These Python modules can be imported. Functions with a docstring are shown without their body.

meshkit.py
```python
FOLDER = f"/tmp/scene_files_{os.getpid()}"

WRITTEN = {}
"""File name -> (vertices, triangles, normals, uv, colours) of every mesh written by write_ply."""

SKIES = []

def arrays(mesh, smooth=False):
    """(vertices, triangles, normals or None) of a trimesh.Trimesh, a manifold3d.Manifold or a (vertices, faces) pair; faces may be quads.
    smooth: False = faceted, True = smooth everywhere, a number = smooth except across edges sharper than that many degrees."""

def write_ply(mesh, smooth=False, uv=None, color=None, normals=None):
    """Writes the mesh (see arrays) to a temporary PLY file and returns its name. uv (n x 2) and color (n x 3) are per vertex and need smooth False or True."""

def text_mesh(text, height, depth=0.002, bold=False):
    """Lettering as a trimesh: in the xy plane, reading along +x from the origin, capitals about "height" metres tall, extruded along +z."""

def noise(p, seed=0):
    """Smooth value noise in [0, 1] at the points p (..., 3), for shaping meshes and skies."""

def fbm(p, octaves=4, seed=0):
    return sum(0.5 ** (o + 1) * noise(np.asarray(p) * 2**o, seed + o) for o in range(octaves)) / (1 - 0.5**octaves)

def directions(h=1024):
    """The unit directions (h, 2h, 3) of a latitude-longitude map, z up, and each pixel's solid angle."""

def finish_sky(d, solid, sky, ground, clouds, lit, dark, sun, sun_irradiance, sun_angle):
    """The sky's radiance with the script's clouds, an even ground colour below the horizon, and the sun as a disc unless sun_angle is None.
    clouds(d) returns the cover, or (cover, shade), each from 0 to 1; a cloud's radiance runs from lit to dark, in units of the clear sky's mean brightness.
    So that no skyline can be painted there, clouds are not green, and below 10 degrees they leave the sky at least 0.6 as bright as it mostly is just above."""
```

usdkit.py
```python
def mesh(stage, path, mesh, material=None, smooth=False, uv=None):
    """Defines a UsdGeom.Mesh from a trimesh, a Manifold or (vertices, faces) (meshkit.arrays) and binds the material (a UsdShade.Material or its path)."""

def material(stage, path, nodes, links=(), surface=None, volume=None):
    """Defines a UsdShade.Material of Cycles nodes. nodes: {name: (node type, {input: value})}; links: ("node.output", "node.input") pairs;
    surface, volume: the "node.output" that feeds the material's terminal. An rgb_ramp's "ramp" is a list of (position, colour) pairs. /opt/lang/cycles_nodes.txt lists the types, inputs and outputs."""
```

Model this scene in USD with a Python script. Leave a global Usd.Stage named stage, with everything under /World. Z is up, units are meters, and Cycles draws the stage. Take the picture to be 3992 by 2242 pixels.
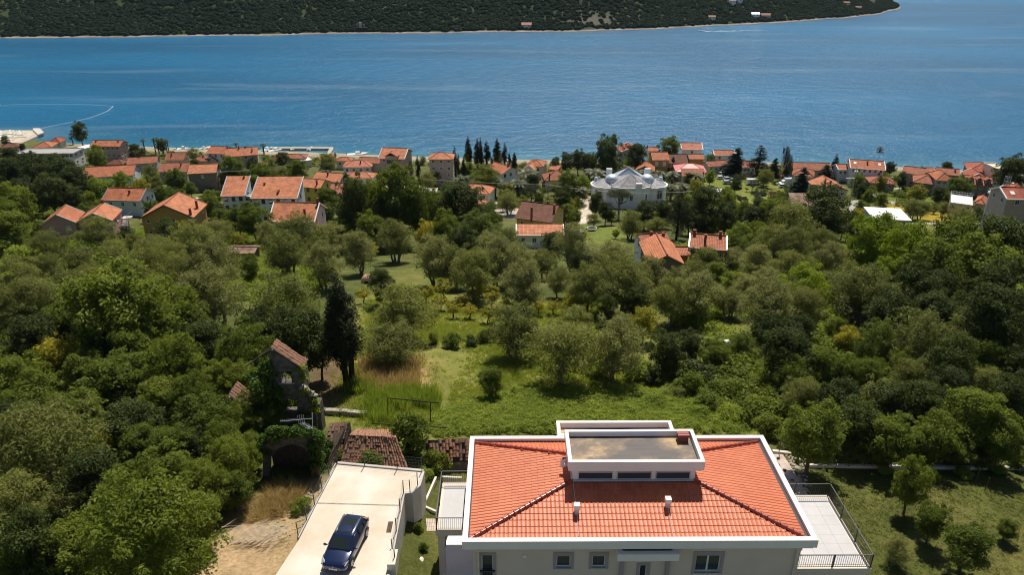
import math, random
import numpy as np
import trimesh, usdkit, meshkit
from pxr import Usd, UsdGeom, UsdLux, UsdShade, Gf, Sdf, Vt
from scipy.interpolate import PchipInterpolator
import shapely.geometry as sg
import shapely

stage = Usd.Stage.CreateInMemory()
UsdGeom.SetStageUpAxis(stage, 'Z')
UsdGeom.SetStageMetersPerUnit(stage, 1.0)
WORLD = UsdGeom.Xform.Define(stage, '/World')
UsdGeom.Scope.Define(stage, '/World/Looks')
LK = '/World/Looks/'

# ------------------------------------------------------------------ camera, sky, sun, exposure
PITCH, FPX, CAMZ = 24.9, 2830.0, 86.0
cam = UsdGeom.Camera.Define(stage, '/World/camera')
cam.CreateHorizontalApertureAttr(36.0)
cam.CreateVerticalApertureAttr(36.0 * 2242 / 3992)
cam.CreateFocalLengthAttr(36.0 * FPX / 3992)
cam.CreateClippingRangeAttr((0.5, 40000))
cam.CreateExposureAttr(0.2)
cam.AddTranslateOp().Set((0, 0, CAMZ))
cam.AddRotateXOp().Set(90 - PITCH)

SUN_EL, SUN_AZ = math.radians(60), math.radians(11)     # azimuth from +y towards +x
SUNV = np.array([math.sin(SUN_AZ) * math.cos(SUN_EL), math.cos(SUN_AZ) * math.cos(SUN_EL), math.sin(SUN_EL)])
usdkit.material(stage, LK + 'sky_material', {
    's': ('sky_texture', {'sky_type': 'single_scattering', 'sun_disc': False, 'sun_elevation': SUN_EL, 'sun_rotation': SUN_AZ,
                          'altitude': 100.0, 'air_density': 1.0, 'aerosol_density': 0.8, 'ozone_density': 1.5}),
    'b': ('background_shader', {'strength': 0.055})}, [('s.color', 'b.color')], surface='b.background')
dome = UsdLux.DomeLight.Define(stage, '/World/sky')
UsdShade.MaterialBindingAPI.Apply(dome.GetPrim()).Bind(UsdShade.Material.Get(stage, LK + 'sky_material'))
dome.GetPrim().SetCustomDataByKey('kind', 'structure')
sun = UsdLux.DistantLight.Define(stage, '/World/sun')
sun.CreateIntensityAttr(1.25); sun.CreateAngleAttr(0.53); sun.CreateColorAttr((1.0, 0.93, 0.82))
sun.CreateNormalizeAttr(True)
_q = Gf.Rotation(Gf.Vec3d(0, 0, 1), Gf.Vec3d(*map(float, SUNV))).GetQuat()
sun.AddOrientOp().Set(Gf.Quatf(_q))

# ------------------------------------------------------------------ picking points of the place
TH = math.radians(PITCH)
CAM = np.array([0, 0, CAMZ])
FW = np.array([0, math.cos(TH), -math.sin(TH)]); UP = np.array([0, math.sin(TH), math.cos(TH)])
def ray(X, Y):
    return FW + np.array([(X - 1996) / FPX, 0, 0]) - UP * ((Y - 1121) / FPX)
def P(X, Y, z):
    r = ray(X, Y)
    return CAM + r * ((z - CAMZ) / r[2])
def proj(p):
    q = np.asarray(p, float) - CAM
    d = q @ FW
    return 1996 + FPX * q[..., 0] / d, 1121 - FPX * (q @ UP) / d, d

_pl = PchipInterpolator([-80, 0, 20, 30, 45, 60, 90, 150, 200, 265, 312, 320, 332, 345, 400], [66, 54, 52.2, 51.6, 49.2, 46, 40, 25, 15, 4.6, 1.4, 0.5, -1.2, -4, -8])
_pr = PchipInterpolator([-80, 0, 20, 30, 45, 60, 90, 150, 200, 265, 312, 320, 332, 345, 400], [60, 51, 49.6, 49.2, 48.2, 45.2, 40, 25, 15, 4.6, 1.4, 0.5, -1.2, -4, -8])
_coast = PchipInterpolator([-420, -260, -205, -120, 12, 100, 160, 215, 300, 420], [372, 360, 347, 336, 319, 316, 309, 298, 285, 270])
def smooth(a, b, x):
    t = np.clip((x - a) / (b - a), 0, 1)
    return t * t * (3 - 2 * t)
def ground(x, y):
    x = np.asarray(x, float); y = np.asarray(y, float)
    xs = np.clip(x, -420, 420)
    ys = _coast(xs)
    u = np.where(y > 150, 150 + (y - 150) * 170 / (ys - 150), y)
    u = np.clip(u, -80, 400)
    k = smooth(-8.2, -6.6, x)
    z = _pl(u) * (1 - k) + _pr(u) * k
    p = np.stack([x * 0.06, y * 0.06, 0 * x + 3.1], -1)
    bump = (meshkit.fbm(p, 3, 5) - 0.5) * 2.2 * smooth(48, 75, y) * (1 - smooth(255, 300, u))
    return z + bump
def G(X, Y, h=0.0):
    r = ray(X, Y)
    t = np.linspace(25, 700, 2400)
    q = CAM + r * t[:, None]
    gz = ground(q[:, 0], q[:, 1]) + h
    below = np.nonzero(q[:, 2] < gz)[0]
    if not len(below):
        return q[-1]
    i = max(below[0], 1)
    a, b = q[i - 1, 2] - gz[i - 1], gz[i] - q[i, 2]
    return q[i - 1] + (q[i] - q[i - 1]) * (a / (a + b + 1e-9))

# ------------------------------------------------------------------ prim helpers
_used = {}
def numbered(parent, name):
    k = (parent, name); n = _used.get(k, -1) + 1; _used[k] = n
    return f'{parent}/{name}' + (f'_{n:03d}' if n else '')
def tag(p, label=None, cat=None, group=None, kind=None):
    prim = p.GetPrim() if hasattr(p, 'GetPrim') else p
    for k, v in (('label', label), ('category', cat), ('group', group), ('kind', kind)):
        if v: prim.SetCustomDataByKey(k, v)
    return prim
def thing(name, label, cat, loc=(0, 0, 0), rz=0.0, group=None, kind=None, scale=None):
    x = UsdGeom.Xform.Define(stage, numbered('/World', name))
    x.AddTranslateOp().Set(Gf.Vec3d(*map(float, loc)))
    if rz: x.AddRotateZOp().Set(math.degrees(rz))
    if scale is not None: x.AddScaleOp().Set(Gf.Vec3f(*map(float, scale)))
    return tag(x, label, cat, group, kind)

class MB:
    """collects faces of one mesh"""
    def __init__(s): s.v = []; s.f = []; s.n = 0; s.uv = []
    def add(s, v, f, uv=None):
        v = np.asarray(v, float).reshape(-1, 3); f = np.asarray(f, int)
        if f.ndim == 2 and f.shape[1] == 4: f = np.vstack([f[:, [0, 1, 2]], f[:, [0, 2, 3]]])
        s.v.append(v); s.f.append(f + s.n); s.n += len(v)
        s.uv.append(np.zeros((len(v), 2)) if uv is None else np.asarray(uv, float))
        return s
    def tm(s, m): return s.add(m.vertices, m.faces)
    def box(s, lo, hi, M=None, bev=0):
        lo = np.minimum(lo, hi); hi = np.maximum(np.asarray(lo, float), hi)
        x0, y0, z0 = lo; x1, y1, z1 = hi
        v = np.array([[x0, y0, z0], [x1, y0, z0], [x1, y1, z0], [x0, y1, z0], [x0, y0, z1], [x1, y0, z1], [x1, y1, z1], [x0, y1, z1]])
        if M is not None: v = v @ np.asarray(M)[:3, :3].T + np.asarray(M)[:3, 3]
        return s.add(v, [[0, 3, 2, 1], [4, 5, 6, 7], [0, 1, 5, 4], [1, 2, 6, 5], [2, 3, 7, 6], [3, 0, 4, 7]])
    def quad(s, a, b, c, d, uv=None): return s.add([a, b, c, d], [[0, 1, 2, 3]], uv)
    def poly(s, pts, uv=None):
        n = len(pts); return s.add(pts, [[0, i, i + 1] for i in range(1, n - 1)], uv)
    def prism(s, pts2, z0, z1):
        p = sg.Polygon(pts2)
        m = trimesh.creation.extrude_polygon(sg.polygon.orient(p), z1 - z0, engine='earcut')
        m.apply_translation([0, 0, z0]); return s.tm(m)
    def slab(s, pts, th):
        """planar polygon given a thickness downwards"""
        p = np.asarray(pts, float); n = len(p); q = p - [0, 0, th]
        f = [[0, i, i + 1] for i in range(1, n - 1)] + [[n, n + i + 1, n + i] for i in range(1, n - 1)]
        for i in range(n):
            j = (i + 1) % n; f += [[i, n + i, n + j], [i, n + j, j]]
        return s.add(np.vstack([p, q]), f)
    def tube(s, pts, rad, sides=6, caps=True):
        p = np.asarray(pts, float); r = np.broadcast_to(np.asarray(rad, float), (len(p),))
        t = np.gradient(p, axis=0); t /= np.linalg.norm(t, axis=1, keepdims=True) + 1e-12
        ref = np.where(np.abs(t[:, 2:]) < 0.9, [0, 0, 1.0], [1.0, 0, 0])
        a = np.cross(t, ref); a /= np.linalg.norm(a, axis=1, keepdims=True) + 1e-12
        b = np.cross(t, a); an = np.arange(sides) * 2 * np.pi / sides
        v = p[:, None] + r[:, None, None] * (np.cos(an)[None, :, None] * a[:, None] + np.sin(an)[None, :, None] * b[:, None])
        v = v.reshape(-1, 3); f = []
        for i in range(len(p) - 1):
            for j in range(sides):
                k = (j + 1) % sides
                f += [[i * sides + j, i * sides + k, (i + 1) * sides + k], [i * sides + j, (i + 1) * sides + k, (i + 1) * sides + j]]
        if caps:
            e = (len(p) - 1) * sides
            f += [[0, j + 1, j] for j in range(1, sides - 1)] + [[e, e + j, e + j + 1] for j in range(1, sides - 1)]
        return s.add(v, f)
    def cyl(s, c, r, h, sides=12, r2=None):
        c = np.asarray(c, float); return s.tube([c, c + [0, 0, h]], [r, r if r2 is None else r2], sides)
    def ball(s, c, r, sub=1, sc=(1, 1, 1)):
        m = trimesh.creation.icosphere(sub, 1.0); return s.add(m.vertices * r * np.asarray(sc) + c, m.faces)
    def arr(s): return np.vstack(s.v), np.vstack(s.f)
    def build(s, name, mat, parent=None, smooth=False, uv=False, path=None):
        par = '/World' if parent is None else str(parent.GetPath())
        v, f = s.arr()
        u = np.vstack(s.uv) if uv else None
        m = usdkit.mesh(stage, path or numbered(par, name), (v, f), M[mat] if isinstance(mat, str) else mat, smooth=False if uv else smooth, uv=u)
        m.CreateDoubleSidedAttr(True)
        return m.GetPrim()

def fan_uv(pts, o, ux, uy):
    p = np.asarray(pts, float) - o
    return np.stack([p @ ux, p @ uy], 1)

# ------------------------------------------------------------------ materials
M = {}
def mat(name, nodes, links, surface, volume=None):
    M[name] = usdkit.material(stage, LK + name, nodes, links, surface=surface, volume=volume); return M[name]
def plain(name, col, rough=0.6, spec=0.4, metal=0.0, var=0.0, scale=3.0, bump=0.0, coat=0.0, col2=None, detail=4.0, bscale=None):
    """a principled surface whose colour drifts with noise"""
    n = {'p': ('principled_bsdf', {'roughness': rough, 'specular_ior_level': spec, 'metallic': metal, 'base_color': col, 'coat_weight': coat, 'coat_roughness': 0.05})}
    l = []
    if var or col2 is not None or bump:
        n['g'] = ('geometry', {})
        n['t'] = ('noise_texture', {'scale': scale, 'detail': detail, 'roughness': 0.6}); l.append(('g.position', 't.vector'))
        c2 = col2 if col2 is not None else [c * (1 - var) for c in col]
        c1 = col if col2 is not None else [min(1, c * (1 + var)) for c in col]
        n['r'] = ('rgb_ramp', {'ramp': [(0.32, c2), (0.68, c1)]}); l += [('t.fac', 'r.fac'), ('r.color', 'p.base_color')]
        if bump:
            n['t2'] = ('noise_texture', {'scale': bscale or scale * 6, 'detail': 3.0}); l.append(('g.position', 't2.vector'))
            n['b'] = ('bump', {'strength': 1.0, 'distance': bump}); l += [('t2.fac', 'b.height'), ('b.normal', 'p.normal')]
    return mat(name, n, l, 'p.BSDF')
def leaf(name, a, b, trans=0.3, rough=0.5, vscale=1.2, spec=0.14, third=None):
    """foliage: two tones mixed by each plant's own random number and by noise through the crown"""
    n = {'g': ('geometry', {}), 'o': ('object_info', {}), 't': ('noise_texture', {'scale': vscale, 'detail': 3.0}),
         'a': ('math', {'math_type': 'multiply_add', 'value2': 0.9, 'value3': -0.22}), 'c': ('math', {'math_type': 'multiply_add', 'value2': 0.5}),
         'r': ('rgb_ramp', {'ramp': [(0.05, b), (0.5, [(x + y) / 2 for x, y in zip(a, b)]), (0.95, a)]}),
         'p': ('principled_bsdf', {'roughness': rough, 'specular_ior_level': spec}), 'h': ('hsv', {'saturation': 1.08, 'value': 1.5}),
         'tr': ('translucent_bsdf', {}), 'm': ('mix_closure', {'fac': trans})}
    l = [('g.position', 't.vector'), ('t.fac', 'a.value1'), ('o.random', 'c.value1'), ('a.value', 'c.value3'), ('c.value', 'r.fac'),
         ('r.color', 'p.base_color'), ('r.color', 'h.color'), ('h.color', 'tr.color'), ('p.BSDF', 'm.closure1'), ('tr.BSDF', 'm.closure2')]
    return mat(name, n, l, 'm.closure')
def tiles(name, a, b, dark, rough=0.7, row=0.36, col=0.3):
    """clay tile courses for roofs too far away to tell the tiles apart"""
    n = {'u': ('uvmap', {'attribute': 'st'}), 'k': ('brick_texture', {'scale': 1.0, 'brick_width': col, 'row_height': row, 'mortar_size': 0.035, 'mortar_smooth': 0.6, 'color1': a, 'color2': b, 'mortar': dark, 'offset': 0.0, 'bias': 0.0}),
         'g': ('geometry', {}), 't': ('noise_texture', {'scale': 0.7, 'detail': 6.0, 'roughness': 0.65}), 't2': ('noise_texture', {'scale': 5.0, 'detail': 2.0}),
         'r': ('rgb_ramp', {'ramp': [(0.3, (0.62, 0.6, 0.58)), (0.62, (1.12, 1.08, 1.05))]}), 'mm': ('mix', {'mix_type': 'multiply', 'fac': 1.0}),
         'r2': ('rgb_ramp', {'ramp': [(0.35, (0.8, 0.8, 0.8)), (0.7, (1.12, 1.12, 1.12))]}), 'm3': ('mix', {'mix_type': 'multiply', 'fac': 1.0}),
         'b': ('bump', {'strength': 1.0, 'distance': 0.05, 'invert': True}), 'p': ('principled_bsdf', {'roughness': rough, 'specular_ior_level': 0.3})}
    l = [('u.UV', 'k.vector'), ('g.position', 't.vector'), ('g.position', 't2.vector'), ('t.fac', 'r.fac'), ('k.color', 'mm.color1'), ('r.color', 'mm.color2'), ('t2.fac', 'r2.fac'),
         ('mm.color', 'm3.color1'), ('r2.color', 'm3.color2'), ('m3.color', 'p.base_color'), ('k.fac', 'b.height'), ('b.normal', 'p.normal')]
    return mat(name, n, l, 'p.BSDF')

tiles('tile_orange', (0.59, 0.215, 0.10), (0.50, 0.17, 0.08), (0.28, 0.09, 0.045))
tiles('tile_light', (0.68, 0.27, 0.13), (0.61, 0.23, 0.11), (0.36, 0.12, 0.06))
tiles('tile_red', (0.46, 0.125, 0.065), (0.40, 0.105, 0.055), (0.24, 0.06, 0.03))
tiles('tile_old', (0.48, 0.18, 0.09), (0.37, 0.13, 0.07), (0.17, 0.06, 0.035))
tiles('tile_brown', (0.25, 0.095, 0.05), (0.18, 0.07, 0.04), (0.10, 0.04, 0.025))
tiles('tile_pinkish', (0.66, 0.26, 0.17), (0.56, 0.2, 0.12), (0.38, 0.13, 0.08))
tiles('slate_grey', (0.44, 0.43, 0.46), (0.36, 0.35, 0.38), (0.22, 0.22, 0.24), row=0.5, col=0.5)
plain('zinc', (0.52, 0.57, 0.62), 0.45, 0.5, 0.3, 0.15, 0.6)
plain('pink_sheet', (0.62, 0.22, 0.21), 0.5, 0.4, 0, 0.1, 0.5)
plain('white_wall', (0.74, 0.73, 0.71), 0.8, 0.3, 0, 0.06, 0.5)
plain('white_paint', (0.80, 0.79, 0.77), 0.6, 0.4, 0, 0.03, 0.8)
plain('blue_wall', (0.60, 0.67, 0.72), 0.8, 0.3, 0, 0.06, 0.5)
plain('pink_wall', (0.46, 0.27, 0.26), 0.8, 0.3, 0, 0.08, 0.5)
plain('coral_wall', (0.52, 0.16, 0.12), 0.8, 0.3, 0, 0.08, 0.5)
plain('ochre_wall', (0.48, 0.29, 0.08), 0.8, 0.3, 0, 0.07, 0.5)
plain('yellow_wall', (0.46, 0.36, 0.07), 0.8, 0.3, 0, 0.07, 0.5)
plain('gold_wall', (0.50, 0.32, 0.09), 0.8, 0.3, 0, 0.07, 0.5)
plain('cream_wall', (0.66, 0.60, 0.46), 0.8, 0.3, 0, 0.06, 0.5)
plain('beige_wall', (0.46, 0.35, 0.27), 0.8, 0.3, 0, 0.07, 0.5)
plain('grey_wall', (0.36, 0.35, 0.34), 0.85, 0.3, 0, 0.12, 0.5)
plain('dark_wall', (0.20, 0.16, 0.13), 0.85, 0.3, 0, 0.15, 0.5)
plain('concrete', (0.50, 0.47, 0.43), 0.85, 0.3, 0, 0.1, 0.7, 0.004)
plain('grey_flat_roof', (0.34, 0.33, 0.32), 0.85, 0.3, 0, 0.12, 0.3)
plain('white_flat_roof', (0.76, 0.75, 0.74), 0.75, 0.3, 0, 0.05, 0.4)
plain('chimney_brick', (0.24, 0.07, 0.045), 0.8, 0.3, 0, 0.2, 3.0)
plain('soffit_wood', (0.13, 0.08, 0.05), 0.8, 0.3)
plain('white_metal', (0.72, 0.73, 0.74), 0.4, 0.5)
plain('grey_metal', (0.35, 0.36, 0.37), 0.45, 0.5, 0.5)
plain('dark_metal', (0.035, 0.037, 0.04), 0.45, 0.5)
plain('pane_dark', (0.035, 0.042, 0.05), 0.08, 0.6)
plain('shutter', (0.35, 0.45, 0.46), 0.6, 0.4)
plain('frame_brown', (0.11, 0.05, 0.03), 0.6, 0.4)
plain('frame_white', (0.72, 0.72, 0.70), 0.5, 0.4)
plain('trim_mauve', (0.36, 0.30, 0.32), 0.75, 0.3)
plain('rust', (0.34, 0.24, 0.19), 0.85, 0.3, 0.2, 0, 0.6, col2=(0.14, 0.07, 0.045))
plain('bark', (0.10, 0.075, 0.055), 0.9, 0.2, 0, 0.3, 4.0)
plain('bark_grey', (0.17, 0.15, 0.125), 0.9, 0.2, 0, 0.3, 4.0)
plain('bark_dark', (0.035, 0.026, 0.02), 0.9, 0.2, 0, 0.3, 4.0)
plain('stone_old', (0.19, 0.165, 0.135), 0.95, 0.2, 0, 0, 2.2, 0.05, col2=(0.07, 0.062, 0.05), bscale=5.0)
plain('stone_pale', (0.42, 0.38, 0.31), 0.95, 0.2, 0, 0, 2.5, 0.03, col2=(0.22, 0.19, 0.15), bscale=6.0)
plain('quay_stone', (0.42, 0.38, 0.31), 0.9, 0.2, 0, 0.12, 0.4)
plain('asphalt_pale', (0.34, 0.32, 0.29), 0.9, 0.2, 0, 0.12, 0.5)
plain('red_paint', (0.45, 0.04, 0.06), 0.5, 0.5)
plain('clay_dome', (0.46, 0.30, 0.19), 0.9, 0.2, 0, 0.15, 0.8)
plain('wire', (0.22, 0.22, 0.21), 0.5, 0.4)
plain('blue_fabric', (0.03, 0.12, 0.35), 0.7, 0.3)
leaf('leaf_olive', (0.26, 0.275, 0.068), (0.11, 0.125, 0.032), 0.32, 0.65)
leaf('leaf_olive_pale', (0.33, 0.335, 0.11), (0.15, 0.16, 0.05), 0.32, 0.65)
leaf('leaf_broad', (0.21, 0.245, 0.034), (0.075, 0.110, 0.018), 0.4, 0.55)
leaf('leaf_dark', (0.095, 0.122, 0.026), (0.038, 0.055, 0.015), 0.35, 0.5)
leaf('leaf_lime', (0.27, 0.33, 0.03), (0.13, 0.185, 0.02), 0.42, 0.5)
leaf('leaf_citrus', (0.40, 0.35, 0.04), (0.19, 0.20, 0.028), 0.38, 0.45)
leaf('leaf_cypress', (0.050, 0.060, 0.020), (0.020, 0.027, 0.011), 0.12, 0.7, 0.8)
leaf('leaf_conifer', (0.042, 0.058, 0.028), (0.017, 0.027, 0.016), 0.1, 0.6, 0.8)
leaf('leaf_pine', (0.062, 0.078, 0.026), (0.024, 0.036, 0.013), 0.15, 0.6)
leaf('leaf_palm', (0.14, 0.15, 0.072), (0.055, 0.07, 0.028), 0.2, 0.4)
leaf('leaf_weed', (0.31, 0.355, 0.055), (0.17, 0.23, 0.035), 0.42, 0.55, 0.35)
leaf('leaf_pink', (0.26, 0.13, 0.09), (0.12, 0.09, 0.04), 0.3, 0.5)
leaf('leaf_canopy', (0.040, 0.066, 0.030), (0.020, 0.038, 0.022), 0.15, 0.8, 0.012)
leaf('grass_green', (0.36, 0.385, 0.07), (0.22, 0.27, 0.045), 0.35, 0.6, 0.12)
leaf('lawn_blades', (0.13, 0.155, 0.032), (0.075, 0.10, 0.022), 0.3, 0.6, 0.12)
leaf('grass_dry', (0.50, 0.37, 0.16), (0.30, 0.23, 0.09), 0.35, 0.7, 0.25)
leaf('grass_reed', (0.30, 0.36, 0.055), (0.17, 0.235, 0.035), 0.35, 0.6, 0.25)

# ground: its own land cover per vertex, broken up with noise at several sizes
mat('soil', {'c': ('attribute', {'attribute': 'cover'}), 'g': ('geometry', {}),
             't': ('noise_texture', {'scale': 0.35, 'detail': 8.0, 'roughness': 0.7}), 't2': ('noise_texture', {'scale': 4.0, 'detail': 5.0, 'roughness': 0.7}),
             'r': ('rgb_ramp', {'ramp': [(0.3, (0.62, 0.66, 0.6)), (0.7, (1.3, 1.22, 1.2))]}), 'r2': ('rgb_ramp', {'ramp': [(0.3, (0.66, 0.66, 0.66)), (0.7, (1.22, 1.22, 1.22))]}),
             'm1': ('mix', {'mix_type': 'multiply', 'fac': 1.0}), 'm2': ('mix', {'mix_type': 'multiply', 'fac': 1.0}),
             'b': ('bump', {'strength': 1.0, 'distance': 0.12}), 'p': ('principled_bsdf', {'roughness': 0.95, 'specular_ior_level': 0.1})},
    [('g.position', 't.vector'), ('g.position', 't2.vector'), ('t.fac', 'r.fac'), ('t2.fac', 'r2.fac'), ('c.color', 'm1.color1'), ('r.color', 'm1.color2'),
     ('m1.color', 'm2.color1'), ('r2.color', 'm2.color2'), ('m2.color', 'p.base_color'), ('t2.fac', 'b.height'), ('b.normal', 'p.normal')], 'p.BSDF')

# sea: dark teal water, wind ripples in three sizes, smoother slicks drawn out along the wind
mat('sea_water', {
    'g': ('geometry', {}), 'm1': ('mapping', {'scale': (0.55, 0.85, 0.5), 'rotation': (0, 0, 0.25)}), 'w1': ('noise_texture', {'scale': 1.0, 'detail': 3.0, 'roughness': 0.6}),
    'm2': ('mapping', {'scale': (0.07, 0.16, 0.1), 'rotation': (0, 0, -0.15)}), 'w2': ('noise_texture', {'scale': 1.0, 'detail': 5.0, 'roughness': 0.65, 'distortion': 0.4}),
    'ms': ('mapping', {'scale': (0.0035, 0.026, 0.02), 'rotation': (0, 0, 0.06)}), 's': ('noise_texture', {'scale': 1.0, 'detail': 4.0, 'roughness': 0.55, 'distortion': 0.5}),
    'rs': ('rgb_ramp', {'ramp': [(0.0, (0.0, 0.0, 0.0)), (0.57, (0.03, 0.03, 0.03)), (0.66, (1, 1, 1))]}),
    'mb': ('mapping', {'scale': (0.0022, 0.006, 0.01)}), 'nb': ('noise_texture', {'scale': 1.0, 'detail': 3.0}),
    'rb': ('rgb_ramp', {'ramp': [(0.35, (0.0, 0.088, 0.195)), (0.65, (0.002, 0.130, 0.278))]}),
    'fo': ('mapping', {'scale': (0.12, 0.35, 0.2)}), 'nf': ('noise_texture', {'scale': 1.0, 'detail': 6.0, 'roughness': 0.75}),
    'rf': ('rgb_ramp', {'ramp': [(0.70, (0, 0, 0)), (0.76, (1, 1, 1))]}), 'sh': ('attribute', {'attribute': 'shoal'}),
    'mixs': ('mix', {'mix_type': 'mix', 'color2': (0.05, 0.20, 0.20)}), 'mixf': ('mix', {'mix_type': 'mix', 'color2': (0.55, 0.60, 0.62)}), 'ff': ('math', {'math_type': 'multiply', 'value2': 0.35}),
    'mixk': ('mix', {'mix_type': 'mix', 'color2': (0.26, 0.36, 0.42)}), 'kk': ('math', {'math_type': 'multiply', 'value2': 0.16}),
    'h': ('math', {'math_type': 'multiply_add', 'value2': 2.6}),
    'b': ('bump', {'strength': 1.0, 'distance': 0.55}),
    'p': ('principled_bsdf', {'roughness': 0.30, 'specular_ior_level': 0.5, 'ior': 1.33})},
    [('g.position', 'm1.vector'), ('m1.vector', 'w1.vector'), ('g.position', 'm2.vector'), ('m2.vector', 'w2.vector'), ('g.position', 'ms.vector'), ('ms.vector', 's.vector'), ('s.fac', 'rs.fac'),
     ('g.position', 'mb.vector'), ('mb.vector', 'nb.vector'), ('nb.fac', 'rb.fac'), ('g.position', 'fo.vector'), ('fo.vector', 'nf.vector'), ('nf.fac', 'rf.fac'),
     ('rb.color', 'mixs.color1'), ('sh.fac', 'mixs.fac'), ('mixs.color', 'mixk.color1'), ('rs.color', 'kk.value1'), ('kk.value', 'mixk.fac'), ('mixk.color', 'mixf.color1'), ('rf.color', 'ff.value1'), ('ff.value', 'mixf.fac'), ('mixf.color', 'p.base_color'),
     ('w2.fac', 'h.value1'), ('w1.fac', 'h.value3'), ('h.value', 'b.height'), ('b.normal', 'p.normal')], 'p.BSDF')
# ------------------------------------------------------------------ ground, sea, far hills
def WP(px):
    return sg.Polygon([tuple(G(X, Y)[:2]) for X, Y in px])
COVER = [  # (polygon in world, colour, softness in metres)
    (WP([(-40, 760), (480, 775), (520, 830), (300, 890), (-40, 890)]), (0.10, 0.145, 0.032)),
    (WP([(-40, 1000), (200, 960), (420, 965), (420, 1030), (-40, 1060)]), (0.085, 0.125, 0.03)),
    (WP([(690, 725), (860, 715), (900, 790), (740, 800)]), (0.13, 0.15, 0.04)),
    (WP([(940, 1180), (960, 1095), (1190, 1090), (1230, 1150), (1130, 1185), (1000, 1200)]), (0.155, 0.175, 0.042)),
    (WP([(1270, 1500), (1385, 1340), (1400, 1180), (1560, 1100), (1800, 1160), (2100, 1190), (2450, 1170), (2560, 1260), (2480, 1420), (2650, 1500), (3000, 1560), (3050, 1700), (2700, 1680), (2200, 1640), (1830, 1690), (1480, 1720), (1300, 1640)]), (0.185, 0.195, 0.05)),
    (WP([(1500, 1060), (1620, 1050), (1650, 1110), (1520, 1110)]), (0.14, 0.15, 0.04)),
    (WP([(2700, 1270), (2900, 1270), (3000, 1400), (2960, 1520), (2700, 1480)]), (0.12, 0.145, 0.034)),
    (WP([(2240, 880), (2420, 885), (2420, 950), (2230, 940)]), (0.15, 0.185, 0.04)),
    (WP([(2750, 655), (3110, 690), (3090, 760), (3050, 830), (2820, 830), (2740, 720)]), (0.17, 0.20, 0.045)),
    (WP([(3410, 745), (3600, 745), (3660, 800), (3470, 800)]), (0.13, 0.165, 0.035)),
    (WP([(3450, 800), (3530, 806), (3525, 820), (3450, 816)]), (0.36, 0.27, 0.03)),
    (WP([(3590, 840), (3660, 825), (3745, 850), (3740, 868), (3600, 860)]), (0.34, 0.255, 0.03)),
    (WP([(3560, 868), (3780, 882), (3800, 905), (3560, 900)]), (0.16, 0.16, 0.05)),
    (WP([(1640, 735), (1790, 735), (1800, 775), (1640, 770)]), (0.48, 0.42, 0.36)),
    (WP([(1890, 800), (2020, 805), (2010, 850), (1950, 850)]), (0.52, 0.42, 0.32)),
    (WP([(2250, 765), (2320, 765), (2300, 870), (2255, 870)]), (0.62, 0.55, 0.46)),
    (WP([(1370, 1420), (1480, 1385), (1640, 1410), (1640, 1500), (1500, 1530), (1380, 1510)]), (0.36, 0.25, 0.115)),
    (WP([(1240, 1420), (1310, 1400), (1330, 1560), (1240, 1580)]), (0.15, 0.105, 0.06)),
]
_p = [P(X, Y, 51.2)[:2] for X, Y in [(760, 2260), (960, 1960), (1180, 1840), (1330, 1800), (1230, 1990), (1100, 2260)]]
COVER.append((sg.Polygon(_p), (0.44, 0.315, 0.18)))
COVER.append((sg.Polygon([P(X, Y, 50.8)[:2] for X, Y in [(1010, 1930), (1230, 1840), (1260, 1900), (1150, 2030), (1000, 2040)]]), (0.34, 0.255, 0.13)))
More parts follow.
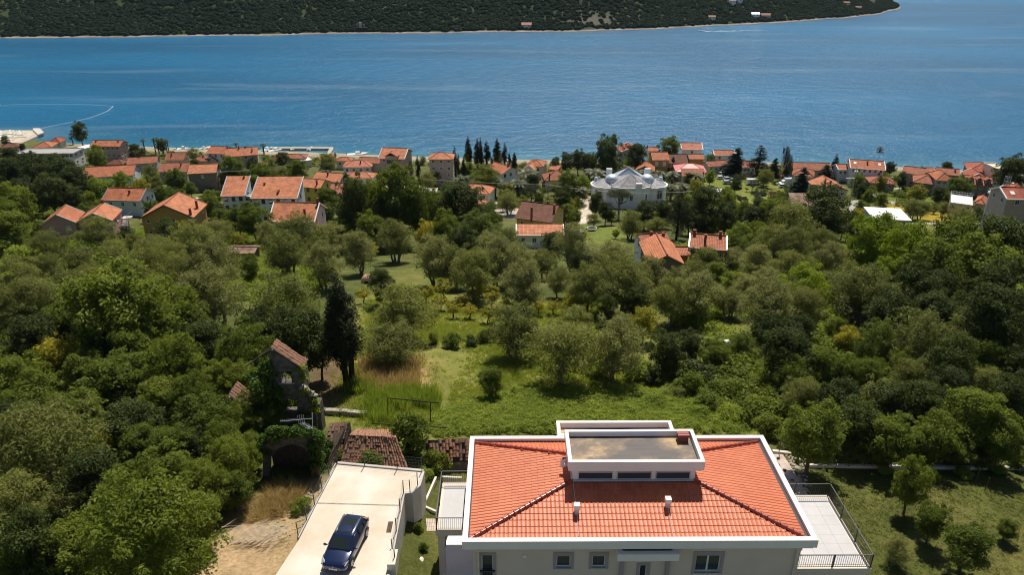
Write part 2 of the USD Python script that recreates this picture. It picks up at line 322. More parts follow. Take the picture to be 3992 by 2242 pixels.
COVER.append((sg.Polygon([P(X, Y, 51.0)[:2] for X, Y in [(0, 2160), (260, 2140), (370, 2160), (330, 2200), (0, 2230)]]), (0.30, 0.23, 0.12)))
COVER.append((sg.Polygon([(-6.6, 22), (60, 22), (75, 48.5), (40, 47.6), (19, 47.6), (-6.6, 45)]), (0.095, 0.108, 0.028)))
def cover(x, y):
    pts = shapely.points(x, y)
    n1 = meshkit.fbm(np.stack([x * .05, y * .05, 0 * x], -1), 3, 11)[:, None]
    c = np.array([0.085, 0.105, 0.030]) * (0.7 + 0.6 * n1) + 0 * x[:, None]
    town = smooth(150, 215, y)[:, None]
    c = c * (1 - town) + town * (np.array([0.10, 0.115, 0.04]) * (0.75 + .5 * n1))
    for poly, col in COVER:
        shapely.prepare(poly)
        d = shapely.distance(poly, pts)
        w = np.clip(1 - d / 2.2, 0, 1)[:, None]
        w = np.clip(w + (n1 - .5) * .8 * (w > 0) * (w < 1), 0, 1)
        c = c * (1 - w) + np.array(col) * w
    pr_ = (smooth(-13, -4, y - _coast(np.clip(x, -420, 420))) * smooth(-230, -200, x))[:, None]; c = c * (1 - pr_) + pr_ * np.array([0.36, 0.32, 0.26])
    n2 = meshkit.fbm(np.stack([x * .28, y * .28, 0 * x + 9], -1), 4, 17)[:, None]
    dry = np.clip((n2 - 0.52) * 5, 0, 1) * (c[:, 1:2] > 0.1)
    c = c * (1 - .3 * dry) + .3 * dry * np.array([0.24, 0.20, 0.075])
    return c
def grid(xs, ys, zf):
    X, Y = np.meshgrid(xs, ys)
    v = np.stack([X.ravel(), Y.ravel(), zf(X.ravel(), Y.ravel())], 1)
    i, j = np.meshgrid(np.arange(len(xs) - 1), np.arange(len(ys) - 1)); a = (j * len(xs) + i).ravel()
    return v, np.vstack([np.stack([a, a + 1, a + 1 + len(xs)], 1), np.stack([a, a + 1 + len(xs), a + len(xs)], 1)])
def prim_color(m, name, vals):
    t = Sdf.ValueTypeNames.Color3fArray if np.ndim(vals) == 2 else Sdf.ValueTypeNames.FloatArray
    a = np.asarray(vals, np.float32)
    UsdGeom.PrimvarsAPI(m).CreatePrimvar(name, t, 'vertex').Set(Vt.Vec3fArray.FromNumpy(a) if a.ndim == 2 else Vt.FloatArray.FromNumpy(a))

xs = np.unique(np.concatenate([np.arange(-420, -110, 4.0), np.arange(-110, 110, 1.3), np.arange(110, 421, 4.0)]))
ys_ = np.unique(np.concatenate([np.arange(-80, 22, 6.0), np.arange(22, 120, 1.0), np.arange(120, 402, 2.2)]))
v, f = grid(xs, ys_, ground)
g = usdkit.mesh(stage, '/World/ground', (v, f), M['soil'], smooth=True)
prim_color(g, 'cover', cover(v[:, 0], v[:, 1]))
tag(g, 'grassy hillside sloping down to the shore', 'ground', kind='structure')

xs = np.unique(np.concatenate([np.linspace(-9000, -440, 24), np.arange(-440, 441, 8.0), np.linspace(440, 9000, 24)]))
ys_ = np.unique(np.concatenate([np.arange(258, 470, 4.0), np.linspace(470, 12000, 60)]))
v, f = grid(xs, ys_, lambda x, y: 0 * x)
w = usdkit.mesh(stage, '/World/sea', (v, f), M['sea_water'], smooth=True)
cd = v[:, 1] - _coast(np.clip(v[:, 0], -420, 420))
prim_color(w, 'shoal', 0.75 * np.exp(-np.clip(cd + 4, 0, 400) / 14.0) * (np.abs(v[:, 0]) < 430))
tag(w, 'deep blue bay with wind ripples between the town and the far hills', 'sea', kind='structure')

# far hills across the water
sh = [P(X, Y, 0)[:2] for X, Y in [(0, 149), (330, 147), (620, 142), (980, 138), (1330, 132), (1660, 128), (1995, 124), (2240, 121), (2460, 116), (2662, 106), (2830, 98), (2992, 90), (3256, 72), (3436, 52), (3506, 22)]]
sh = [sh[0] + np.array([-1900, 250]), sh[0] + np.array([-900, 60]), sh[0] + np.array([-350, 8])] + sh + [np.array([690, 1430.]), np.array([640, 1700.]), np.array([450, 2600.])]
sh = np.array(sh)
L = np.concatenate([[0], np.cumsum(np.linalg.norm(np.diff(sh, axis=0), axis=1))])
nx = np.interp(np.arange(len(sh)), [0, len(sh) - 5, len(sh) - 3, len(sh) - 1], [-0.1, -0.25, -0.9, -1.0])
sx, sy = PchipInterpolator(L, sh[:, 0]), PchipInterpolator(L, sh[:, 1]); snx = PchipInterpolator(L, nx)
def hill(s, t):
    n = np.stack([snx(s), np.sqrt(np.maximum(0, 1 - snx(s) ** 2))], -1)
    j = (meshkit.fbm(np.stack([s * .02, 0 * s, 0 * s], -1), 4, 3) - .5) * 16
    x = sx(s) + n[..., 0] * (t + j); y = sy(s) + n[..., 1] * (t + j)
    z = 0.25 + np.minimum(t, 5) * 0.25 + np.maximum(t - 5, 0) * 0.40
    z = z * 1.0 + (meshkit.fbm(np.stack([x * .012, y * .012, 0 * x], -1), 4, 4) - .5) * 34 * smooth(6, 110, t)
    z = np.where(z > 240, 240 + (z - 240) * .4, z)
    return np.stack([x, y, z], -1)
S = np.concatenate([np.linspace(0, L[3], 40)[:-1], np.arange(L[3], L[-4], 7.0), np.linspace(L[-4], L[-1], 40)])
T = np.concatenate([[0, 2.5, 5, 8, 12], np.arange(18, 200, 8), np.linspace(210, 1200, 24)])
def strip(T):
    Sg, Tg = np.meshgrid(S, T)
    v = hill(Sg.ravel(), Tg.ravel()); i, j = np.meshgrid(np.arange(len(S) - 1), np.arange(len(T) - 1)); a = (j * len(S) + i).ravel()
    return v, np.vstack([np.stack([a, a + 1, a + 1 + len(S)], 1), np.stack([a, a + 1 + len(S), a + len(S)], 1)]), Sg.ravel(), Tg.ravel()
v, f, Sg, Tg = strip(T[2:])
hm = usdkit.mesh(stage, '/World/far_hills', (v, f), M['soil'], smooth=True)
pr = np.stack(proj(v)[:2], 1)
col = np.tile(np.array([[0.046, 0.062, 0.023]]), (len(v), 1))
rock = np.exp(-(((pr[:, 0] - 2330) / 130) ** 2 + ((pr[:, 1] - 78) / 34) ** 2)) * (Tg > 6)
rock = np.clip(rock * 1.8 * (meshkit.fbm(v * .06, 3, 6) - .2), 0, .9)
col = col * (1 - rock[:, None]) + rock[:, None] * np.array([0.19, 0.175, 0.155])
prim_color(hm, 'cover', col)
tag(hm, 'dark wooded hills along the far shore', 'hills', kind='structure')
v, f, _, _ = strip(T[:3])
plain('far_beach_stone', (0.25, 0.21, 0.18), 0.95, 0.2, 0, 0.3, 0.05)
tag(usdkit.mesh(stage, '/World/far_beach', (v, f), M['far_beach_stone'], smooth=True), 'thin pale stony beach below the wooded far hills', 'beach', kind='structure')

def ribbon(name, px, w, mname, label, cat, lift=0.07, world=False):
    pts = np.array([G(X, Y)[:2] if not world else (X, Y) for X, Y in px])
    ls = sg.LineString(pts); n = max(2, int(ls.length / 1.2))
    c = np.array([ls.interpolate(i / n, normalized=True).coords[0] for i in range(n + 1)])
    t = np.gradient(c, axis=0); t /= np.linalg.norm(t, axis=1, keepdims=True); nn = np.stack([-t[:, 1], t[:, 0]], 1)
    K = 5; rows = [c + nn * w * (k / (K - 1) - .5) for k in range(K)]
    v = np.array([[r[i] for r in rows] for i in range(n + 1)]).reshape(-1, 2)
    v = np.column_stack([v, ground(v[:, 0], v[:, 1]) + lift])
    f = []
    for i in range(n):
        for k in range(K - 1):
            a = i * K + k; f += [[a, a + 1, a + 1 + K], [a, a + 1 + K, a + K]]
    return tag(usdkit.mesh(stage, numbered('/World', name), (v, f), M[mname], smooth=True), label, cat, kind='structure')
ribbon('road', [(3420, 780), (3480, 790), (3530, 804), (3600, 816)], 3.2, 'asphalt_pale', 'pale narrow road crossing the green field left of the white terraced house', 'road')
ribbon('footpath', [(3550, 872), (3640, 872), (3720, 876), (3800, 888)], 3.0, 'asphalt_pale', 'pale track below the yellow flowered grass', 'path')
ribbon('road', [(3320, 830), (3330, 790), (3380, 770), (3470, 735), (3540, 735)], 3.0, 'asphalt_pale', 'pale lane beside the grey gabled house', 'road')
ribbon('footpath', [(750, 778), (800, 765), (840, 755)], 2.0, 'concrete', 'pale path through the small green plot left of the white apartments', 'path')
ribbon('road', [(1560, 748), (1640, 742), (1790, 738), (1900, 780), (1990, 830), (2010, 850)], 4.0, 'asphalt_pale', 'pale lane running behind the tall dark trees to the yellow house', 'road')

# ------------------------------------------------------------------ plants
def unit(a): return a / (np.linalg.norm(a, axis=-1, keepdims=True) + 1e-12)
def leaves(rng, clumps, n, ln, wd, outward=0.9, shell=0.45, droop=0.0, fuzz=0.0, up=0.25):
    """n leaf sprays over ellipsoid clumps [(cx,cy,cz,rx,ry,rz)]: most near the clump surface, facing roughly outwards"""
    c = np.asarray(clumps, float); w = (c[:, 3] * c[:, 4] + c[:, 4] * c[:, 5] + c[:, 3] * c[:, 5]); k = rng.choice(len(c), n, p=w / w.sum())
    d = unit(rng.normal(size=(n, 3))); d[:, 2] = np.where(d[:, 2] < -.35, -d[:, 2], d[:, 2])
    r = 1 - shell * rng.random(n) ** 1.6 + fuzz * np.abs(rng.normal(size=n))
    p = c[k, :3] + d * c[k, 3:6] * r[:, None]
    nrm = unit(d * outward + rng.normal(size=(n, 3)) * 0.55 + [0, 0, up])
    t = unit(np.cross(nrm, rng.normal(size=(n, 3)))); t[:, 2] -= droop; t = unit(t - nrm * (t * nrm).sum(1, keepdims=True))
    b = np.cross(nrm, t)
    s = rng.uniform(.6, 1.35, n)[:, None]
    a0, a1 = p - t * ln * s / 2, p + t * ln * s / 2
    b0, b1 = p - b * wd * s / 2 + nrm * wd * .15, p + b * wd * s / 2 + nrm * wd * .15
    v = np.stack([a0, b0, a1, b1], 1).reshape(-1, 3); i = np.arange(n)[:, None] * 4
    return v, np.vstack([i + [0, 1, 2], i + [0, 2, 3]])
def limbs(mb, base, r0, clumps, rng, n, fork, bend=.25):
    base = np.asarray(base, float); fk = np.asarray(fork, float)
    mb.tube([base, base * .5 + fk * .5 + rng.normal(size=3) * [.12, .12, 0], fk], [r0 * 1.25, r0 * .9, r0 * .75], 7)
    for c in [clumps[i] for i in rng.choice(len(clumps), min(n, len(clumps)), replace=False)]:
        e = np.array(c[:3]) - [0, 0, c[5] * .2]; m = fk * .5 + e * .5 + rng.normal(size=3) * bend * np.linalg.norm(e - fk) * .5
        mb.tube([fk, m, e], [r0 * .55, r0 * .34, r0 * .1], 5)
KINDS = {}
def kind_class(kname, base, parts, width, hc, height):
    """a plant kind: a class prim whose children are the parts; width, crown-centre height and height in metres"""
    path = numbered('/World/plant_kinds', base); pr = stage.CreateClassPrim(path) if stage.GetPrimAtPath('/World/plant_kinds') else None
    if pr is None:
        stage.CreateClassPrim('/World/plant_kinds'); pr = stage.CreateClassPrim(path)
    pr.SetTypeName('Xform')
    for nm, mb, mt in parts:
        mb.build(nm, mt, pr)
    KINDS.setdefault(kname, []).append((path, width, hc, height))
def envelope(rng, n, R, H0, H1, rc, taper=.0, flat=1.0, pw=.5):
    """clump centres inside a crown between heights H0 and H1, radius R"""
    out = []
    for _ in range(n):
        u = rng.random(); z = H0 + (H1 - H0) * u
        prof = math.sqrt(max(0.05, 1 - (2 * u - 1) ** 2 * (1 - taper))) * (1 - taper * u)
        a = rng.random() * 2 * math.pi; r = R * prof * rng.random() ** pw
        q = rc * rng.uniform(.7, 1.3)
        out.append((r * math.cos(a), r * math.sin(a), z, q, q, q * flat))
    return out
def T_olive(seed, mt, stems=3):
    rng = np.random.default_rng(seed); mb = MB(); tr = MB()
    R = 3.0; cl = envelope(rng, 46, R * .86, 1.3, 5.1, .85, .12, .85)
    cl += [(c[0] * 1.1, c[1] * 1.1, c[2] + .35, .42, .42, .5) for c in envelope(rng, 30, R * .97, 1.6, 5.6, .4)]
    v, f = leaves(rng, cl, 11500, .26, .075, .8, .6, 0.1, .16, .3); mb.add(v, f)
    for s in range(stems):
        a = rng.random() * 6.3; b = np.array([math.cos(a) * .3, math.sin(a) * .3, -.3])
        limbs(tr, b, .17, cl, rng, 7, (math.cos(a) * rng.uniform(.4, 1.1), math.sin(a) * rng.uniform(.4, 1.1), rng.uniform(1.3, 2.1)))
    kind_class('o' if mt == 'leaf_olive' else 'q', 'olive_tree', [('trunk', tr, 'bark_grey'), ('crown', mb, mt)], 6.6, 3.3, 6.0)
def T_broad(k, seed, mt, n=12500, R=3.2, H=8.0, lo=1.6, ln=.27, wd=.14, rc=1.0, nc=38, tap=.12, bark='bark', droop=.25):
    rng = np.random.default_rng(seed); mb = MB(); tr = MB()
    cl = envelope(rng, nc, R * .72, lo + .7, H - 1.0, rc, tap, .8, .42)
    cl = [(*c[:3], *(np.array(c[3:]) * rng.uniform(.6, 1.15))) for c in cl]
    cl += [(c[0], c[1], c[2] + .25, q, q, q * 1.1) for c, q in [(c, rng.uniform(.25, .6) * rc) for c in envelope(rng, nc, R * 1.0, lo + .8, H - .4, .5, tap, 1, .22)]]
    v, f = leaves(rng, cl, n, ln, wd, .75, .55, droop, .17, .35); mb.add(v, f)
    limbs(tr, (0, 0, -.4), .05 * R + .06, cl, rng, 9, (rng.normal() * .2, rng.normal() * .2, lo + .5))
    kind_class(k, {'b': 'broadleaf_tree', 'd': 'dark_tree', 'l': 'lime_green_tree', 'c': 'citrus_tree', 'n': 'leafy_tree', 'y': 'yellow_green_tree', 'k': 'pink_flowering_tree'}[k], [('trunk', tr, bark), ('crown', mb, mt)], 2.0 * R, (lo + H) * .5, H)
def T_shrub(k, seed, mt, n=2600, R=1.3, H=2.0, ln=.2, wd=.11, droop=.1):
    rng = np.random.default_rng(seed); mb = MB(); tr = MB()
    cl = envelope(rng, 20, R * .75, .25, H * .82, .45, .1, .9, .45)
    v, f = leaves(rng, cl, n, ln, wd, .8, .5, droop, .16, .4); mb.add(v, f)
    for c in cl[:7]: tr.tube([(rng.normal() * .08, rng.normal() * .08, -.3), (c[0] * .5, c[1] * .5, c[2] * .6), c[:3]], [.045, .03, .012], 4)
    kind_class(k, 'shrub', [('stem', tr, 'bark'), ('foliage', mb, mt)], 2 * R, H * .55, H)
def T_cypress(seed, stems=1, R=1.0, H=12., lo=.6, k='cy', n=6500):
    rng = np.random.default_rng(seed); mb = MB(); tr = MB(); cl = []
    for s in range(stems):
        ox, oy = ((s - 1) * .75 + rng.normal() * .15, rng.normal() * .3) if stems > 1 else (0, 0); h = H * (rng.uniform(.9, 1) if stems == 1 else (.82, 1, .93)[s])
        for z in np.arange(lo, h, .38):
            u = (z - lo) / (h - lo); r = R * (min(1, u * 5) ** .6) * (1 - u ** 2.2) ** .8 / (1.25 if stems > 1 else 1)
            for _ in range(2):
                a = rng.random() * 6.3; q = max(.1, r * rng.uniform(.45, .65)); cl.append((ox + math.cos(a) * r * .5, oy + math.sin(a) * r * .5, z, q, q, q * 1.6))
        tr.tube([(ox * .6, oy * .6, -.3), (ox, oy, lo + 1.5), (ox, oy, h * .8)], [.26, .2, .04], 7)
    v, f = leaves(rng, cl, n, .30, .07, .7, .5, -1.2, .08, .2); mb.add(v, f)
    kind_class(k, 'cypress', [('trunk', tr, 'bark_dark'), ('crown', mb, 'leaf_cypress')], 2 * R * (1.5 if stems > 1 else 1), H * .52, H)
def T_conifer(seed, k, R=2.6, H=11., n=13000, gap=.5, mt='leaf_conifer', sag=.25):
    rng = np.random.default_rng(seed); mb = MB(); tr = MB(); cl = []
    tr.tube([(0, 0, -.3), (0, 0, H * .5), (0, 0, H)], [.26, .16, .03], 7)
    z = 1.0
    while z < H - .2:
        u = z / H; r = R * (1 - u) ** .8 + .12
        for j in range(max(4, int(7 * (1 - u) + 3))):
            a = rng.random() * 6.3; rr = r * rng.uniform(.75, 1.1)
            tr.tube([(0, 0, z), (math.cos(a) * rr * .9, math.sin(a) * rr * .9, z - sag * rr * .4)], [.04, .012], 4)
            for q in (.35, .65, .95): cl.append((math.cos(a) * rr * q, math.sin(a) * rr * q, z - sag * rr * q * .5, .2 + .2 * rr, .2 + .2 * rr, .16 + .09 * rr))
        z += gap * (1.1 - .5 * u)
    v, f = leaves(rng, cl, n, .34, .11, .6, .6, .2, .1, .5); mb.add(v, f)
    kind_class(k, 'conifer', [('trunk', tr, 'bark_dark'), ('crown', mb, mt)], 2 * R, H * .42, H)
def T_palm(seed, k, trunk=3.2, nf=46, fl=2.6, fan=False, rt=.28):
    rng = np.random.default_rng(seed); mb = MB(); tr = MB()
    tr.tube([(0, 0, -.3), (.03, 0, trunk * .5), (0, 0, trunk)], [rt * 1.15, rt, rt * 1.05], 9)
    for i in range(nf):
        a = i * 2.4 + rng.random() * .3; e = rng.uniform(-.5, 1.25) if not fan else rng.uniform(-.7, 1.3); L_ = fl * rng.uniform(.8, 1.1)
        if fan:
            d = np.array([math.cos(a) * math.cos(e), math.sin(a) * math.cos(e), math.sin(e)]); s = np.array([-math.sin(a), math.cos(a), 0]); o = np.array([0, 0, trunk]) + d * L_ * .45
            up_ = np.cross(d, s)
            for q in np.linspace(-1.1, 1.1, 9):
                t = d * math.cos(q) + s * math.sin(q); n_ = unit(np.cross(t, up_)) * .05
                tip = o + t * L_ * .55 - [0, 0, .16 * L_]
                mb.add([o - n_, o + n_, tip], [[0, 1, 2]])
            tr.tube([(0, 0, trunk), o], [.02, .015], 3)
            continue
        pts = []
        for u in np.linspace(0, 1, 7):
            x = L_ * u * math.cos(e - u * .4); z = trunk + L_ * (u * math.sin(e) - .62 * u * u)
            pts.append((math.cos(a) * x, math.sin(a) * x, z))
        pts = np.array(pts); s = np.array([-math.sin(a), math.cos(a), 0.])
        for j in range(6):
            for q in (0, .33, .66):
                p = pts[j] * (1 - q) + pts[j + 1] * q; t = unit(pts[j + 1] - pts[j]); w = .55 * fl / 2.6 * math.sin(math.pi * min(.97, (j + q + .6) / 6.4)) ** .7
                for sg_ in (-1, 1):
                    tip = p + t * w * .6 + s * sg_ * w - [0, 0, .25 * w]
                    mb.add([p - t * .07, p + t * .07, tip], [[0, 1, 2]])
        tr.tube(pts[[0, 2, 4]], [.03, .022, .015], 3, caps=False)
    kind_class(k, 'fan_palm' if fan else 'palm_tree', [('trunk', tr, 'bark'), ('frond_crown' if not fan else 'frond_crown', mb, 'leaf_palm')], fl * (1.9 if not fan else 1.5), trunk, trunk + fl * .6)
def T_umbrella(seed, k, R=1.6, H=3.4, mt='leaf_conifer', n=3500, ln=.3, wd=.06):
    rng = np.random.default_rng(seed); mb = MB(); tr = MB()
    cl = [(math.cos(a) * r, math.sin(a) * r, H - .55 + rng.normal() * .1 - .12 * r * r / R, R * .3, R * .3, R * .22) for a, r in [(rng.random() * 6.3, R * .8 * math.sqrt(rng.random())) for _ in range(18)]]
    v, f = leaves(rng, cl, n, ln, wd, .6, .7, -.3, .12, .7); mb.add(v, f)
    limbs(tr, (0, 0, -.3), .07 * R + .06, cl, rng, 9, (0, 0, H * .55))
    kind_class(k, 'umbrella_tree', [('trunk', tr, 'bark_grey'), ('crown', mb, mt)], 2 * R, H * .82, H)

for i in range(5): T_olive(100 + i, 'leaf_olive', 2 + i % 3)
for i in range(3): T_olive(140 + i, 'leaf_olive_pale', 2 + i % 2)
for i in range(4): T_broad('b', 200 + i, 'leaf_broad')
for i in range(3): T_broad('d', 220 + i, 'leaf_dark', R=3.3, H=8.6)
for i in range(2): T_broad('l', 240 + i, 'leaf_lime', R=3.6, H=8.2, lo=1.2, n=13000, ln=.26, wd=.15)
for i in range(3): T_broad('c', 260 + i, 'leaf_citrus', n=1500, R=1.5, H=3.1, lo=.7, ln=.22, wd=.13, rc=.5, nc=18)
for i in range(2): T_broad('y', 280 + i, 'leaf_citrus', n=4200, R=2.2, H=5.0, lo=.6, ln=.25, wd=.14, rc=.8, nc=26)
for i in range(3): T_broad('n', 300 + i, 'leaf_broad', n=19000, R=3.6, H=8.5, lo=1.0, ln=.25, wd=.10, rc=.95, nc=56, droop=1.0)
T_broad('k', 330, 'leaf_pink', n=2000, R=1.6, H=4.2, lo=.9, ln=.2, wd=.1, rc=.6, nc=20)
for i in range(3): T_shrub('s', 400 + i, 'leaf_broad')
for i in range(2): T_shrub('w', 420 + i, 'leaf_weed', R=1.2, H=1.3)
for i in range(2): T_shrub('ds', 440 + i, 'leaf_dark', R=1.5, H=2.2)
for i in range(2): T_shrub('gs', 450 + i, 'leaf_olive', R=1.4, H=1.9, ln=.2, wd=.06)
for i in range(3): T_cypress(500 + i, R=[.9, 1.1, 1.0][i])
T_cypress(520, 3, 1.6, 13., 2.2, 'cm', 17000)
for i in range(2): T_cypress(530 + i, 1, 2.4, 11., .5, 'cw', 9000)
for i in range(2): T_conifer(600 + i, 'f')
T_conifer(610, 'ce', 3.0, 12., 9000, .95, 'leaf_conifer', -.05)
T_conifer(620, 'fp', 2.4, 8.5, 9000, .6, 'leaf_pine', -.1)
for i in range(2): T_palm(700 + i, 'p')
for i in range(2): T_palm(720 + i, 'pt', 8.5, 44, 1.7, True, .26)
T_palm(730, 'ps', 2.0, 34, 1.1, True, .13)
T_umbrella(800, 'u'); T_umbrella(810, 'up', 3.4, 7.0, 'leaf_pine', 7000, .28, .09)
# ------------------------------------------------------------------ every tree and shrub that can be told apart
rnd = random.Random(7)
PLANTS = []      # (prim, kind, X, Y, size in px)
NAME = {'o': ('olive_tree', 'olive tree', 'grey-green olive tree'), 'q': ('olive_tree', 'olive tree', 'pale silvery olive tree'), 'b': ('broadleaf_tree', 'tree', 'mid-green broadleaf tree'),
        'd': ('dark_tree', 'tree', 'dark dense evergreen tree'), 'l': ('lime_green_tree', 'tree', 'bright lime green rounded tree'), 'c': ('citrus_tree', 'citrus tree', 'small yellow-green citrus tree'),
        'y': ('yellow_green_tree', 'tree', 'yellow-green bushy tree'), 'n': ('leafy_tree', 'tree', 'big drooping leafy tree'), 'k': ('pink_flowering_tree', 'tree', 'small pinkish flowering tree'),
        's': ('shrub', 'shrub', 'green leafy shrub'), 'w': ('weed_bush', 'shrub', 'fresh green weedy bush'), 'ds': ('shrub', 'shrub', 'dark green shrub'), 'gs': ('shrub', 'shrub', 'grey-green shrub'),
        'cy': ('cypress', 'cypress', 'slim dark cypress'), 'cm': ('cypress', 'cypress', 'tall multi-stemmed dark cypress'), 'cw': ('cypress', 'cypress', 'broad dark cypress'),
        'f': ('conifer', 'conifer', 'dark conical conifer'), 'ce': ('cedar', 'conifer', 'blue-green cedar with layered boughs'), 'fp': ('pine_tree', 'pine', 'open green pine'),
        'p': ('palm_tree', 'palm', 'feathery date palm'), 'pt': ('fan_palm', 'palm', 'tall thin fan palm'), 'ps': ('fan_palm', 'palm', 'low fan palm'), 'u': ('umbrella_tree', 'tree', 'clipped umbrella-shaped tree'), 'up': ('umbrella_pine', 'pine', 'flat-topped umbrella pine')}
_turn = {}
GROW = {'o': 1.25, 'q': 1.25, 'b': 1.2, 'd': 1.25, 'p': 1.6, 'l': 1.08, 'u': 1.25, 'cy': 1.3, 'cw': 1.2, 'f': 1.7, 'ce': 1.7, 'fp': 1.5, 'cm': 1.45, 'pt': 1.4}
def put(kind, loc, sc, X, Y, size, rz=None):
    ks = KINDS[kind]; i = _turn.get(kind, 0); _turn[kind] = i + 1
    path = ks[i % len(ks)][0]
    t = thing(NAME[kind][0], None, NAME[kind][1], loc, rnd.uniform(0, 6.28) if rz is None else rz, scale=sc)
    t.GetReferences().AddInternalReference(path); t.SetInstanceable(True)
    PLANTS.append((t, kind, X, Y, size))
    return t
def tree(kind, X, Y, w, hw=1.0):
    """by the crown's centre and its width in the photograph"""
    ks = KINDS[kind]; _, W0, HC, H = ks[_turn.get(kind, 0) % len(ks)]
    s = 1.0
    for _ in range(6):
        p = G(X, Y, HC * s * hw); d = proj(p)[2]; s = .6 * s + .4 * (w * GROW.get(kind, 1.1) * d / FPX / W0)
    gz = float(ground(p[0], p[1]))
    put(kind, (p[0], p[1], gz - .1), (s * rnd.uniform(.84, 1.14), s * rnd.uniform(.84, 1.14), s * hw * rnd.uniform(.92, 1.06)), X, Y, w)
def tall(kind, X, top, base, w, lean=0):
    ks = KINDS[kind]; _, W0, HC, H = ks[_turn.get(kind, 0) % len(ks)]
    p = G(X, base); d = proj(p)[2]
    lo_, hi = .5, 60.
    for _ in range(40):
        m = (lo_ + hi) / 2
        if proj(p + [0, 0, m])[1] > top: lo_ = m
        else: hi = m
    # keep the top where it is seen: shift sideways for the lens' convergence
    q = P(X, top, p[2] + m) ; 
    sw = w * GROW.get(kind, 1.1) * d / FPX / W0
    x = CAM[0] + ray(X, (top + base) / 2)[0] / ray(X, (top + base) / 2)[1] * p[1]
    put(kind, (x, p[1], p[2] - .1), (sw, sw, m / H), X, (top + base) / 2, w)
def many(text, f=tree):
    for e in text.replace('\n', ' ').split(';'):
        e = e.split()
        if e: f(e[0], *map(float, e[1:]))

# nearest ground, left thicket
many('''o 170 1752 420 .95; o 70 1960 300; o 233 1990 230; n 594 2075 470 1.1; n 650 1880 270; n 430 2140 260; y 413 1742 150; b 672 1752 160; d 517 1650 220 .8;
n 904 1800 190 1.2; n 800 1900 210; b 300 1600 190 .8; b 130 1560 200 .8; d 60 1640 150; s 420 1560 160; b 470 1480 220 .8; b 640 1560 180 .8; b 560 1720 170; b 780 1640 170 .9; d 720 1730 140;
s 820 1720 130; d 350 1880 220; n 500 1940 250; b 300 2120 200; d 120 2120 200; b 40 2200 170; s 330 2215 120; b 760 2010 170; s 700 2200 130; b 905 1905 120; n 980 1740 120 1.2; s 770 2090 120; s 1170 1965 95 .8; s 380 2090 140; n 1000 1600 190; n 930 1650 150; b 1060 1640 90; b 1010 1500 120; n 880 1720 160 1.1; b 1180 1640 70; s 960 1790 120; b 850 1610 130; n 740 1560 200;
b 465 1212 330; b 336 1243 210; b 646 1190 240; b 568 1290 260; b 739 1250 140; b 250 1290 180; d 130 1330 180; s 60 1400 160; s 180 1450 190; b 60 1500 200; y 233 1400 180; b 698 1434 210; b 543 1383 200; b 420 1370 180;
n 956 1383 220 1.15; n 930 1500 170; b 860 1480 160; d 780 1340 170; o 1111 1222 300; d 1163 1330 210 1.1; d 1010 1300 170; b 330 1450 160; s 860 1590 140; s 1010 1560 130; s 960 1640 150; s 1100 1560 80; b 1150 1560 80 1.3; d 1240 1350 120 1.3''')
# left olive grove
many('''o 372 915 130; b 41 902 130; s 40 955 150; o 191 965 130; w 320 965 110; o 610 959 100; o 522 951 75; o 444 995 130; y 708 905 80; d 650 900 90; o 760 945 185; o 837 905 120; b 930 850 100; b 990 862 110; y 930 941 62;
q 1039 920 110; o 1163 925 180; q 1282 925 130; o 1111 985 175; q 1262 1035 175; b 966 1036 88 1.2; q 837 1036 205; o 734 1067 150; o 594 1047 180; o 465 1057 200; o 320 1036 160; o 191 1040 110; o 67 1080 160; o 258 1124 180; o 129 1160 200; o 20 1200 160;
o 393 1110 200; o 517 1098 180; q 827 1150 230 1.1; s 160 900 120; ds 420 875 90; s 260 875 110; w 90 990 140; w 230 985 110; ds 480 905 80; o 660 1000 120; q 1395 985 150; y 1445 972 62; ds 700 960 70; o 590 980 110; o 340 1080 120''')
# middle: tall dark trees, olives, citrus orchard
many('''d 1378 800 125 1.5; b 1462 795 100 1.7; b 1549 764 160 1.45; b 1627 811 125 1.4; b 1688 815 95 1.4; d 1804 808 150 1.1; b 1906 845 90; d 1500 850 130; b 1440 892 118; o 1540 935 155; y 1660 912 100; b 1735 892 110; n 1869 895 172 .9; b 1331 904 90; d 1340 850 90;
q 1693 1016 180; o 1770 1040 155; q 1910 964 125; o 1975 940 105; d 2150 955 90; q 2235 968 165; q 1941 1020 180; o 1848 1067 180; q 2029 1018 155; q 2039 1106 190; q 2178 1093 105 1.15; o 2287 1125 172; o 2432 1112 205; d 2261 1042 95; q 2396 1000 140; q 2540 1075 150; o 2618 1172 175; o 2350 1050 140; o 2120 1020 120; d 1800 960 110;
d 1486 1100 100; c 1414 1142 66; c 1662 1142 64; c 1724 1119 78; c 1716 1172 58; c 1765 1202 62; c 1848 1140 78; c 1827 1208 58; c 1920 1155 78; c 1905 1219 66; c 2044 1176 72; c 2101 1191 62; c 1977 1181 52; c 2158 1188 62; y 2230 1186 80; d 2365 1197 82; c 1480 1165 45; c 1800 1165 50; c 1880 1120 56; c 1690 1205 40;
o 1564 1210 228; o 1522 1336 212 .8; o 2013 1279 217; o 2235 1262 145; o 2199 1367 250; q 2406 1357 220 1.15; y 2514 1253 114 1.2; d 2592 1357 130; b 1915 1478 82 1.2; s 1760 1322 80; s 1889 1310 64; ds 1830 1325 60; s 1690 1318 50; s 2140 1330 70; w 2330 1435 110; w 2480 1440 120; ds 2560 1460 100; s 2620 1420 110;
gs 2310 1410 70; w 2020 1520 60; s 2690 1500 130; gs 2640 1530 90; s 2760 1560 110; s 2860 1520 120; s 2960 1590 120; w 2850 1610 100; w 2720 1610 90; w 2560 1570 90; w 2450 1600 80''')
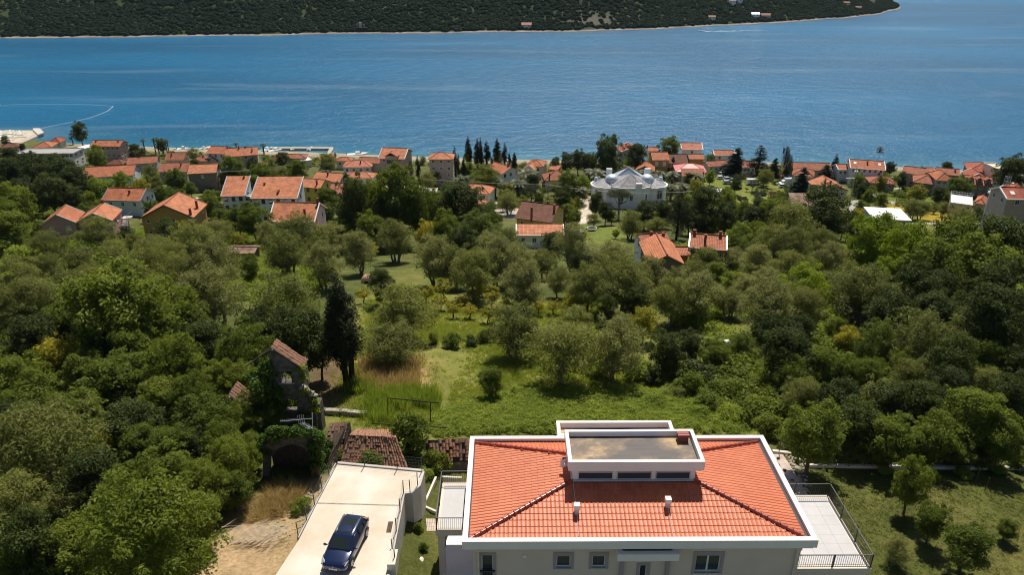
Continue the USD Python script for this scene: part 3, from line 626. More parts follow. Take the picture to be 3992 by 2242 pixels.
# right side: olives, dark trees, the lime green crowns
many('''d 2755 814 130; d 2693 838 90; d 2830 845 100; d 2946 850 82; b 2998 838 105; o 3075 885 195; d 3204 830 158; d 3209 872 125; l 2884 915 100; b 2868 966 85; o 3008 945 135; o 3100 955 130; o 3204 945 110; b 2950 905 90;
o 2745 1018 105; q 2862 1012 100; q 2946 1021 132; o 3075 1036 145; q 3230 1018 150; l 3400 952 230; l 3545 1000 240; b 3720 972 230; d 3875 966 235; l 3488 1062 155; b 3643 1040 210; b 3823 1040 210; l 3142 1112 200; o 3369 1152 255; o 3312 1067 120; q 2982 1093 120; q 2910 1126 120; b 2868 1098 90;
q 2708 1142 190; o 2843 1178 110; q 2982 1200 210; o 3126 1200 170; d 3565 1142 160; o 3720 1136 150; d 3900 1138 215; d 3875 1265 235; o 3746 1263 135; o 3591 1345 285; n 3426 1345 185; b 3834 1395 135; y 3307 1332 100 1.1; b 3266 1275 85; b 3090 1462 130; n 3385 1470 150; o 3565 1475 160; d 3700 1420 170;
n 2894 1345 108; b 2781 1380 98; ds 2708 1448 150; d 2688 1353 100; d 3060 1380 170; b 3190 1430 130; b 3290 1440 120; d 3480 1560 150; o 3127 1548 158; b 3179 1690 200 1.1; d 3334 1655 170; b 3489 1715 180 .9; b 3799 1628 210; b 3902 1705 170; o 3437 1573 180; d 3618 1575 180; d 3270 1560 150; b 3640 1700 170 .9; b 3740 1740 140 .8; d 3950 1560 170; o 3850 1500 170; d 3690 1500 150; d 3960 1420 120;
s 3330 1760 110; s 3420 1780 90; s 3580 1775 110; s 3840 1780 110; s 3960 1790 90; s 3000 1660 120; s 3070 1720 80; gs 3380 1700 110; ds 3560 1650 130; s 3070 1600 120; s 2950 1500 110; o 3060 1130 130; d 3000 1290 100; d 2480 1180 90; b 2790 1060 80; o 2700 1080 120; d 3110 1290 120; o 3230 1120 130; d 3460 1240 160; d 3640 1230 160; b 3520 1420 130; d 3780 1180 140; d 3960 1040 120; d 3640 1130 130; d 3960 920 100; d 3330 1180 110''')
# lawn trees
many('''b 3561 1866 105 1.7; b 3639 2025 125; b 3778 2128 145; q 3499 2138 110; b 3933 2050 70; s 3650 1855 34 1.6; s 1630 2060 40 1.5; s 1650 2130 34 1.3; s 1520 2090 24; s 3108 1795 18 1.6; s 3035 1785 14; s 3060 1830 14; gs 3090 1870 14; w 3450 1830 50; w 3760 1842 60; w 3900 1830 50; s 1440 1800 110; s 1600 1690 170 1.2; s 1700 1790 110; w 1760 1780 110; w 1650 1850 70; s 1330 1770 60''')
# cypresses and conifers, by their top and foot
many('''cm 1333 1022 1500 165; cy 1825 523 640 26; cy 1833 560 645 15; cy 1861 526 655 30; cy 1873 527 650 16; cy 1877 551 655 17; cy 1897 537 640 27; cy 1939 531 645 33; cy 1968 553 645 21; cy 1985 587 650 14; cy 2005 587 665 21; cy 1772 565 705 25; cy 1787 582 695 13; cy 1807 607 695 19; cy 1829 615 680 11; cy 1917 606 655 13;
cy 1530 581 702 27; cy 1628 600 702 19; cy 1437 674 718 13; cy 1445 686 716 10; cw 1726 609 725 48; cw 1592 618 692 43; f 1560 637 692 24; cy 3256 595 695 28; cy 289 573 640 15; cw 2646 735 935 85; f 2622 610 670 28; f 2872 573 685 70; ce 2960 562 692 66; f 3020 613 700 38; cw 3067 572 708 50; f 3129 649 765 62; f 3112 700 765 50; f 3220 640 705 50; f 3917 853 925 58; f 358 778 818 28; f 3350 690 760 30''', tall)
many('''pt 560 540 592 16; pt 602 538 600 14; pt 615 536 600 14; pt 633 540 600 14; pt 648 542 600 14; pt 655 545 598 12; pt 3427 572 632 20; pt 921 556 590 17; pt 1027 560 600 19; pt 3065 572 640 18''', tall)
# palms, clipped trees, umbrella pines
many('''p 1800 699 62; p 1928 708 62; p 2056 680 66; p 2020 718 60; p 2263 706 56; p 2321 677 76; p 2348 683 60; p 2400 677 50; p 2438 668 60; p 2258 748 55; p 2481 674 50; p 2519 677 50; p 2548 694 50; p 2623 687 50; p 2717 684 52; p 2618 731 50; p 2662 723 50; p 2759 742 48; p 2574 676 46; ps 2822 614 22; ps 278 533 24; ps 1030 628 22;
u 2894 772 40; u 2960 753 50; u 2935 718 29; u 2912 734 13; up 2416 768 100; up 2072 742 74; up 2540 806 80; k 3015 755 40; k 1500 668 40''')
# the town's gardens
many('''d 60 690 115; d 150 690 120; d 240 685 110; d 300 715 100; d 200 755 110; d 100 755 110; d 275 765 90; d 20 720 90; b 60 800 130; b 10 840 110; l 395 740 110; l 475 712 80; y 540 735 70; l 330 765 60; b 560 790 50; d 120 640 70; d 210 640 70;
d 2210 630 60; d 2255 627 60; d 2300 636 70; d 2165 640 40; d 2372 612 100 1.3; l 2449 632 45; d 2480 612 76; b 2610 578 80; b 2767 622 40; n 1890 697 125 .9; l 1822 617 36; o 1940 620 45; o 1667 704 70; b 1742 738 50; o 1648 622 32; b 1700 690 45;
b 2211 722 90; b 2162 729 36; d 2197 764 80; b 2101 776 40; o 1985 782 95; y 1979 735 55; l 2272 720 64; b 2211 831 60; b 2240 848 60; d 2324 793 60 1.2; d 2362 824 58; d 2516 828 76; d 2589 826 70; o 2313 857 52; o 2458 874 105; o 2560 880 76; l 2400 909 27; y 2715 739 60 1.2; l 2770 690 48; d 2684 698 36; b 2842 781 60; d 2870 720 40;
d 2874 700 34; o 2980 692 62; d 3062 772 36; b 3026 808 80; d 2957 812 70; b 2833 768 56; b 3344 710 60; d 3366 748 58; d 3367 760 44; b 3433 722 46 1.3; d 3516 700 36 1.3; d 3472 652 36; y 3579 750 66; d 3665 756 58; b 3743 731 80; o 3557 812 78; o 3593 817 66; o 3643 809 42; o 3679 815 52; o 3748 839 76; d 3814 838 38; d 3944 682 105; d 3693 655 46; b 3966 863 70; d 3889 888 58; o 3770 800 45; b 3700 770 50;
b 904 656 88; d 982 644 42; b 1010 680 88; o 1098 680 76; b 1164 676 82; d 1106 630 54; o 1059 641 46; o 1275 634 80; b 843 762 46; b 821 792 76; b 913 850 76; d 683 751 36; b 1272 785 86; b 686 700 72; o 755 602 54; d 311 518 58; d 522 589 50; d 553 606 50; b 379 612 76; d 485 575 26; o 585 668 58; o 609 714 58; b 591 810 66; d 84 572 26; d 19 547 28; d 628 566 40; d 30 610 60; b 420 790 50; b 640 840 60; b 340 830 70; o 1060 690 60; b 1130 660 46; b 990 720 60; d 880 700 46; o 1480 690 30; b 1380 720 56; d 3420 690 40; b 3395 760 60; b 3440 770 40; d 3180 760 60; b 3290 870 80; d 3330 900 70; d 2470 560 18; d 760 640 30; b 1320 800 60; d 3085 640 20; b 2890 830 70; b 3060 860 80; b 2780 880 70; d 2730 870 80; o 3640 690 30''')

# shrubs scattered under the trees, each its own
def region(px): return sg.Polygon(px)
FILL = [([(0, 1250), (500, 1150), (760, 1320), (1000, 1560), (1020, 1700), (700, 2100), (540, 2242), (0, 2242)], 20), ([(2700, 1450), (3250, 1330), (3992, 1230), (3992, 1790), (3150, 1800), (2850, 1650)], 16),
        ([(0, 900), (1300, 900), (1300, 1130), (0, 1250)], 8), ([(2600, 950), (3992, 1000), (3992, 1250), (2650, 1300)], 6)]
for px, n in FILL:
    pg = region(px); x0, y0, x1, y1 = pg.bounds; c = 0
    while c < n:
        X, Y = rnd.uniform(x0, x1), rnd.uniform(y0, y1)
        if pg.contains(sg.Point(X, Y)):
            k = rnd.choice(['s', 'ds', 's', 'gs', 'b', 'y', 'w']); w = rnd.uniform(70, 140) * (Y / 1500)
            tree(k, X, Y, w, rnd.uniform(.75, 1.05)); c += 1

# ------------------------------------------------------------------ ground cover nobody could count
def scatter(name, label, cat, protos, pts, smin, smax, mname, seed, tilt=.12):
    """protos: [(part name, MB)]; pts (n,3)"""
    rng = np.random.default_rng(seed); path = numbered('/World', name)
    pi = UsdGeom.PointInstancer.Define(stage, path); rel = pi.CreatePrototypesRel()
    for nm, mb in protos:
        v, f = mb.arr(); m = usdkit.mesh(stage, numbered(path, nm), (v, f), M[mname]); m.CreateDoubleSidedAttr(True); rel.AddTarget(m.GetPath())
    n = len(pts)
    pi.CreateProtoIndicesAttr(Vt.IntArray.FromNumpy(rng.integers(0, len(protos), n).astype(np.int32)))
    pi.CreatePositionsAttr(Vt.Vec3fArray.FromNumpy(np.asarray(pts, np.float32)))
    a = rng.random(n) * np.pi; tx, ty = rng.normal(size=n) * tilt * .5, rng.normal(size=n) * tilt * .5
    q = np.stack([np.cos(a), tx, ty, np.sin(a)], 1); q /= np.linalg.norm(q, axis=1, keepdims=True)
    pi.CreateOrientationsAttr(Vt.QuathArray([Gf.Quath(float(w), float(x), float(y), float(z)) for w, x, y, z in q]))
    s = rng.uniform(smin, smax, n); s3 = np.stack([s, s, s * rng.uniform(.8, 1.2, n)], 1)
    pi.CreateScalesAttr(Vt.Vec3fArray.FromNumpy(s3.astype(np.float32)))
    return tag(pi, label, cat, kind='stuff')
def tuft(rng, n, h, spread, w):
    mb = MB()
    for _ in range(n):
        a, b = rng.random() * 6.3, rng.random() * 6.3; o = np.array([math.cos(a), math.sin(a), 0]) * spread * rng.random(); s = np.array([-math.sin(b), math.cos(b), 0]) * w
        hh = h * rng.uniform(.5, 1.1); m = np.array([math.cos(b), math.sin(b), 0]) * hh * rng.uniform(.05, .5)
        mb.add([o - s, o + s, o + m * .35 + [0, 0, hh * .6] + s * .7, o + m * .35 + [0, 0, hh * .6] - s * .7, o + m + [0, 0, hh]], [[0, 1, 2], [0, 2, 3], [3, 2, 4]])
    return mb
def inside(poly, n, seed, dens=None, soft=2.5):
    rng = np.random.default_rng(seed); x0, y0, x1, y1 = poly.bounds; out = []
    while sum(map(len, out)) < n:
        q = rng.random((n * 2, 2)) * [x1 - x0, y1 - y0] + [x0, y0]; shapely.prepare(poly)
        k = shapely.contains(poly, shapely.points(q))
        k &= rng.random(len(q)) < np.clip(shapely.distance(poly.exterior if poly.geom_type == 'Polygon' else poly.boundary, shapely.points(q)) / soft, .05, 1)
        if dens is not None:
            k &= rng.random(len(q)) < dens(q)
        out.append(q[k])
    q = np.vstack(out)[:n]
    return np.column_stack([q, ground(q[:, 0], q[:, 1]) - .02])
_r = np.random.default_rng(5)
MEADOW = COVER[4][0]
patch = lambda sc, lo, hi, seed: (lambda q: smooth(lo, hi, meshkit.fbm(np.column_stack([q * sc, 0 * q[:, 0]]), 3, seed)))
scatter('meadow_grass', 'short sunlit grass of the open meadow among the olives', 'grass', [('tuft', tuft(_r, 16, .20, .28, .018)) for _ in range(4)], inside(MEADOW, 26000, 1, patch(.12, .2, .6, 3)), .7, 1.6, 'grass_green', 1)
scatter('lawn_grass', 'short mown grass beside the new house', 'grass', [('tuft', tuft(_r, 14, .07, .22, .014)) for _ in range(3)], inside(sg.Polygon([(19.9, 24), (50, 24), (62, 47), (20.5, 47)]), 12000, 2, patch(.25, .2, .6, 7)), .7, 1.4, 'lawn_blades', 2)
def weed(rng):
    mb = MB(); cl = [(rng.normal() * .25, rng.normal() * .25, rng.uniform(.1, .4), .22, .22, .18) for _ in range(7)]
    v, f = leaves(rng, cl, 240, .125, .08, .5, .8, .1, .2, .8); return mb.add(v, f)
WEEDS = WP([(1700, 1610), (1850, 1560), (2200, 1520), (2500, 1520), (2760, 1540), (3010, 1620), (3100, 1720), (2900, 1730), (2700, 1690), (1840, 1695), (1660, 1690)])
scatter('weeds', 'dense leafy weeds covering the slope right behind the new house', 'weeds', [('weed', weed(_r)) for _ in range(4)], inside(WEEDS, 5200, 4, patch(.1, .15, .45, 5)), .6, 1.5, 'leaf_weed', 4)
DRY = WP([(1375, 1420), (1470, 1380), (1650, 1400), (1650, 1510), (1500, 1540), (1380, 1520)])
scatter('dry_grass', 'dry straw-coloured reeds and grass near the tall cypress', 'dry grass', [('reed', tuft(_r, 12, 1.0, .3, .02)) for _ in range(3)], inside(DRY, 1100, 6, patch(.2, .2, .6, 8)), .6, 1.4, 'grass_dry', 6)
REED = WP([(1370, 1490), (1560, 1510), (1720, 1550), (1720, 1650), (1500, 1700), (1400, 1640), (1290, 1560)])
scatter('reeds', 'tall bright green reeds around the rusty pipe frame', 'reeds', [('reed', tuft(_r, 14, 1.3, .35, .02)) for _ in range(3)], inside(REED, 1100, 7, patch(.25, .25, .7, 9), 5), .6, 1.3, 'grass_reed', 7)
HEAP = sg.Polygon([P(X, Y, 50.6)[:2] for X, Y in [(1000, 1900), (1120, 1840), (1200, 1880), (1130, 2000), (1000, 2060), (960, 2000)]])
scatter('straw', 'flattened dry straw beside the concrete drive', 'dry grass', [('straw', tuft(_r, 18, .9, .4, .014)) for _ in range(3)], inside(HEAP, 420, 8), .7, 1.4, 'grass_dry', 8, 1.0)
THICK = WP([(0, 1230), (620, 1130), (800, 1300), (1000, 1500), (1010, 1660), (930, 1790), (700, 2060), (560, 2235), (0, 2235)]).union(WP([(2640, 1480), (3250, 1330), (3992, 1230), (3992, 1790), (3180, 1800), (2900, 1640)]))
scatter('undergrowth', 'low tangled undergrowth beneath the trees at both sides', 'undergrowth', [('bush', MB().add(*leaves(_r, [(_r.normal() * .5, _r.normal() * .5, _r.uniform(.2, .9), .5, .5, .45) for _ in range(9)], 420, .24, .13, .7, .7, .15, .2, .5))) for _ in range(4)], inside(THICK, 2600, 9), .7, 1.7, 'leaf_broad', 9)
GROVE = WP([(0, 900), (1320, 900), (1300, 1120), (1120, 1210), (600, 1130), (0, 1220)]).union(WP([(2560, 960), (3992, 950), (3992, 1230), (3250, 1330), (2650, 1330), (2560, 1200)]))
scatter('grove_undergrowth', 'rough scrub between the olive trees', 'undergrowth', [('bush', MB().add(*leaves(_r, [(_r.normal() * .6, _r.normal() * .6, _r.uniform(.1, .6), .55, .55, .4) for _ in range(8)], 300, .26, .13, .7, .7, .1, .2, .6))) for _ in range(4)], inside(GROVE, 2600, 10, patch(.06, .3, .6, 12)), .6, 1.6, 'leaf_weed', 10)
VINES = COVER[0][0].union(COVER[1][0])
scatter('vine_field', 'green leafy vine rows in the fields at the left', 'vines', [('vine', MB().add(*leaves(_r, [(_r.normal() * .5, _r.normal() * .5, _r.uniform(.1, .5), .5, .5, .35) for _ in range(7)], 200, .28, .16, .6, .7, .1, .2, .7))) for _ in range(3)], inside(VINES, 1500, 11), .8, 1.5, 'leaf_weed', 11)
# garden greenery between the far houses
TOWN = sg.Polygon([(-240, 330), (-150, 325), (0, 308), (90, 308), (150, 300), (205, 288), (190, 235), (60, 215), (-60, 222), (-150, 205), (-210, 215)])
scatter('garden_bushes', 'low green garden bushes between the town houses', 'bushes', [('bush', MB().add(*leaves(_r, [(_r.normal() * .7, _r.normal() * .7, _r.uniform(.2, 1.1), .7, .7, .6) for _ in range(9)], 260, .45, .24, .8, .6, .1, .15, .4))) for _ in range(3)], inside(TOWN, 900, 12, patch(.05, .3, .6, 14)), .6, 1.4, 'leaf_broad', 12)

def wild(rng):
    cl = envelope(rng, 30, 2.4, 1.6, 6.2, 1.0, .12, .85); mb = MB().add(*leaves(rng, cl, 3800, .36, .2, .8, .5, .2, .15, .3)); mb.tube([(0, 0, -.4), (.1, 0, 2.2), (0, 0, 4.5)], [.2, .15, .05], 6); return mb
OUT = []
for a, b, n_, sd in ((sg.Polygon([(52, 52), (140, 52), (205, 215), (155, 215)]), sg.Polygon([(40, 47), (60, 47), (165, 215), (150, 215)]), 320, 41), (sg.Polygon([(-36, 20), (-110, 20), (-205, 215), (-150, 215)]), sg.Polygon([(-20, 20), (-30, 20), (-149, 215), (-140, 215)]), 320, 42)):
    q = inside(a, n_, sd); pj = proj(q); OUT.append(q[(pj[0] < -160) | (pj[0] > 4150)])
scatter('hillside_woods', 'woods running on along the hillside at both sides', 'woods', [('tree', wild(_r)) for _ in range(4)], np.vstack(OUT), .8, 1.4, 'leaf_broad', 43)

# the woods on the far hills: one mass of crowns
def far_crown(rng):
    m = trimesh.creation.icosphere(2, 1.0); v = m.vertices * (0.72 + .55 * meshkit.fbm(m.vertices * 2.3 + rng.random(3) * 9, 2, 3))[:, None]; v[:, 2] *= .55
    mb = MB().add(v, m.faces); lv, lf = leaves(rng, [(0, 0, 0, .85, .85, .72)], 160, .4, .26, .8, .3, 0, .12, .3); return mb.add(lv, lf)
rng = np.random.default_rng(77)
n = 34000; s_ = rng.uniform(L[2] + 100, L[-3], n); t_ = 7 + 240 * rng.random(n) ** 1.15
hp = hill(s_, t_); X, Y, _d = proj(hp)
k = (X > -150) & (X < 3700) & (Y > -160)
rk = np.exp(-(((X - 2330) / 130) ** 2 + ((Y - 78) / 34) ** 2)); k &= rng.random(n) > .9 * rk
hp = hp[k]; sz = (1.3 + 2.4 * rng.random(len(hp)) ** 2)
hp[:, 2] += .3
scatter('far_woods', 'dense low woodland covering the hills across the bay', 'woods', [('crown', far_crown(rng)) for _ in range(4)], hp, 1.2, 3.6, 'leaf_canopy', 13)

NUMW = ['', '', 'two', 'three', 'four', 'five', 'six', 'seven', 'eight', 'nine', 'ten', 'eleven', 'twelve']
ORD = ['leftmost', 'second', 'third', 'fourth', 'fifth', 'sixth', 'seventh', 'eighth', 'ninth', 'tenth', 'eleventh', 'twelfth', 'thirteenth']
LANDMARKS = [(260, 850, 'the pink double-gabled house'), (650, 850, 'the ochre gabled house'), (480, 760, 'the pale blue house'), (420, 660, 'the long tiled hall'), (170, 590, 'the flat-roofed white building'), (410, 565, 'the three-storey pink hotel'),
    (980, 750, 'the white twin apartment block'), (1140, 830, 'the two-chimney orange roof'), (1230, 740, 'the yellow-walled house'), (790, 680, 'the dark-walled double house'), (940, 590, 'the marina houses'),
    (1530, 600, 'the beige front-gabled house'), (1720, 610, 'the tall beige apartment tower'), (1960, 670, 'the rotated white chalet'), (2080, 830, 'the brown-roofed yellow house'), (2100, 900, 'the white-edged orange roof'), (2180, 690, 'the pink-walled bungalow'),
    (2450, 740, 'the white domed villa'), (2580, 620, 'the gold-walled house'), (2700, 570, 'the pink-roofed shore house'), (2690, 670, 'the pink sheet roof'), (2600, 960, 'the old tiled cluster'), (2760, 940, 'the coral-walled house'),
    (2950, 700, 'the parked cars'), (3250, 730, 'the grey gabled house'), (3150, 780, 'the rusty shed roofs'), (3380, 640, 'the white shore house'), (3470, 845, 'the white flat-roofed house'), (3620, 690, 'the tiled houses by the shore'), (3830, 700, 'the dormered house'), (3930, 800, 'the right edge apartments'), (3750, 790, 'the white terraced house'),
    (1140, 1450, 'the ruined stone house'), (900, 1600, 'the overgrown ruined gable'), (1440, 1750, 'the old tiled shed'), (1340, 1270, 'the tall twin cypress'), (1440, 1080, 'the clay-coloured dome'), (1860, 1180, 'the citrus orchard'), (1850, 1400, 'the open meadow'), (2250, 1600, 'the weedy slope'), (2480, 1900, 'the new house'), (3260, 2060, 'the right-hand terrace'),
    (1360, 2110, 'the blue car'), (1350, 1960, 'the concrete drive'), (3600, 1830, 'the low garden kerb'), (3700, 2000, 'the mown lawn'), (2890, 1420, 'the beehive boxes'), (2000, 600, 'the grove of slim cypresses'), (3400, 930, 'the big lime green crowns'), (3050, 1340, 'the big leaning olive'), (300, 1250, 'the left thicket'), (120, 1750, 'the left edge olive'), (600, 2080, 'the big drooping tree'), (330, 1050, 'the left olive grove'), (2200, 1040, 'the middle olive grove'), (3850, 1350, 'the dark right edge trees'), (3500, 1650, 'the right thicket'), (1500, 800, 'the row of tall dark trees'), (170, 720, 'the dark left wood'), (2930, 760, 'the clipped park trees')]
GROUPS = {'olive_tree': 'olive trees of the groves', 'citrus_tree': 'citrus trees of the orchard', 'cypress': 'dark cypresses', 'palm_tree': 'date palms of the gardens', 'fan_palm': 'fan palms along the shore', 'shrub': 'shrubs under the trees', 'weed_bush': 'shrubs under the trees', 'broadleaf_tree': 'broadleaf trees of the hillside', 'dark_tree': 'dark evergreen trees of the hillside'}
def describe_plants():
    lab = {}
    big = {}
    for p in PLANTS: big.setdefault(p[1], []).append(p[4])
    for p in PLANTS:
        t, k, X, Y, w = p
        d, lx, ly, nm = min((math.hypot((X - a) * .8, Y - b), a, b, c) for a, b, c in LANDMARKS)
        dx, dy = X - lx, Y - ly
        where = 'beside' if d < 14 else ('left of' if dx < 0 else 'right of') if abs(dx) > 1.2 * abs(dy) else ('behind' if dy < 0 else 'in front of')
        lab.setdefault(f'{NAME[k][2]} {where} {nm}', []).append(p)
    for base, ps in lab.items():
        ps.sort(key=lambda p: p[2])
        for i, p in enumerate(ps):
            n = len(ps)
            if len(base.split()) > (16 if n == 1 else 10): base = base.replace(NAME[p[1]][2], NAME[p[1]][1] if p[1] not in 'odbq' else {'o': 'olive', 'q': 'silvery olive', 'b': 'green tree', 'd': 'dark tree'}[p[1]])
            s = base if n == 1 else (f'{base}, the {"left" if i == 0 else "right"} one of two' if n == 2 else f'{base}, {"leftmost" if i == 0 else "rightmost" if i == n - 1 else ORD[i] + " from left"} of {NUMW[n] if n < 13 else n}')
            tag(p[0], s, group=GROUPS.get(NAME[p[1]][0], NAME[p[1]][1] + 's of the gardens and groves'))

# ------------------------------------------------------------------ the houses of the village
def win(mb_f, mb_p, o, ex, ez, n, w, h, mull=True):
    """a window on the plane at o (lower left), ex along, ez up, n outwards"""
    o, ex, ez, n = (np.asarray(a, float) for a in (o, ex, ez, n)); t = .07
    R = np.eye(4); R[:3, 0] = ex; R[:3, 1] = n; R[:3, 2] = ez; R[:3, 3] = o
    bars = [((0, -.02, 0), (t, .06, h)), ((w - t, -.02, 0), (w, .06, h)), ((t, -.02, 0), (w - t, .06, t)), ((t, -.02, h - t), (w - t, .06, h)), ((-.06, -.02, -.08), (w + .06, .12, -.002))]
    if mull and w > .8: bars.append(((w / 2 - .025, -.02, t), (w / 2 + .025, .05, h - t)))
    for lo, hi in bars: mb_f.box(lo, hi, R)
    mb_p.box((t, -.02, t), (w - t, .015, h - t), R)
def slab_uv(mb, pts, th, ux, uy):
    """roof plane: pts counter-clockwise seen from above; the tile courses run along ux"""
    p = np.asarray(pts, float); o = p[0]
    mb.poly(p, fan_uv(p, o, ux, uy)); n = len(p); q = p - [0, 0, th]
    mb.poly(q[::-1], np.full((n, 2), .15))
    for i in range(n):
        j = (i + 1) % n; mb.add([p[i], q[i], q[j], p[j]], [[0, 1, 2], [0, 2, 3]], np.full((4, 2), .15))
RIDGE = {(157,878):837,(297,868):831,(396,780):733,(322,694):646,(347,570):547,(492,641):611,(640,625):594,(614,670):634,(729,678):640,(801,598):570,(877,612):575,(1059,620):600,(1246,622):602,(860,765):686,(976,774):688,(1146,727):697,(1214,702):673,(1335,692):668,(1285,757):714,(1045,863):789,(541,853):800,(1474,616):577,(1392,634):613,(1333,652):625,(1668,621):594,(1788,748):718,(1722,806):776,(2005,850):792,(2012,917):875,(2122,704):664,(2036,660):637,(2048,645):622,(2138,659):639,(2420,592):574,(2527,589):573,(2543,624):592,(2610,637):601,(2686,620):601,(2657,582):556,(2785,604):585,(2762,650):626,(2893,652):627,(2471,665):647,(2634,669):637,(2659,687):656,(2504,953):910,(2527,1030):995,(2588,996):962,(2686,964):915,(873,988):962,(3190,742):718,(3315,654):624,(3268,661):640,(3092,663):634,(3086,683):655,(3389,712):686,(3516,673):651,(3604,672):653,(3650,677):656,(3559,710):683,(3650,703):672,(3773,665):637,(3762,716):687,(3772,694):676,(3925,775):731,(3852,748):733,(124,577):551,(188,557):535,(0,578):557,(408,641):619,(741,627):606,(808,627):612,(1305,627):612,(2108,712):700,(3086,802):752,(3232,834):808,(3795,790):772,(3935,742):718}
def house(name, label, A, B, h, D, typ='E', rise=2.2, wall='cream_wall', roof='tile_orange', ov=.45, wins=(1, 3), side=(0, 0), chim=(), verge=None, shut=None, cat='house', frame='frame_white', yaw=None, base=None, door=False, ww=.95, wh=1.15, below=3.0):
    mx, my = (A[0] + B[0]) / 2, (A[1] + B[1]) / 2
    pm = G(mx, my, h) if base is None else None
    z = pm[2] if base is None else base + h
    a, b = P(A[0], A[1], z), P(B[0], B[1], z)
    HOUSEBOX.append(sg.box(min(A[0], B[0]), min(RIDGE.get(A, A[1] - 20), A[1]), max(A[0], B[0]), max(A[1], B[1]) + 14))
    W = float(np.linalg.norm(b - a)); mid = (a + b) / 2; ang = math.atan2(b[1] - a[1], b[0] - a[0])
    zg = z - h
    if RIDGE.get(A) and typ != 'F':
        ey = np.array([-(b - a)[1], (b - a)[0], 0]) / W; best = None
        for Dk in np.arange(D, 4.4, -.25):
            dd = {'E': Dk / 2, 'H': min(W, Dk) / 2, 'M': Dk, 'G': 0}[typ]; run = {'E': Dk / 2, 'H': min(W, Dk) / 2, 'M': Dk, 'G': W / 2}[typ]
            rr = min(np.arange(.2, 6, .05), key=lambda q: abs(proj(mid + ey * dd + [0, 0, q])[1] - RIDGE[A])); sl = rr / run
            if typ == 'G': rise = float(np.clip(rr, .25 * run, .75 * run)); break
            e = abs(sl - .42)
            if best is None or e < best[0] - .02: best = (e, Dk, float(np.clip(rr, .22 * run, .7 * run)))
        if typ != 'G': _, D, rise = best; D = float(D)
    t = thing(name, label, cat, (mid[0], mid[1], zg), ang, 'buildings of the village by the bay')
    x0, x1, y0, y1 = -W / 2 + ov, W / 2 - ov, ov, D - ov
    wm = MB(); rm = MB(); X_ = np.array([1., 0, 0]); Y_ = np.array([0, 1., 0]); hr = h + rise
    def gab(pts, axis, lo, hi):
        m = trimesh.creation.extrude_polygon(sg.polygon.orient(sg.Polygon(pts)), hi - lo, engine='earcut'); v = m.vertices
        v = np.column_stack([v[:, 0], v[:, 2] + lo, v[:, 1]]) if axis == 'y' else np.column_stack([v[:, 2] + lo, v[:, 0], v[:, 1]])
        wm.add(v, m.faces)
    caps = []
    if typ == 'E':
        s = math.hypot(D / 2, rise); uy = np.array([0, D / 2, rise]) / s
        gab([(y0, -below), (y1, -below), (y1, h + rise * ov / (D / 2) - .2), (D / 2, hr - .2), (y0, h + rise * ov / (D / 2) - .2)], 'x', x0, x1)
        slab_uv(rm, [(-W / 2, 0, h), (W / 2, 0, h), (W / 2, D / 2, hr), (-W / 2, D / 2, hr)], .16, X_, uy)
        slab_uv(rm, [(W / 2, D, h), (-W / 2, D, h), (-W / 2, D / 2, hr), (W / 2, D / 2, hr)], .16, -X_, uy * [1, -1, 1])
        caps = [((-W / 2, D / 2, hr + .02), (W / 2, D / 2, hr + .02))]
        verges = [((u, 0, h), (u, D / 2, hr), (u, D, h)) for u in (-W / 2, W / 2)]
    elif typ == 'M':
        s = math.hypot(D, rise); uy = np.array([0, D, rise]) / s
        gab([(y0, -below), (y1, -below), (y1, h + rise * (1 - ov / D) - .2), (y0, h + rise * ov / D - .2)], 'x', x0, x1)
        slab_uv(rm, [(-W / 2, 0, h), (W / 2, 0, h), (W / 2, D, hr), (-W / 2, D, hr)], .18, X_, uy)
        verges = [((u, 0, h), (u, D, hr)) for u in (-W / 2, W / 2)]
    elif typ == 'G':
        s = math.hypot(W / 2, rise); r_ = np.array([W / 2, 0, rise]) / s
        gab([(x0, -below), (x1, -below), (x1, h + rise * ov / (W / 2) - .2), (0, hr - .2), (x0, h + rise * ov / (W / 2) - .2)], 'y', y0, y1)
        slab_uv(rm, [(-W / 2, D, h), (-W / 2, 0, h), (0, 0, hr), (0, D, hr)], .16, -Y_, r_)
        slab_uv(rm, [(W / 2, 0, h), (W / 2, D, h), (0, D, hr), (0, 0, hr)], .16, Y_, r_ * [-1, 1, 1])
        caps = [((0, 0, hr + .02), (0, D, hr + .02))]
        verges = [((-W / 2, y, h), (0, y, hr), (W / 2, y, h)) for y in (0, D)]
    elif typ == 'H':
        wm.box((x0, y0, -below), (x1, y1, h - .12)); i = min(W, D) / 2; verges = []
        if W >= D: r0, r1 = (-W / 2 + i, D / 2, hr), (W / 2 - i, D / 2, hr)
        else: r0, r1 = (0, i, hr), (0, D - i, hr)
        c = [(-W / 2, 0, h), (W / 2, 0, h), (W / 2, D, h), (-W / 2, D, h)]
        e = np.array([0, i, rise]) / math.hypot(i, rise)
        if W >= D:
            slab_uv(rm, [c[0], c[1], r1, r0], .14, X_, e); slab_uv(rm, [c[2], c[3], r0, r1], .14, -X_, e * [1, -1, 1])
            slab_uv(rm, [c[1], c[2], r1], .14, Y_, e[[1, 0, 2]] * [-1, 1, 1]); slab_uv(rm, [c[3], c[0], r0], .14, -Y_, e[[1, 0, 2]])
        else:
            slab_uv(rm, [c[0], c[1], r0], .14, X_, e); slab_uv(rm, [c[2], c[3], r1], .14, -X_, e * [1, -1, 1])
            slab_uv(rm, [c[1], c[2], r1, r0], .14, Y_, e[[1, 0, 2]] * [-1, 1, 1]); slab_uv(rm, [c[3], c[0], r0, r1], .14, -Y_, e[[1, 0, 2]])
        caps = [(r0, r1)] if np.linalg.norm(np.subtract(r0, r1)) > .3 else []
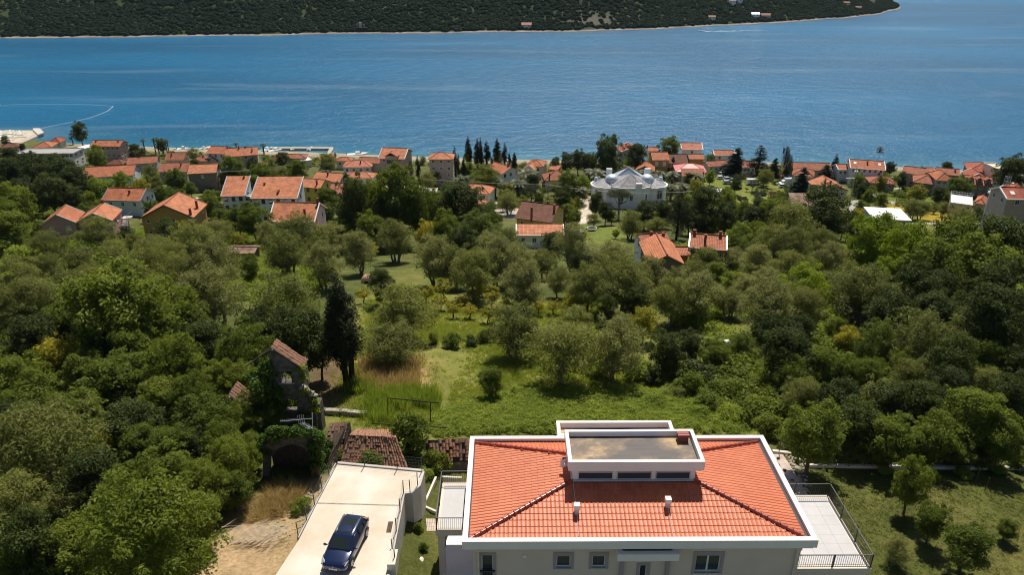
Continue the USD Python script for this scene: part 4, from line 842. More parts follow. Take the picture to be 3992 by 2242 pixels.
        caps += [(c[0], r0), (c[1], r1 if W >= D else r0), (c[2], r1), (c[3], r0 if W >= D else r1)]
    else:
        wm.box((x0, y0, -below), (x1, y1, h - .25)); rm.box((-W / 2, 0, h - .25), (W / 2, D, h)); verges = []
        for lo, hi in (((-W / 2, 0, h), (W / 2, .25, h + rise)), ((-W / 2, D - .25, h), (W / 2, D, h + rise)), ((-W / 2, .25, h), (-W / 2 + .25, D - .25, h + rise)), ((W / 2 - .25, .25, h), (W / 2, D - .25, h + rise))):
            if rise > .02: rm.box(lo, hi)
    wm.build('wall', wall, t); rf = rm.build('roof', roof, t, uv=True)
    if caps:
        cm = MB()
        for p, q in caps: cm.tube([np.add(p, (0, 0, .03)), np.add(q, (0, 0, .03))], .13, 6)
        cm.build('ridge_cap', roof, rf)
    if verge and verges:
        for vg in verges:
            vm = MB()
            for p, q in zip(vg[:-1], vg[1:]):
                p, q = np.array(p), np.array(q); n = X_ * .12 if typ != 'G' else Y_ * .12
                vm.slab([p - n + [0, 0, .12], p + n + [0, 0, .12], q + n + [0, 0, .12], q - n + [0, 0, .12]] if typ != 'G' or q[0] < p[0] else [p + n + [0, 0, .12], p - n + [0, 0, .12], q - n + [0, 0, .12], q + n + [0, 0, .12]], .34)
            vm.build('verge', verge, t)
        em = MB(); em.box((-W / 2, -.14, h - .2), (W / 2, -.005, h + .03)); em.build('gutter', verge, t) if typ != 'G' else None
    # windows
    def put_win(o, ex, n, w, hh):
        fm, pm_ = MB(), MB(); win(fm, pm_, o, ex, (0, 0, 1), n, w, hh)
        f_ = fm.build('window', frame, t); pm_.build('pane', shut or 'pane_dark', f_)
    R_, C_ = wins
    fl = max(1, R_); st = (h - .5) / max(1, fl)
    for r in range(R_):
        for c in range(C_):
            u = x0 + (x1 - x0) * (c + .5) / C_ - ww / 2; put_win((u, y0, h - .45 - wh - r * st + (0 if R_ == 1 else .1) - (.25 if R_ == 1 else 0)), (1, 0, 0), (0, -1, 0), ww, wh)
    R_, C_ = side
    right = mid[0] < 10
    for r in range(R_):
        for c in range(C_):
            v_ = y0 + (y1 - y0) * (c + .5) / C_
            if right: put_win((x1, v_ - ww / 2, h - .3 - wh - r * st), (0, 1, 0), (1, 0, 0), ww, wh)
            else: put_win((x0, v_ + ww / 2, h - .3 - wh - r * st), (0, -1, 0), (-1, 0, 0), ww, wh)
    if door:
        d = MB().box((x0 + (x1 - x0) * .3, y0 - .05, 0), (x0 + (x1 - x0) * .3 + 1, y0 + .02, 2.1)); d.build('door', 'frame_brown', t)
    for u, v_, ch in chim:
        uu, vv = -W / 2 + u * W, v_ * D
        if typ == 'E': zz = hr - abs(vv - D / 2) / (D / 2) * rise
        elif typ == 'G': zz = hr - abs(uu) / (W / 2) * rise
        elif typ == 'M': zz = h + rise * v_
        else: zz = h + rise * .6
        cm = MB(); ch *= .85; cm.box((uu - .23, vv - .23, zz - .8), (uu + .23, vv + .23, zz + ch)); c_ = cm.build('chimney', 'chimney_brick', t)
        MB().box((uu - .29, vv - .29, zz + ch + .001), (uu + .29, vv + .29, zz + ch + .12)).build('chimney_cap', 'chimney_brick', c_)
    return dict(prim=t, W=W, D=D, h=h, mid=mid, ang=ang, zg=zg, x0=x0, x1=x1, y0=y0, y1=y1, hr=hr)

HOUSEBOX = [sg.box(2305, 690, 2610, 800)]
H_ = house
# left part of the village
H_('house', 'left gable of the mauve pink double-gabled house', (157, 878), (296, 868), 5.2, 7.5, 'G', 2.7, 'pink_wall', 'tile_orange', wins=(1, 2), shut='shutter', ov=.3, verge='grey_metal')
pk = H_('house', 'right gable of the mauve pink double-gabled house with outside stairs', (297, 868), (438, 860), 5.2, 8.0, 'G', 2.7, 'pink_wall', 'tile_light', wins=(1, 3), side=(2, 1), shut='shutter', ov=.3, verge='grey_metal', chim=[(.5, .97, .9)])
H_('house', 'pale blue house with a long tiled roof and white right gable', (396, 780), (547, 783), 4.6, 9, 'E', 2.9, 'blue_wall', 'tile_orange', wins=(1, 3), side=(1, 3), chim=[(.62, .3, .9)], verge='grey_metal')
H_('hall', 'long low hall with a plain orange tiled roof and grey right gable', (322, 694), (520, 683), 4.0, 11.5, 'E', 3.0, 'blue_wall', 'tile_orange', wins=(0, 0), side=(1, 2), cat='building')
wf = H_('building', 'long white flat-roofed building with a grey roof and window band', (59, 601), (285, 599), 6.5, 9, 'F', .25, 'white_wall', 'grey_flat_roof', ov=.3, wins=(2, 14), side=(2, 2), cat='building', ww=1.3)
H_('hotel', 'three-storey pinkish hotel with a rounded orange tiled roof', (347, 570), (466, 571), 9.2, 10, 'E', 1.9, 'beige_wall', 'tile_orange', wins=(3, 6), side=(3, 3), chim=[(.12, .4, .7), (.85, .4, .7)], cat='building')
H_('house', 'hipped orange house just below the small beach pier', (124, 577), (200, 574), 4, 9, 'H', 2.0, 'cream_wall', 'tile_orange', wins=(1, 4))
H_('house', 'small high hipped roof closest to the beach pier', (188, 557), (234, 556), 4.5, 7, 'H', 1.8, 'cream_wall', 'tile_red', wins=(1, 2))
H_('house', 'dull brown hipped roof at the far left edge', (0, 578), (74, 571), 4, 9, 'H', 2.2, 'beige_wall', 'tile_brown', wins=(1, 3))
H_('shed', 'small dark brown pyramid roof behind the long tiled hall', (408, 641), (478, 641), 3, 6, 'H', 1.8, 'dark_wall', 'tile_brown', wins=(0, 0), cat='shed')
H_('house', 'long low brownish roof left of the dark-walled double house', (492, 641), (612, 634), 3.4, 9, 'E', 2.1, 'grey_wall', 'tile_old', wins=(1, 4))
H_('house', 'brown roofed house at the right end of the long low roof', (640, 625), (716, 624), 4.8, 8, 'E', 2.2, 'cream_wall', 'tile_old', wins=(1, 2), side=(1, 1), chim=[(.3, .3, .9)])
H_('house', 'left part of the dark-walled double house with a white skylight', (614, 670), (727, 669), 4.6, 10, 'E', 2.6, 'grey_wall', 'tile_old', wins=(1, 3), chim=[(.72, .35, 1.0)])
H_('house', 'right part of the double house with a smooth bright orange roof', (729, 678), (843, 673), 7.0, 10, 'E', 2.4, 'dark_wall', 'tile_light', wins=(1, 1), side=(2, 2), ov=.3, shut='shutter')
H_('house', 'reddish hipped roof with a chimney behind the double house', (741, 627), (810, 628), 3.6, 8, 'H', 2.2, 'cream_wall', 'tile_old', wins=(0, 0), chim=[(.6, .4, 1)])
H_('house', 'small gabled roof left of the big pale marina house', (808, 627), (848, 630), 3.4, 7, 'G', 1.8, 'cream_wall', 'tile_orange', wins=(0, 0))
H_('house', 'left big pale house by the marina with mottled orange roof', (801, 598), (874, 601), 6.5, 11, 'E', 2.8, 'white_wall', 'tile_orange', wins=(2, 3), side=(2, 2), chim=[(.95, .4, 1.0)])
H_('house', 'right big pale house by the marina with three chimneys', (877, 612), (1007, 603), 8.0, 12, 'E', 3.0, 'beige_wall', 'tile_orange', wins=(2, 4), side=(2, 3), chim=[(.42, .45, 1.2), (.82, .25, 1.2), (.62, .5, .6)])
H_('house', 'wide hipped orange roof right beside the marina', (1059, 620), (1192, 617), 3.6, 11, 'H', 2.4, 'cream_wall', 'tile_old', wins=(1, 4))
H_('house', 'orange roof with a red chimney at the marina corner', (1246, 622), (1306, 621), 4.2, 8, 'E', 1.9, 'cream_wall', 'tile_orange', wins=(1, 2), chim=[(.97, .4, 1.4)])
H_('shed', 'low pale flat roof behind the marina trees', (1175, 628), (1216, 622), 3, 6, 'F', .02, 'cream_wall', 'white_flat_roof', ov=.1, wins=(0, 0), cat='shed')
H_('house', 'low hipped roof in front of the marina corner roof', (1305, 627), (1370, 628), 3.6, 8, 'H', 1.9, 'cream_wall', 'tile_orange', wins=(1, 2))
for nm, lb, A, B, D, rs in (('apartment_block', 'left block of the white twin apartments, three storeys under a steep orange roof', (860, 765), (954, 763), 9, 3.6), ('apartment_block', 'right block of the white twin apartments with air conditioners and chimneys', (976, 774), (1159, 773), 9.5, 3.9)):
    hh = H_(nm, lb, A, B, 7.8, D, 'M', rs, 'blue_wall', 'tile_light', ov=.25, wins=(3, 3 if A[0] < 900 else 6), side=(1, 1), verge='grey_metal', chim=[(.75, .9, .5)] if A[0] < 900 else [(.2, .65, .4), (.56, .3, .5), (.55, .22, .5)], cat='building', frame='frame_brown')
    for i in range(4 if A[0] < 900 else 6):
        q = MB(); u = hh['x0'] + (hh['x1'] - hh['x0']) * (i + .15) / (4 if A[0] < 900 else 6) + .4; zz = hh['h'] - 1.1 - 2.45 * (i % 2)
        q.box((u, hh['y0'] - .38, zz), (u + .8, hh['y0'] - .03, zz + .6)).build('air_conditioner', 'white_metal', hh['prim'])
H_('stair_tower', 'green glass stair tower between the two white apartment blocks', (955, 768), (977, 771), 7.0, 7, 'F', .3, 'pane_dark', 'concrete', ov=.1, wins=(3, 1), cat='building', ww=1.3, wh=1.7, frame='grey_metal')
H_('house', 'yellow-walled house with an orange roof and balcony stairs', (1146, 727), (1248, 734), 6.5, 10, 'E', 2.6, 'yellow_wall', 'tile_light', wins=(2, 3), side=(2, 2), chim=[(.8, .2, 1.6)], frame='frame_brown')
H_('house', 'orange roofed house directly behind the yellow-walled house', (1214, 702), (1323, 711), 4.0, 10, 'E', 2.4, 'blue_wall', 'tile_light', wins=(1, 3), side=(1, 2), chim=[(.45, .35, 1.4)])
H_('house', 'long hipped orange roof right of the yellow house', (1335, 692), (1452, 696), 4.0, 9.5, 'H', 2.3, 'white_wall', 'tile_light', wins=(1, 4))
H_('house', 'plain brown roof beside the yellow house terrace', (1285, 757), (1352, 755), 3.2, 10, 'E', 2.4, 'grey_wall', 'tile_old', wins=(0, 0))
oc = H_('house', 'bright orange roofed house with two chimneys and a red terrace railing', (1045, 863), (1226, 866), 5.0, 11, 'E', 3.0, 'white_wall', 'tile_light', wins=(1, 3), side=(2, 2), chim=[(.76, .16, 1.9), (.97, .48, 1.5)], verge='white_paint')
H_('house', 'ochre gabled house with cream side wall and two tall chimneys', (541, 853), (754, 849), 6.2, 10.5, 'G', 3.0, 'ochre_wall', 'tile_light', wins=(2, 4), side=(1, 2), chim=[(.93, .1, 1.7), (.93, .55, 2.2)], verge='soffit_wood', ww=.8, wh=.9)
# centre
bh = H_('house', 'tall beige house with a front gable and bright orange roof by the sea', (1474, 616), (1577, 620), 9.0, 12, 'E', 3.6, 'beige_wall', 'tile_light', wins=(2, 3), side=(3, 2), verge='grey_metal')
H_('house', 'low house left of the tall beige house with a mottled roof', (1392, 634), (1479, 637), 5.0, 8, 'E', 2.0, 'cream_wall', 'tile_old', wins=(0, 0), side=(1, 1))
H_('house', 'white-walled house with a many-sided light orange roof', (1333, 652), (1449, 651), 4.2, 10, 'H', 2.6, 'white_wall', 'tile_pinkish', wins=(1, 4), chim=[(.6, .3, 1.2)])
H_('apartment_tower', 'tall beige apartment tower with small paired windows behind the cypresses', (1668, 621), (1768, 621), 11, 12, 'H', 2.4, 'beige_wall', 'tile_light', wins=(4, 3), side=(4, 2), chim=[(.4, .6, .9)], cat='building', verge='white_paint')
H_('house', 'white chalet turned sideways with a low tiled roof and balcony', (1892, 659), (1957, 680), 5.2, 9.5, 'E', 2.0, 'white_wall', 'tile_orange', wins=(0, 0), side=(2, 3), chim=[(.8, .5, 1.0)], frame='frame_brown')
H_('house', 'orange hipped roof between two date palms', (1788, 748), (1908, 757), 4.0, 9, 'H', 2.6, 'cream_wall', 'tile_light', wins=(1, 3))
H_('house', 'orange roof mostly hidden behind the tall dark trees', (1722, 806), (1894, 812), 4.0, 9, 'E', 2.4, 'cream_wall', 'tile_light', wins=(0, 0))
H_('house', 'brown-roofed house with mustard yellow walls and tall chimney', (2005, 850), (2150, 869), 4.6, 11.5, 'E', 3.4, 'gold_wall', 'tile_brown', wins=(1, 3), side=(2, 2), chim=[(.93, .35, 1.6), (.68, .55, .8), (.45, .04, 3.4)])
we = H_('house', 'orange sloping roof with white edges and a slatted white pergola', (2012, 917), (2199, 918), 3.2, 6.5, 'M', 1.9, 'white_wall', 'tile_light', wins=(1, 4), verge='white_paint', chim=[(.9, .1, .4)], ov=.3)
H_('house', 'pink-walled bungalow with a mottled hipped roof', (2122, 704), (2228, 702), 4.2, 9, 'H', 2.6, 'cream_wall', 'tile_old', wins=(0, 0), chim=[(.2, .1, 1.0)])
H_('house', 'small pink front wing of the mottled bungalow', (2108, 712), (2157, 713), 3.2, 6, 'G', 1.3, 'pink_wall', 'tile_brown', wins=(1, 1))
H_('house', 'many-hipped orange roof right at the water behind the palms', (2036, 660), (2087, 664), 4.0, 8, 'G', 2.4, 'cream_wall', 'tile_light', wins=(1, 2), verge='white_paint')
H_('house', 'second orange roof at the water with a white right edge', (2048, 645), (2117, 650), 5.0, 8, 'H', 2.4, 'cream_wall', 'tile_orange', wins=(1, 2))
H_('shed', 'small orange lean-to roof by two street lamps at the water', (2138, 659), (2174, 664), 3.0, 6, 'M', 1.5, 'cream_wall', 'tile_orange', wins=(0, 0), cat='shed')
H_('house', 'shore house with a white-edged gable behind the big round tree', (2420, 592), (2508, 590), 6.0, 9, 'G', 2.2, 'grey_wall', 'tile_red', wins=(1, 3), verge='white_paint', chim=[(.35, .6, 1.0)])
H_('house', 'small orange roof with two chimney pots left of the round tree', (2527, 589), (2568, 588), 5.0, 8, 'E', 2.0, 'cream_wall', 'tile_orange', wins=(0, 0), chim=[(.05, .5, .8)])
H_('house', 'gold-walled house with two white-curtained windows', (2543, 624), (2611, 624), 6.6, 10, 'E', 2.2, 'gold_wall', 'tile_orange', wins=(1, 2), shut='white_paint', ww=1.4, wh=1.9)
H_('house', 'low dark brown roof joining the two gold-walled houses', (2610, 637), (2684, 637), 4.0, 10, 'E', 2.4, 'beige_wall', 'tile_brown', wins=(1, 3))
H_('house', 'small gold-walled house with a plain light brown roof', (2686, 620), (2749, 620), 5.2, 7, 'E', 1.6, 'gold_wall', 'tile_orange', wins=(0, 0), verge='soffit_wood')
H_('house', 'white shore house with a pinkish roof, white edges and skylights', (2657, 582), (2741, 583), 6.2, 9, 'E', 2.4, 'white_wall', 'tile_pinkish', wins=(1, 1), verge='white_paint')
H_('house', 'pale shore house left of the dark conical conifer', (2785, 604), (2868, 604), 6.0, 8, 'E', 2.0, 'white_wall', 'tile_orange', wins=(1, 2), verge='white_paint')
H_('house', 'long low brown roofed house behind the parked cars', (2762, 650), (2845, 644), 3.6, 8, 'E', 2.0, 'cream_wall', 'tile_old', wins=(1, 4))
H_('house', 'cream house hidden between the two tallest conifers', (2893, 652), (2950, 652), 4.6, 8, 'E', 2.2, 'cream_wall', 'tile_old', wins=(1, 3))
H_('barn', 'dark open gable of an orange tiled barn among the palms', (2471, 665), (2554, 669), 4.0, 8, 'G', 2.6, 'dark_wall', 'tile_orange', wins=(0, 0), cat='building')
H_('shed', 'large pink sheet metal roof behind the palms', (2634, 669), (2757, 672), 3.6, 11, 'H', 2.6, 'pink_wall', 'pink_sheet', wins=(0, 0), cat='shed')
H_('shed', 'old tiled lean-to in front of the pink sheet roof', (2659, 687), (2751, 688), 3.0, 6, 'M', 1.8, 'cream_wall', 'tile_old', wins=(0, 0), chim=[(.93, .3, .9)], cat='shed')
# three old tiled houses in the olives
H_('house', 'old tiled house with a white left gable at the back of the cluster', (2504, 953), (2617, 942), 5.0, 9, 'E', 2.8, 'white_wall', 'tile_old', wins=(0, 0), side=(1, 1), chim=[(.42, .35, 1.1), (.78, .2, 1.2)])
H_('house', 'big orange gabled roof half sunk in the olive crowns', (2527, 1030), (2670, 1030), 4.2, 10, 'G', 2.5, 'dark_wall', 'tile_light', wins=(0, 0))
H_('house', 'low tiled link roof beside the coral-walled house', (2588, 996), (2694, 996), 3.9, 8, 'E', 1.8, 'coral_wall', 'tile_orange', wins=(0, 0))
H_('house', 'coral-walled house with an orange roof and three dark chimneys', (2686, 964), (2833, 976), 5.2, 11, 'E', 3.0, 'coral_wall', 'tile_orange', wins=(1, 4), side=(1, 2), chim=[(.12, .5, .8), (.42, .25, 1.5), (.82, .5, .9)], verge='grey_metal')
H_('hut', 'low stone hut with an old brown tiled roof among the olives', (873, 988), (992, 988), 2.2, 6.5, 'E', 1.6, 'stone_old', 'rust', wins=(0, 0), cat='hut')
# right part
gh = H_('house', 'grey rendered gabled house with two chimneys and a dark door', (3190, 742), (3307, 743), 5.6, 10.5, 'G', 2.7, 'grey_wall', 'tile_light', wins=(1, 4), chim=[(.33, .35, 1.6), (.42, .12, 1.2)], verge='soffit_wood', ww=1.1)
H_('shed', 'rusty corrugated shed roof, the larger and higher one', (3086, 802), (3203, 806), 3.2, 10, 'M', 1.0, 'beige_wall', 'rust', wins=(1, 6), cat='shed', ov=.2)
H_('shed', 'rusty corrugated shed roof, the lower one half hidden by trees', (3232, 834), (3292, 836), 2.8, 8, 'M', .9, 'dark_wall', 'rust', wins=(0, 0), cat='shed', ov=.2)
bs = H_('house', 'large white shore house with a wide orange roof and two skylights', (3315, 654), (3453, 663), 7.2, 10.5, 'E', 2.9, 'white_wall', 'tile_orange', wins=(2, 6), side=(2, 2), verge='white_paint', chim=[(.5, .3, 1.1)])
H_('house', 'lower annex left of the large white shore house', (3268, 661), (3312, 661), 5.2, 8, 'E', 2.0, 'white_wall', 'tile_orange', wins=(1, 2), verge='white_paint')
H_('house', 'long mottled tile roof along the water behind the conifers', (3092, 663), (3246, 666), 4.2, 9, 'E', 2.3, 'beige_wall', 'tile_old', wins=(1, 5))
H_('house', 'reddish hipped roof just left of the dark brownish pine', (3086, 683), (3174, 692), 4.0, 9, 'H', 2.6, 'cream_wall', 'tile_old', wins=(1, 3))
H_('house', 'low red hipped roof in front of the large white shore house', (3389, 712), (3495, 718), 3.4, 9, 'H', 2.3, 'dark_wall', 'tile_old', wins=(1, 3))
H_('house', 'tall left house of the shore row with two chimneys', (3516, 673), (3605, 684), 5.6, 9, 'E', 2.4, 'beige_wall', 'tile_old', wins=(2, 3), chim=[(.4, .9, .9), (.8, .6, .9)])
H_('house', 'middle house of the shore row with twin roof windows', (3604, 672), (3650, 672), 5.2, 8, 'E', 2.2, 'cream_wall', 'tile_orange', wins=(1, 2))
H_('house', 'right house of the shore row with a patched roof', (3650, 677), (3742, 686), 5.4, 9, 'E', 2.4, 'beige_wall', 'tile_old', wins=(1, 3), chim=[(.8, .3, .8)])
H_('house', 'broad hipped house with dark walls in front of the shore row', (3559, 710), (3665, 722), 4.4, 10, 'H', 2.9, 'dark_wall', 'tile_old', wins=(1, 3), chim=[(.75, .2, 1.4)])
H_('house', 'two-storey hipped house with a white balcony by the shore row', (3650, 703), (3723, 707), 6.2, 10, 'H', 2.9, 'grey_wall', 'tile_orange', wins=(2, 3))
H_('house', 'big dark orange hipped roof with a white left parapet by the sea', (3773, 665), (3893, 676), 7.2, 12, 'H', 2.7, 'grey_wall', 'tile_red', wins=(2, 4), chim=[(.55, .5, .9)], verge='white_paint')
H_('house', 'cream flat-topped house beside the big dark orange roof', (3883, 660), (3930, 660), 9.5, 8, 'F', .4, 'cream_wall', 'cream_wall', ov=.1, wins=(2, 2))
dh = H_('house', 'dark house with three roof dormers', (3762, 716), (3872, 727), 5.2, 9.5, 'E', 3.0, 'dark_wall', 'tile_orange', wins=(2, 4))
H_('house', 'white-edged gable peeping over the house with dormers', (3772, 694), (3852, 699), 6.0, 8, 'G', 2.2, 'pink_wall', 'tile_red', wins=(0, 0), verge='white_paint')
H_('house', 'orange roof at the right edge behind the apartment block', (3935, 742), (4010, 748), 5, 9, 'H', 2.6, 'cream_wall', 'tile_orange', wins=(0, 0))
ap = H_('apartment_block', 'tall apartment block at the right edge with a red tiled roof', (3925, 775), (4105, 779), 12.5, 11, 'E', 3.2, 'beige_wall', 'tile_red', ov=.3, wins=(3, 2), side=(4, 2), verge='white_paint', cat='building')
H_('apartment_block', 'lower left wing of the tall apartment block at the right edge', (3852, 748), (3898, 770), 11.0, 7, 'E', 2.2, 'blue_wall', 'tile_orange', ov=.2, wins=(3, 1), side=(3, 2), verge='white_paint', cat='building')
H_('house', 'white flat-roofed house above the lime green crowns', (3405, 852), (3556, 860), 4.6, 9.5, 'F', .02, 'grey_wall', 'white_flat_roof', ov=.35, wins=(1, 3))
tw = H_('house', 'low white house with a railed roof terrace', (3704, 788), (3792, 800), 4.2, 9, 'F', .05, 'beige_wall', 'white_flat_roof', ov=.1, wins=(1, 3))
H_('house', 'small house with an orange hipped roof right of the roof terrace', (3795, 790), (3842, 798), 4.4, 8, 'H', 1.8, 'beige_wall', 'tile_orange', wins=(0, 0))
H_('wall_terrace', 'pale concrete terrace walls behind the tall dark trees', (1395, 733), (1640, 738), 1.6, 4, 'F', .3, 'concrete', 'concrete', ov=.02, wins=(0, 0), cat='terrace')
H_('wall_terrace', 'pale walled courtyard right of the tall dark trees', (1640, 752), (1702, 752), 1.6, 5, 'F', .4, 'concrete', 'concrete', ov=.02, wins=(0, 0), cat='terrace')
H_('shed', 'small white box shed at the edge of the park lawn', (2789, 746), (2814, 748), 2.4, 3.5, 'F', .02, 'grey_wall', 'white_flat_roof', ov=.05, wins=(0, 0), cat='shed')
H_('beach_hut', 'white flat canopy behind the left beach trees', (300, 574), (330, 578), 3, 6, 'F', .02, 'cream_wall', 'white_flat_roof', ov=.2, wins=(0, 0), cat='hut')
# extra fittings of single houses
def local(hd): return hd['prim']
for q in range(3):      # dormers
    W, D = dh['W'], dh['D']; u = -W / 2 + W * (.2 + .3 * q); m = MB(); r = MB()
    m.prism([(u - .8, 1.0), (u + .8, 1.0), (u + .8, 3.6), (u - .8, 3.6)], dh['h'] + .2, dh['h'] + 1.7); d_ = m.build('dormer', 'grey_wall', dh['prim'])
    r.slab([(u - 1.1, .8, dh['h'] + 1.65), (u, .8, dh['h'] + 2.4), (u, 3.9, dh['h'] + 2.4), (u - 1.1, 3.9, dh['h'] + 1.65)][::-1], .12); r.slab([(u, .8, dh['h'] + 2.4), (u + 1.1, .8, dh['h'] + 1.65), (u + 1.1, 3.9, dh['h'] + 1.65), (u, 3.9, dh['h'] + 2.4)][::-1], .12); r.build('dormer_roof', 'tile_orange', d_)
    MB().box((u - .45, .93, dh['h'] + .5), (u + .45, .99, dh['h'] + 1.5)).build('dormer_window', 'pane_dark', d_)
def sky(hd, us, v=.25):
    for u in us:
        uu = -hd['W'] / 2 + hd['W'] * u; vv = hd['D'] * v; sl = (hd['hr'] - hd['h']) / (hd['D'] / 2); a = [(uu - .45, vv - .5), (uu + .45, vv - .5), (uu + .45, vv + .5), (uu - .45, vv + .5)]
        MB().slab([(x, y, hd['h'] + sl * y + .1) for x, y in a], .12).build('skylight', 'white_metal', hd['prim'])
sky(bs, (.15, .85), .3); sky(ap, (.2, .6), .25)
u0 = bh['x0'] + (bh['x1'] - bh['x0']) * .28; u1 = u0 + 4.6       # front gable of the beige house
m = MB(); m.prism([(u0, -.6), (u1, -.6), (u1, 4.5), (u0, 4.5)], -3, bh['h'] + 1.2); gq = m.build('front_gable', 'beige_wall', bh['prim'])
m = MB(); c_ = (u0 + u1) / 2
m.slab([(u0 - .3, -.9, bh['h'] + 1.1), (c_, -.9, bh['h'] + 2.5), (c_, 5, bh['h'] + 2.5), (u0 - .3, 5, bh['h'] + 1.1)][::-1], .14); m.slab([(c_, -.9, bh['h'] + 2.5), (u1 + .3, -.9, bh['h'] + 1.1), (u1 + .3, 5, bh['h'] + 1.1), (c_, 5, bh['h'] + 2.5)][::-1], .14); m.build('gable_roof', 'tile_light', gq)
MB().box((u0 + .4, -.75, bh['h'] - 2.6), (u1 - .4, -.605, bh['h'] - .4)).build('balcony_opening', 'pane_dark', gq)
MB().box((gh['x0'] + 4.0, gh['y0'] - .06, .1 + 1.6), (gh['x0'] + 6.2, gh['y0'] - .005, 4.6)).build('garage_door', 'frame_brown', gh['prim'])
# outside stairs of the pink house, each step its own
W = pk['W']
for i in range(16):
    MB().box((W / 2 + .1, 6.5 - i * .34, -.4), (W / 2 + 1.2, 6.84 - i * .34, 3.4 - i * .21)).build('step', 'concrete', pk['prim'])
MB().box((W / 2 - .25, 6.86, 3.2), (W / 2 + 1.9, 8.6, 3.4)).build('landing', 'concrete', pk['prim'])
rl = MB(); rl.tube([(W / 2 + 1.2, 1.5, .9), (W / 2 + 1.2, 6.8, 4.4), (W / 2 + 1.85, 8.5, 4.4)], .04, 5)
for i in range(8): rl.tube([(W / 2 + 1.2, 1.5 + i * .75, -.2 + i * .48), (W / 2 + 1.2, 1.5 + i * .75, .95 + i * .48)], .03, 4)
rl.build('stair_railing', 'grey_metal', pk['prim'])
# red terrace of the orange house
W = oc['W']; MB().box((W / 2 - .2, .5, -3), (W / 2 + 4.2, 6.0, .9)).build('terrace', 'coral_wall', oc['prim'])
rl = MB()
for a, b in (((W / 2 - .2, .55), (W / 2 + 4.15, .55)), ((W / 2 + 4.15, .55), (W / 2 + 4.15, 5.9)), ((W / 2 - .2, 5.9), (W / 2 + 4.15, 5.9))):
    for zz in (1.3, 1.6, 1.9): rl.tube([(*a, zz), (*b, zz)], .04, 4)
    for k in range(6): rl.box((a[0] + (b[0] - a[0]) * k / 5 - .03, a[1] + (b[1] - a[1]) * k / 5 - .03, .9), (a[0] + (b[0] - a[0]) * k / 5 + .03, a[1] + (b[1] - a[1]) * k / 5 + .03, 1.9))
rl.build('railing', 'red_paint', oc['prim'])
# slatted pergola
W = we['W']
for k in range(9): MB().box((W / 2 + .2, .3 + k * .5, 3.0), (W / 2 + 4.6, .42 + k * .5, 3.16)).build('pergola_slat', 'white_paint', we['prim'])
for k in (0, 1): MB().box((W / 2 + 4.3, .3 + k * 4, -1), (W / 2 + 4.5, .5 + k * 4, 2.998)).build('pergola_post', 'white_paint', we['prim'])
# roof terrace railing
rl = MB(); W, D = tw['W'], tw['D']
for a, b in (((-W / 2, 0), (W / 2, 0)), ((-W / 2, 0), (-W / 2, D)), ((-W / 2, D), (W / 2, D))):
    for k in range(9):
        x, y = a[0] + (b[0] - a[0]) * k / 8, a[1] + (b[1] - a[1]) * k / 8; rl.tube([(x, y, 4.2), (x, y, 5.3)], .03, 4)
    for zz in (4.7, 5.3): rl.tube([(*a, zz), (*b, zz)], .03, 4)
rl.build('railing', 'white_metal', tw['prim'])

# the white villa with grey roofs and two domes
vz = G(2455, 812)[2]; vp = P(2455, 812, vz); vd = proj(vp)[2]; k_ = vd / FPX
villa = thing('villa', 'white villa with grey slate roofs, two domes and little corner turrets', 'villa', (vp[0], vp[1], vz))
hw = 147 * k_; hv = 6.3
def ring(cx, cy, rx, ry, n, a0=0, a1=2 * math.pi): return [(cx + rx * math.cos(a0 + (a1 - a0) * i / n), cy + ry * math.sin(a0 + (a1 - a0) * i / n)) for i in range(n + 1)]
wing = ring(-hw + 4.6, 4.6, 4.6, 4.6, 10, math.pi * .5, math.pi * 1.3)[:] 
left = [(-hw + 4.6, 9.2)] + ring(-hw + 4.6, 4.6, 4.6, 4.6, 8, math.pi * .5, math.pi * 1.25)[1:] + [(-hw + 4.2, .2), (-6, .2), (-6, 9.2)]
right = [(-x, y) for x, y in left][::-1]
centre = [(-6, 9.2), (-6, -.2), (-3.8, -1.6), (3.8, -1.6), (6, -.2), (6, 9.2)]
for pts, nm, hh in ((left, 'wing', hv), (right, 'wing', hv), (centre, 'main_wall', hv + .6)):
    MB().prism(pts, -3, hh).build(nm, 'white_wall', villa)
    pg = sg.Polygon(pts); o = list(pg.buffer(.35, join_style=2).exterior.coords)[:-1]; MB().prism(o, hh, hh + .45).build('cornice', 'white_paint', villa)
def fan_roof(pts, apex, name, mats, z0=None):
    z0 = (hv + .5 if name == 'wing_roof' else hv + 1.1 if name == 'main_roof' else hv + 1.3)
    n = len(pts); m = MB(); rb = MB()
    for i in range(n):
        a, b = np.array([*pts[i], z0]), np.array([*pts[(i + 1) % n], z0]); e = unit(b - a); u = np.cross(unit(np.cross(e, np.array(apex) - a)), e)
        m.poly([a, b, apex], fan_uv([a, b, apex], a, e, u)); rb.tube([a, apex], .09, 4)
    r = m.build(name, mats, villa, uv=True); rb.build('ridge', 'zinc', r)
fan_roof([(x * .985, y) for x, y in left], (-8.5, 5.2, hv + 2.0), 'wing_roof', 'slate_grey'); fan_roof([(x * .985, y) for x, y in right], (8.5, 5.2, hv + 2.0), 'wing_roof', 'slate_grey')
fan_roof(centre, (0, 2.6, hv + 4.2), 'main_roof', 'slate_grey')
fan_roof([(-5.6, 5.5), (5.6, 5.5), (5.6, 11), (-5.6, 11)], (0, 8.0, hv + 4.9), 'rear_roof', 'zinc')
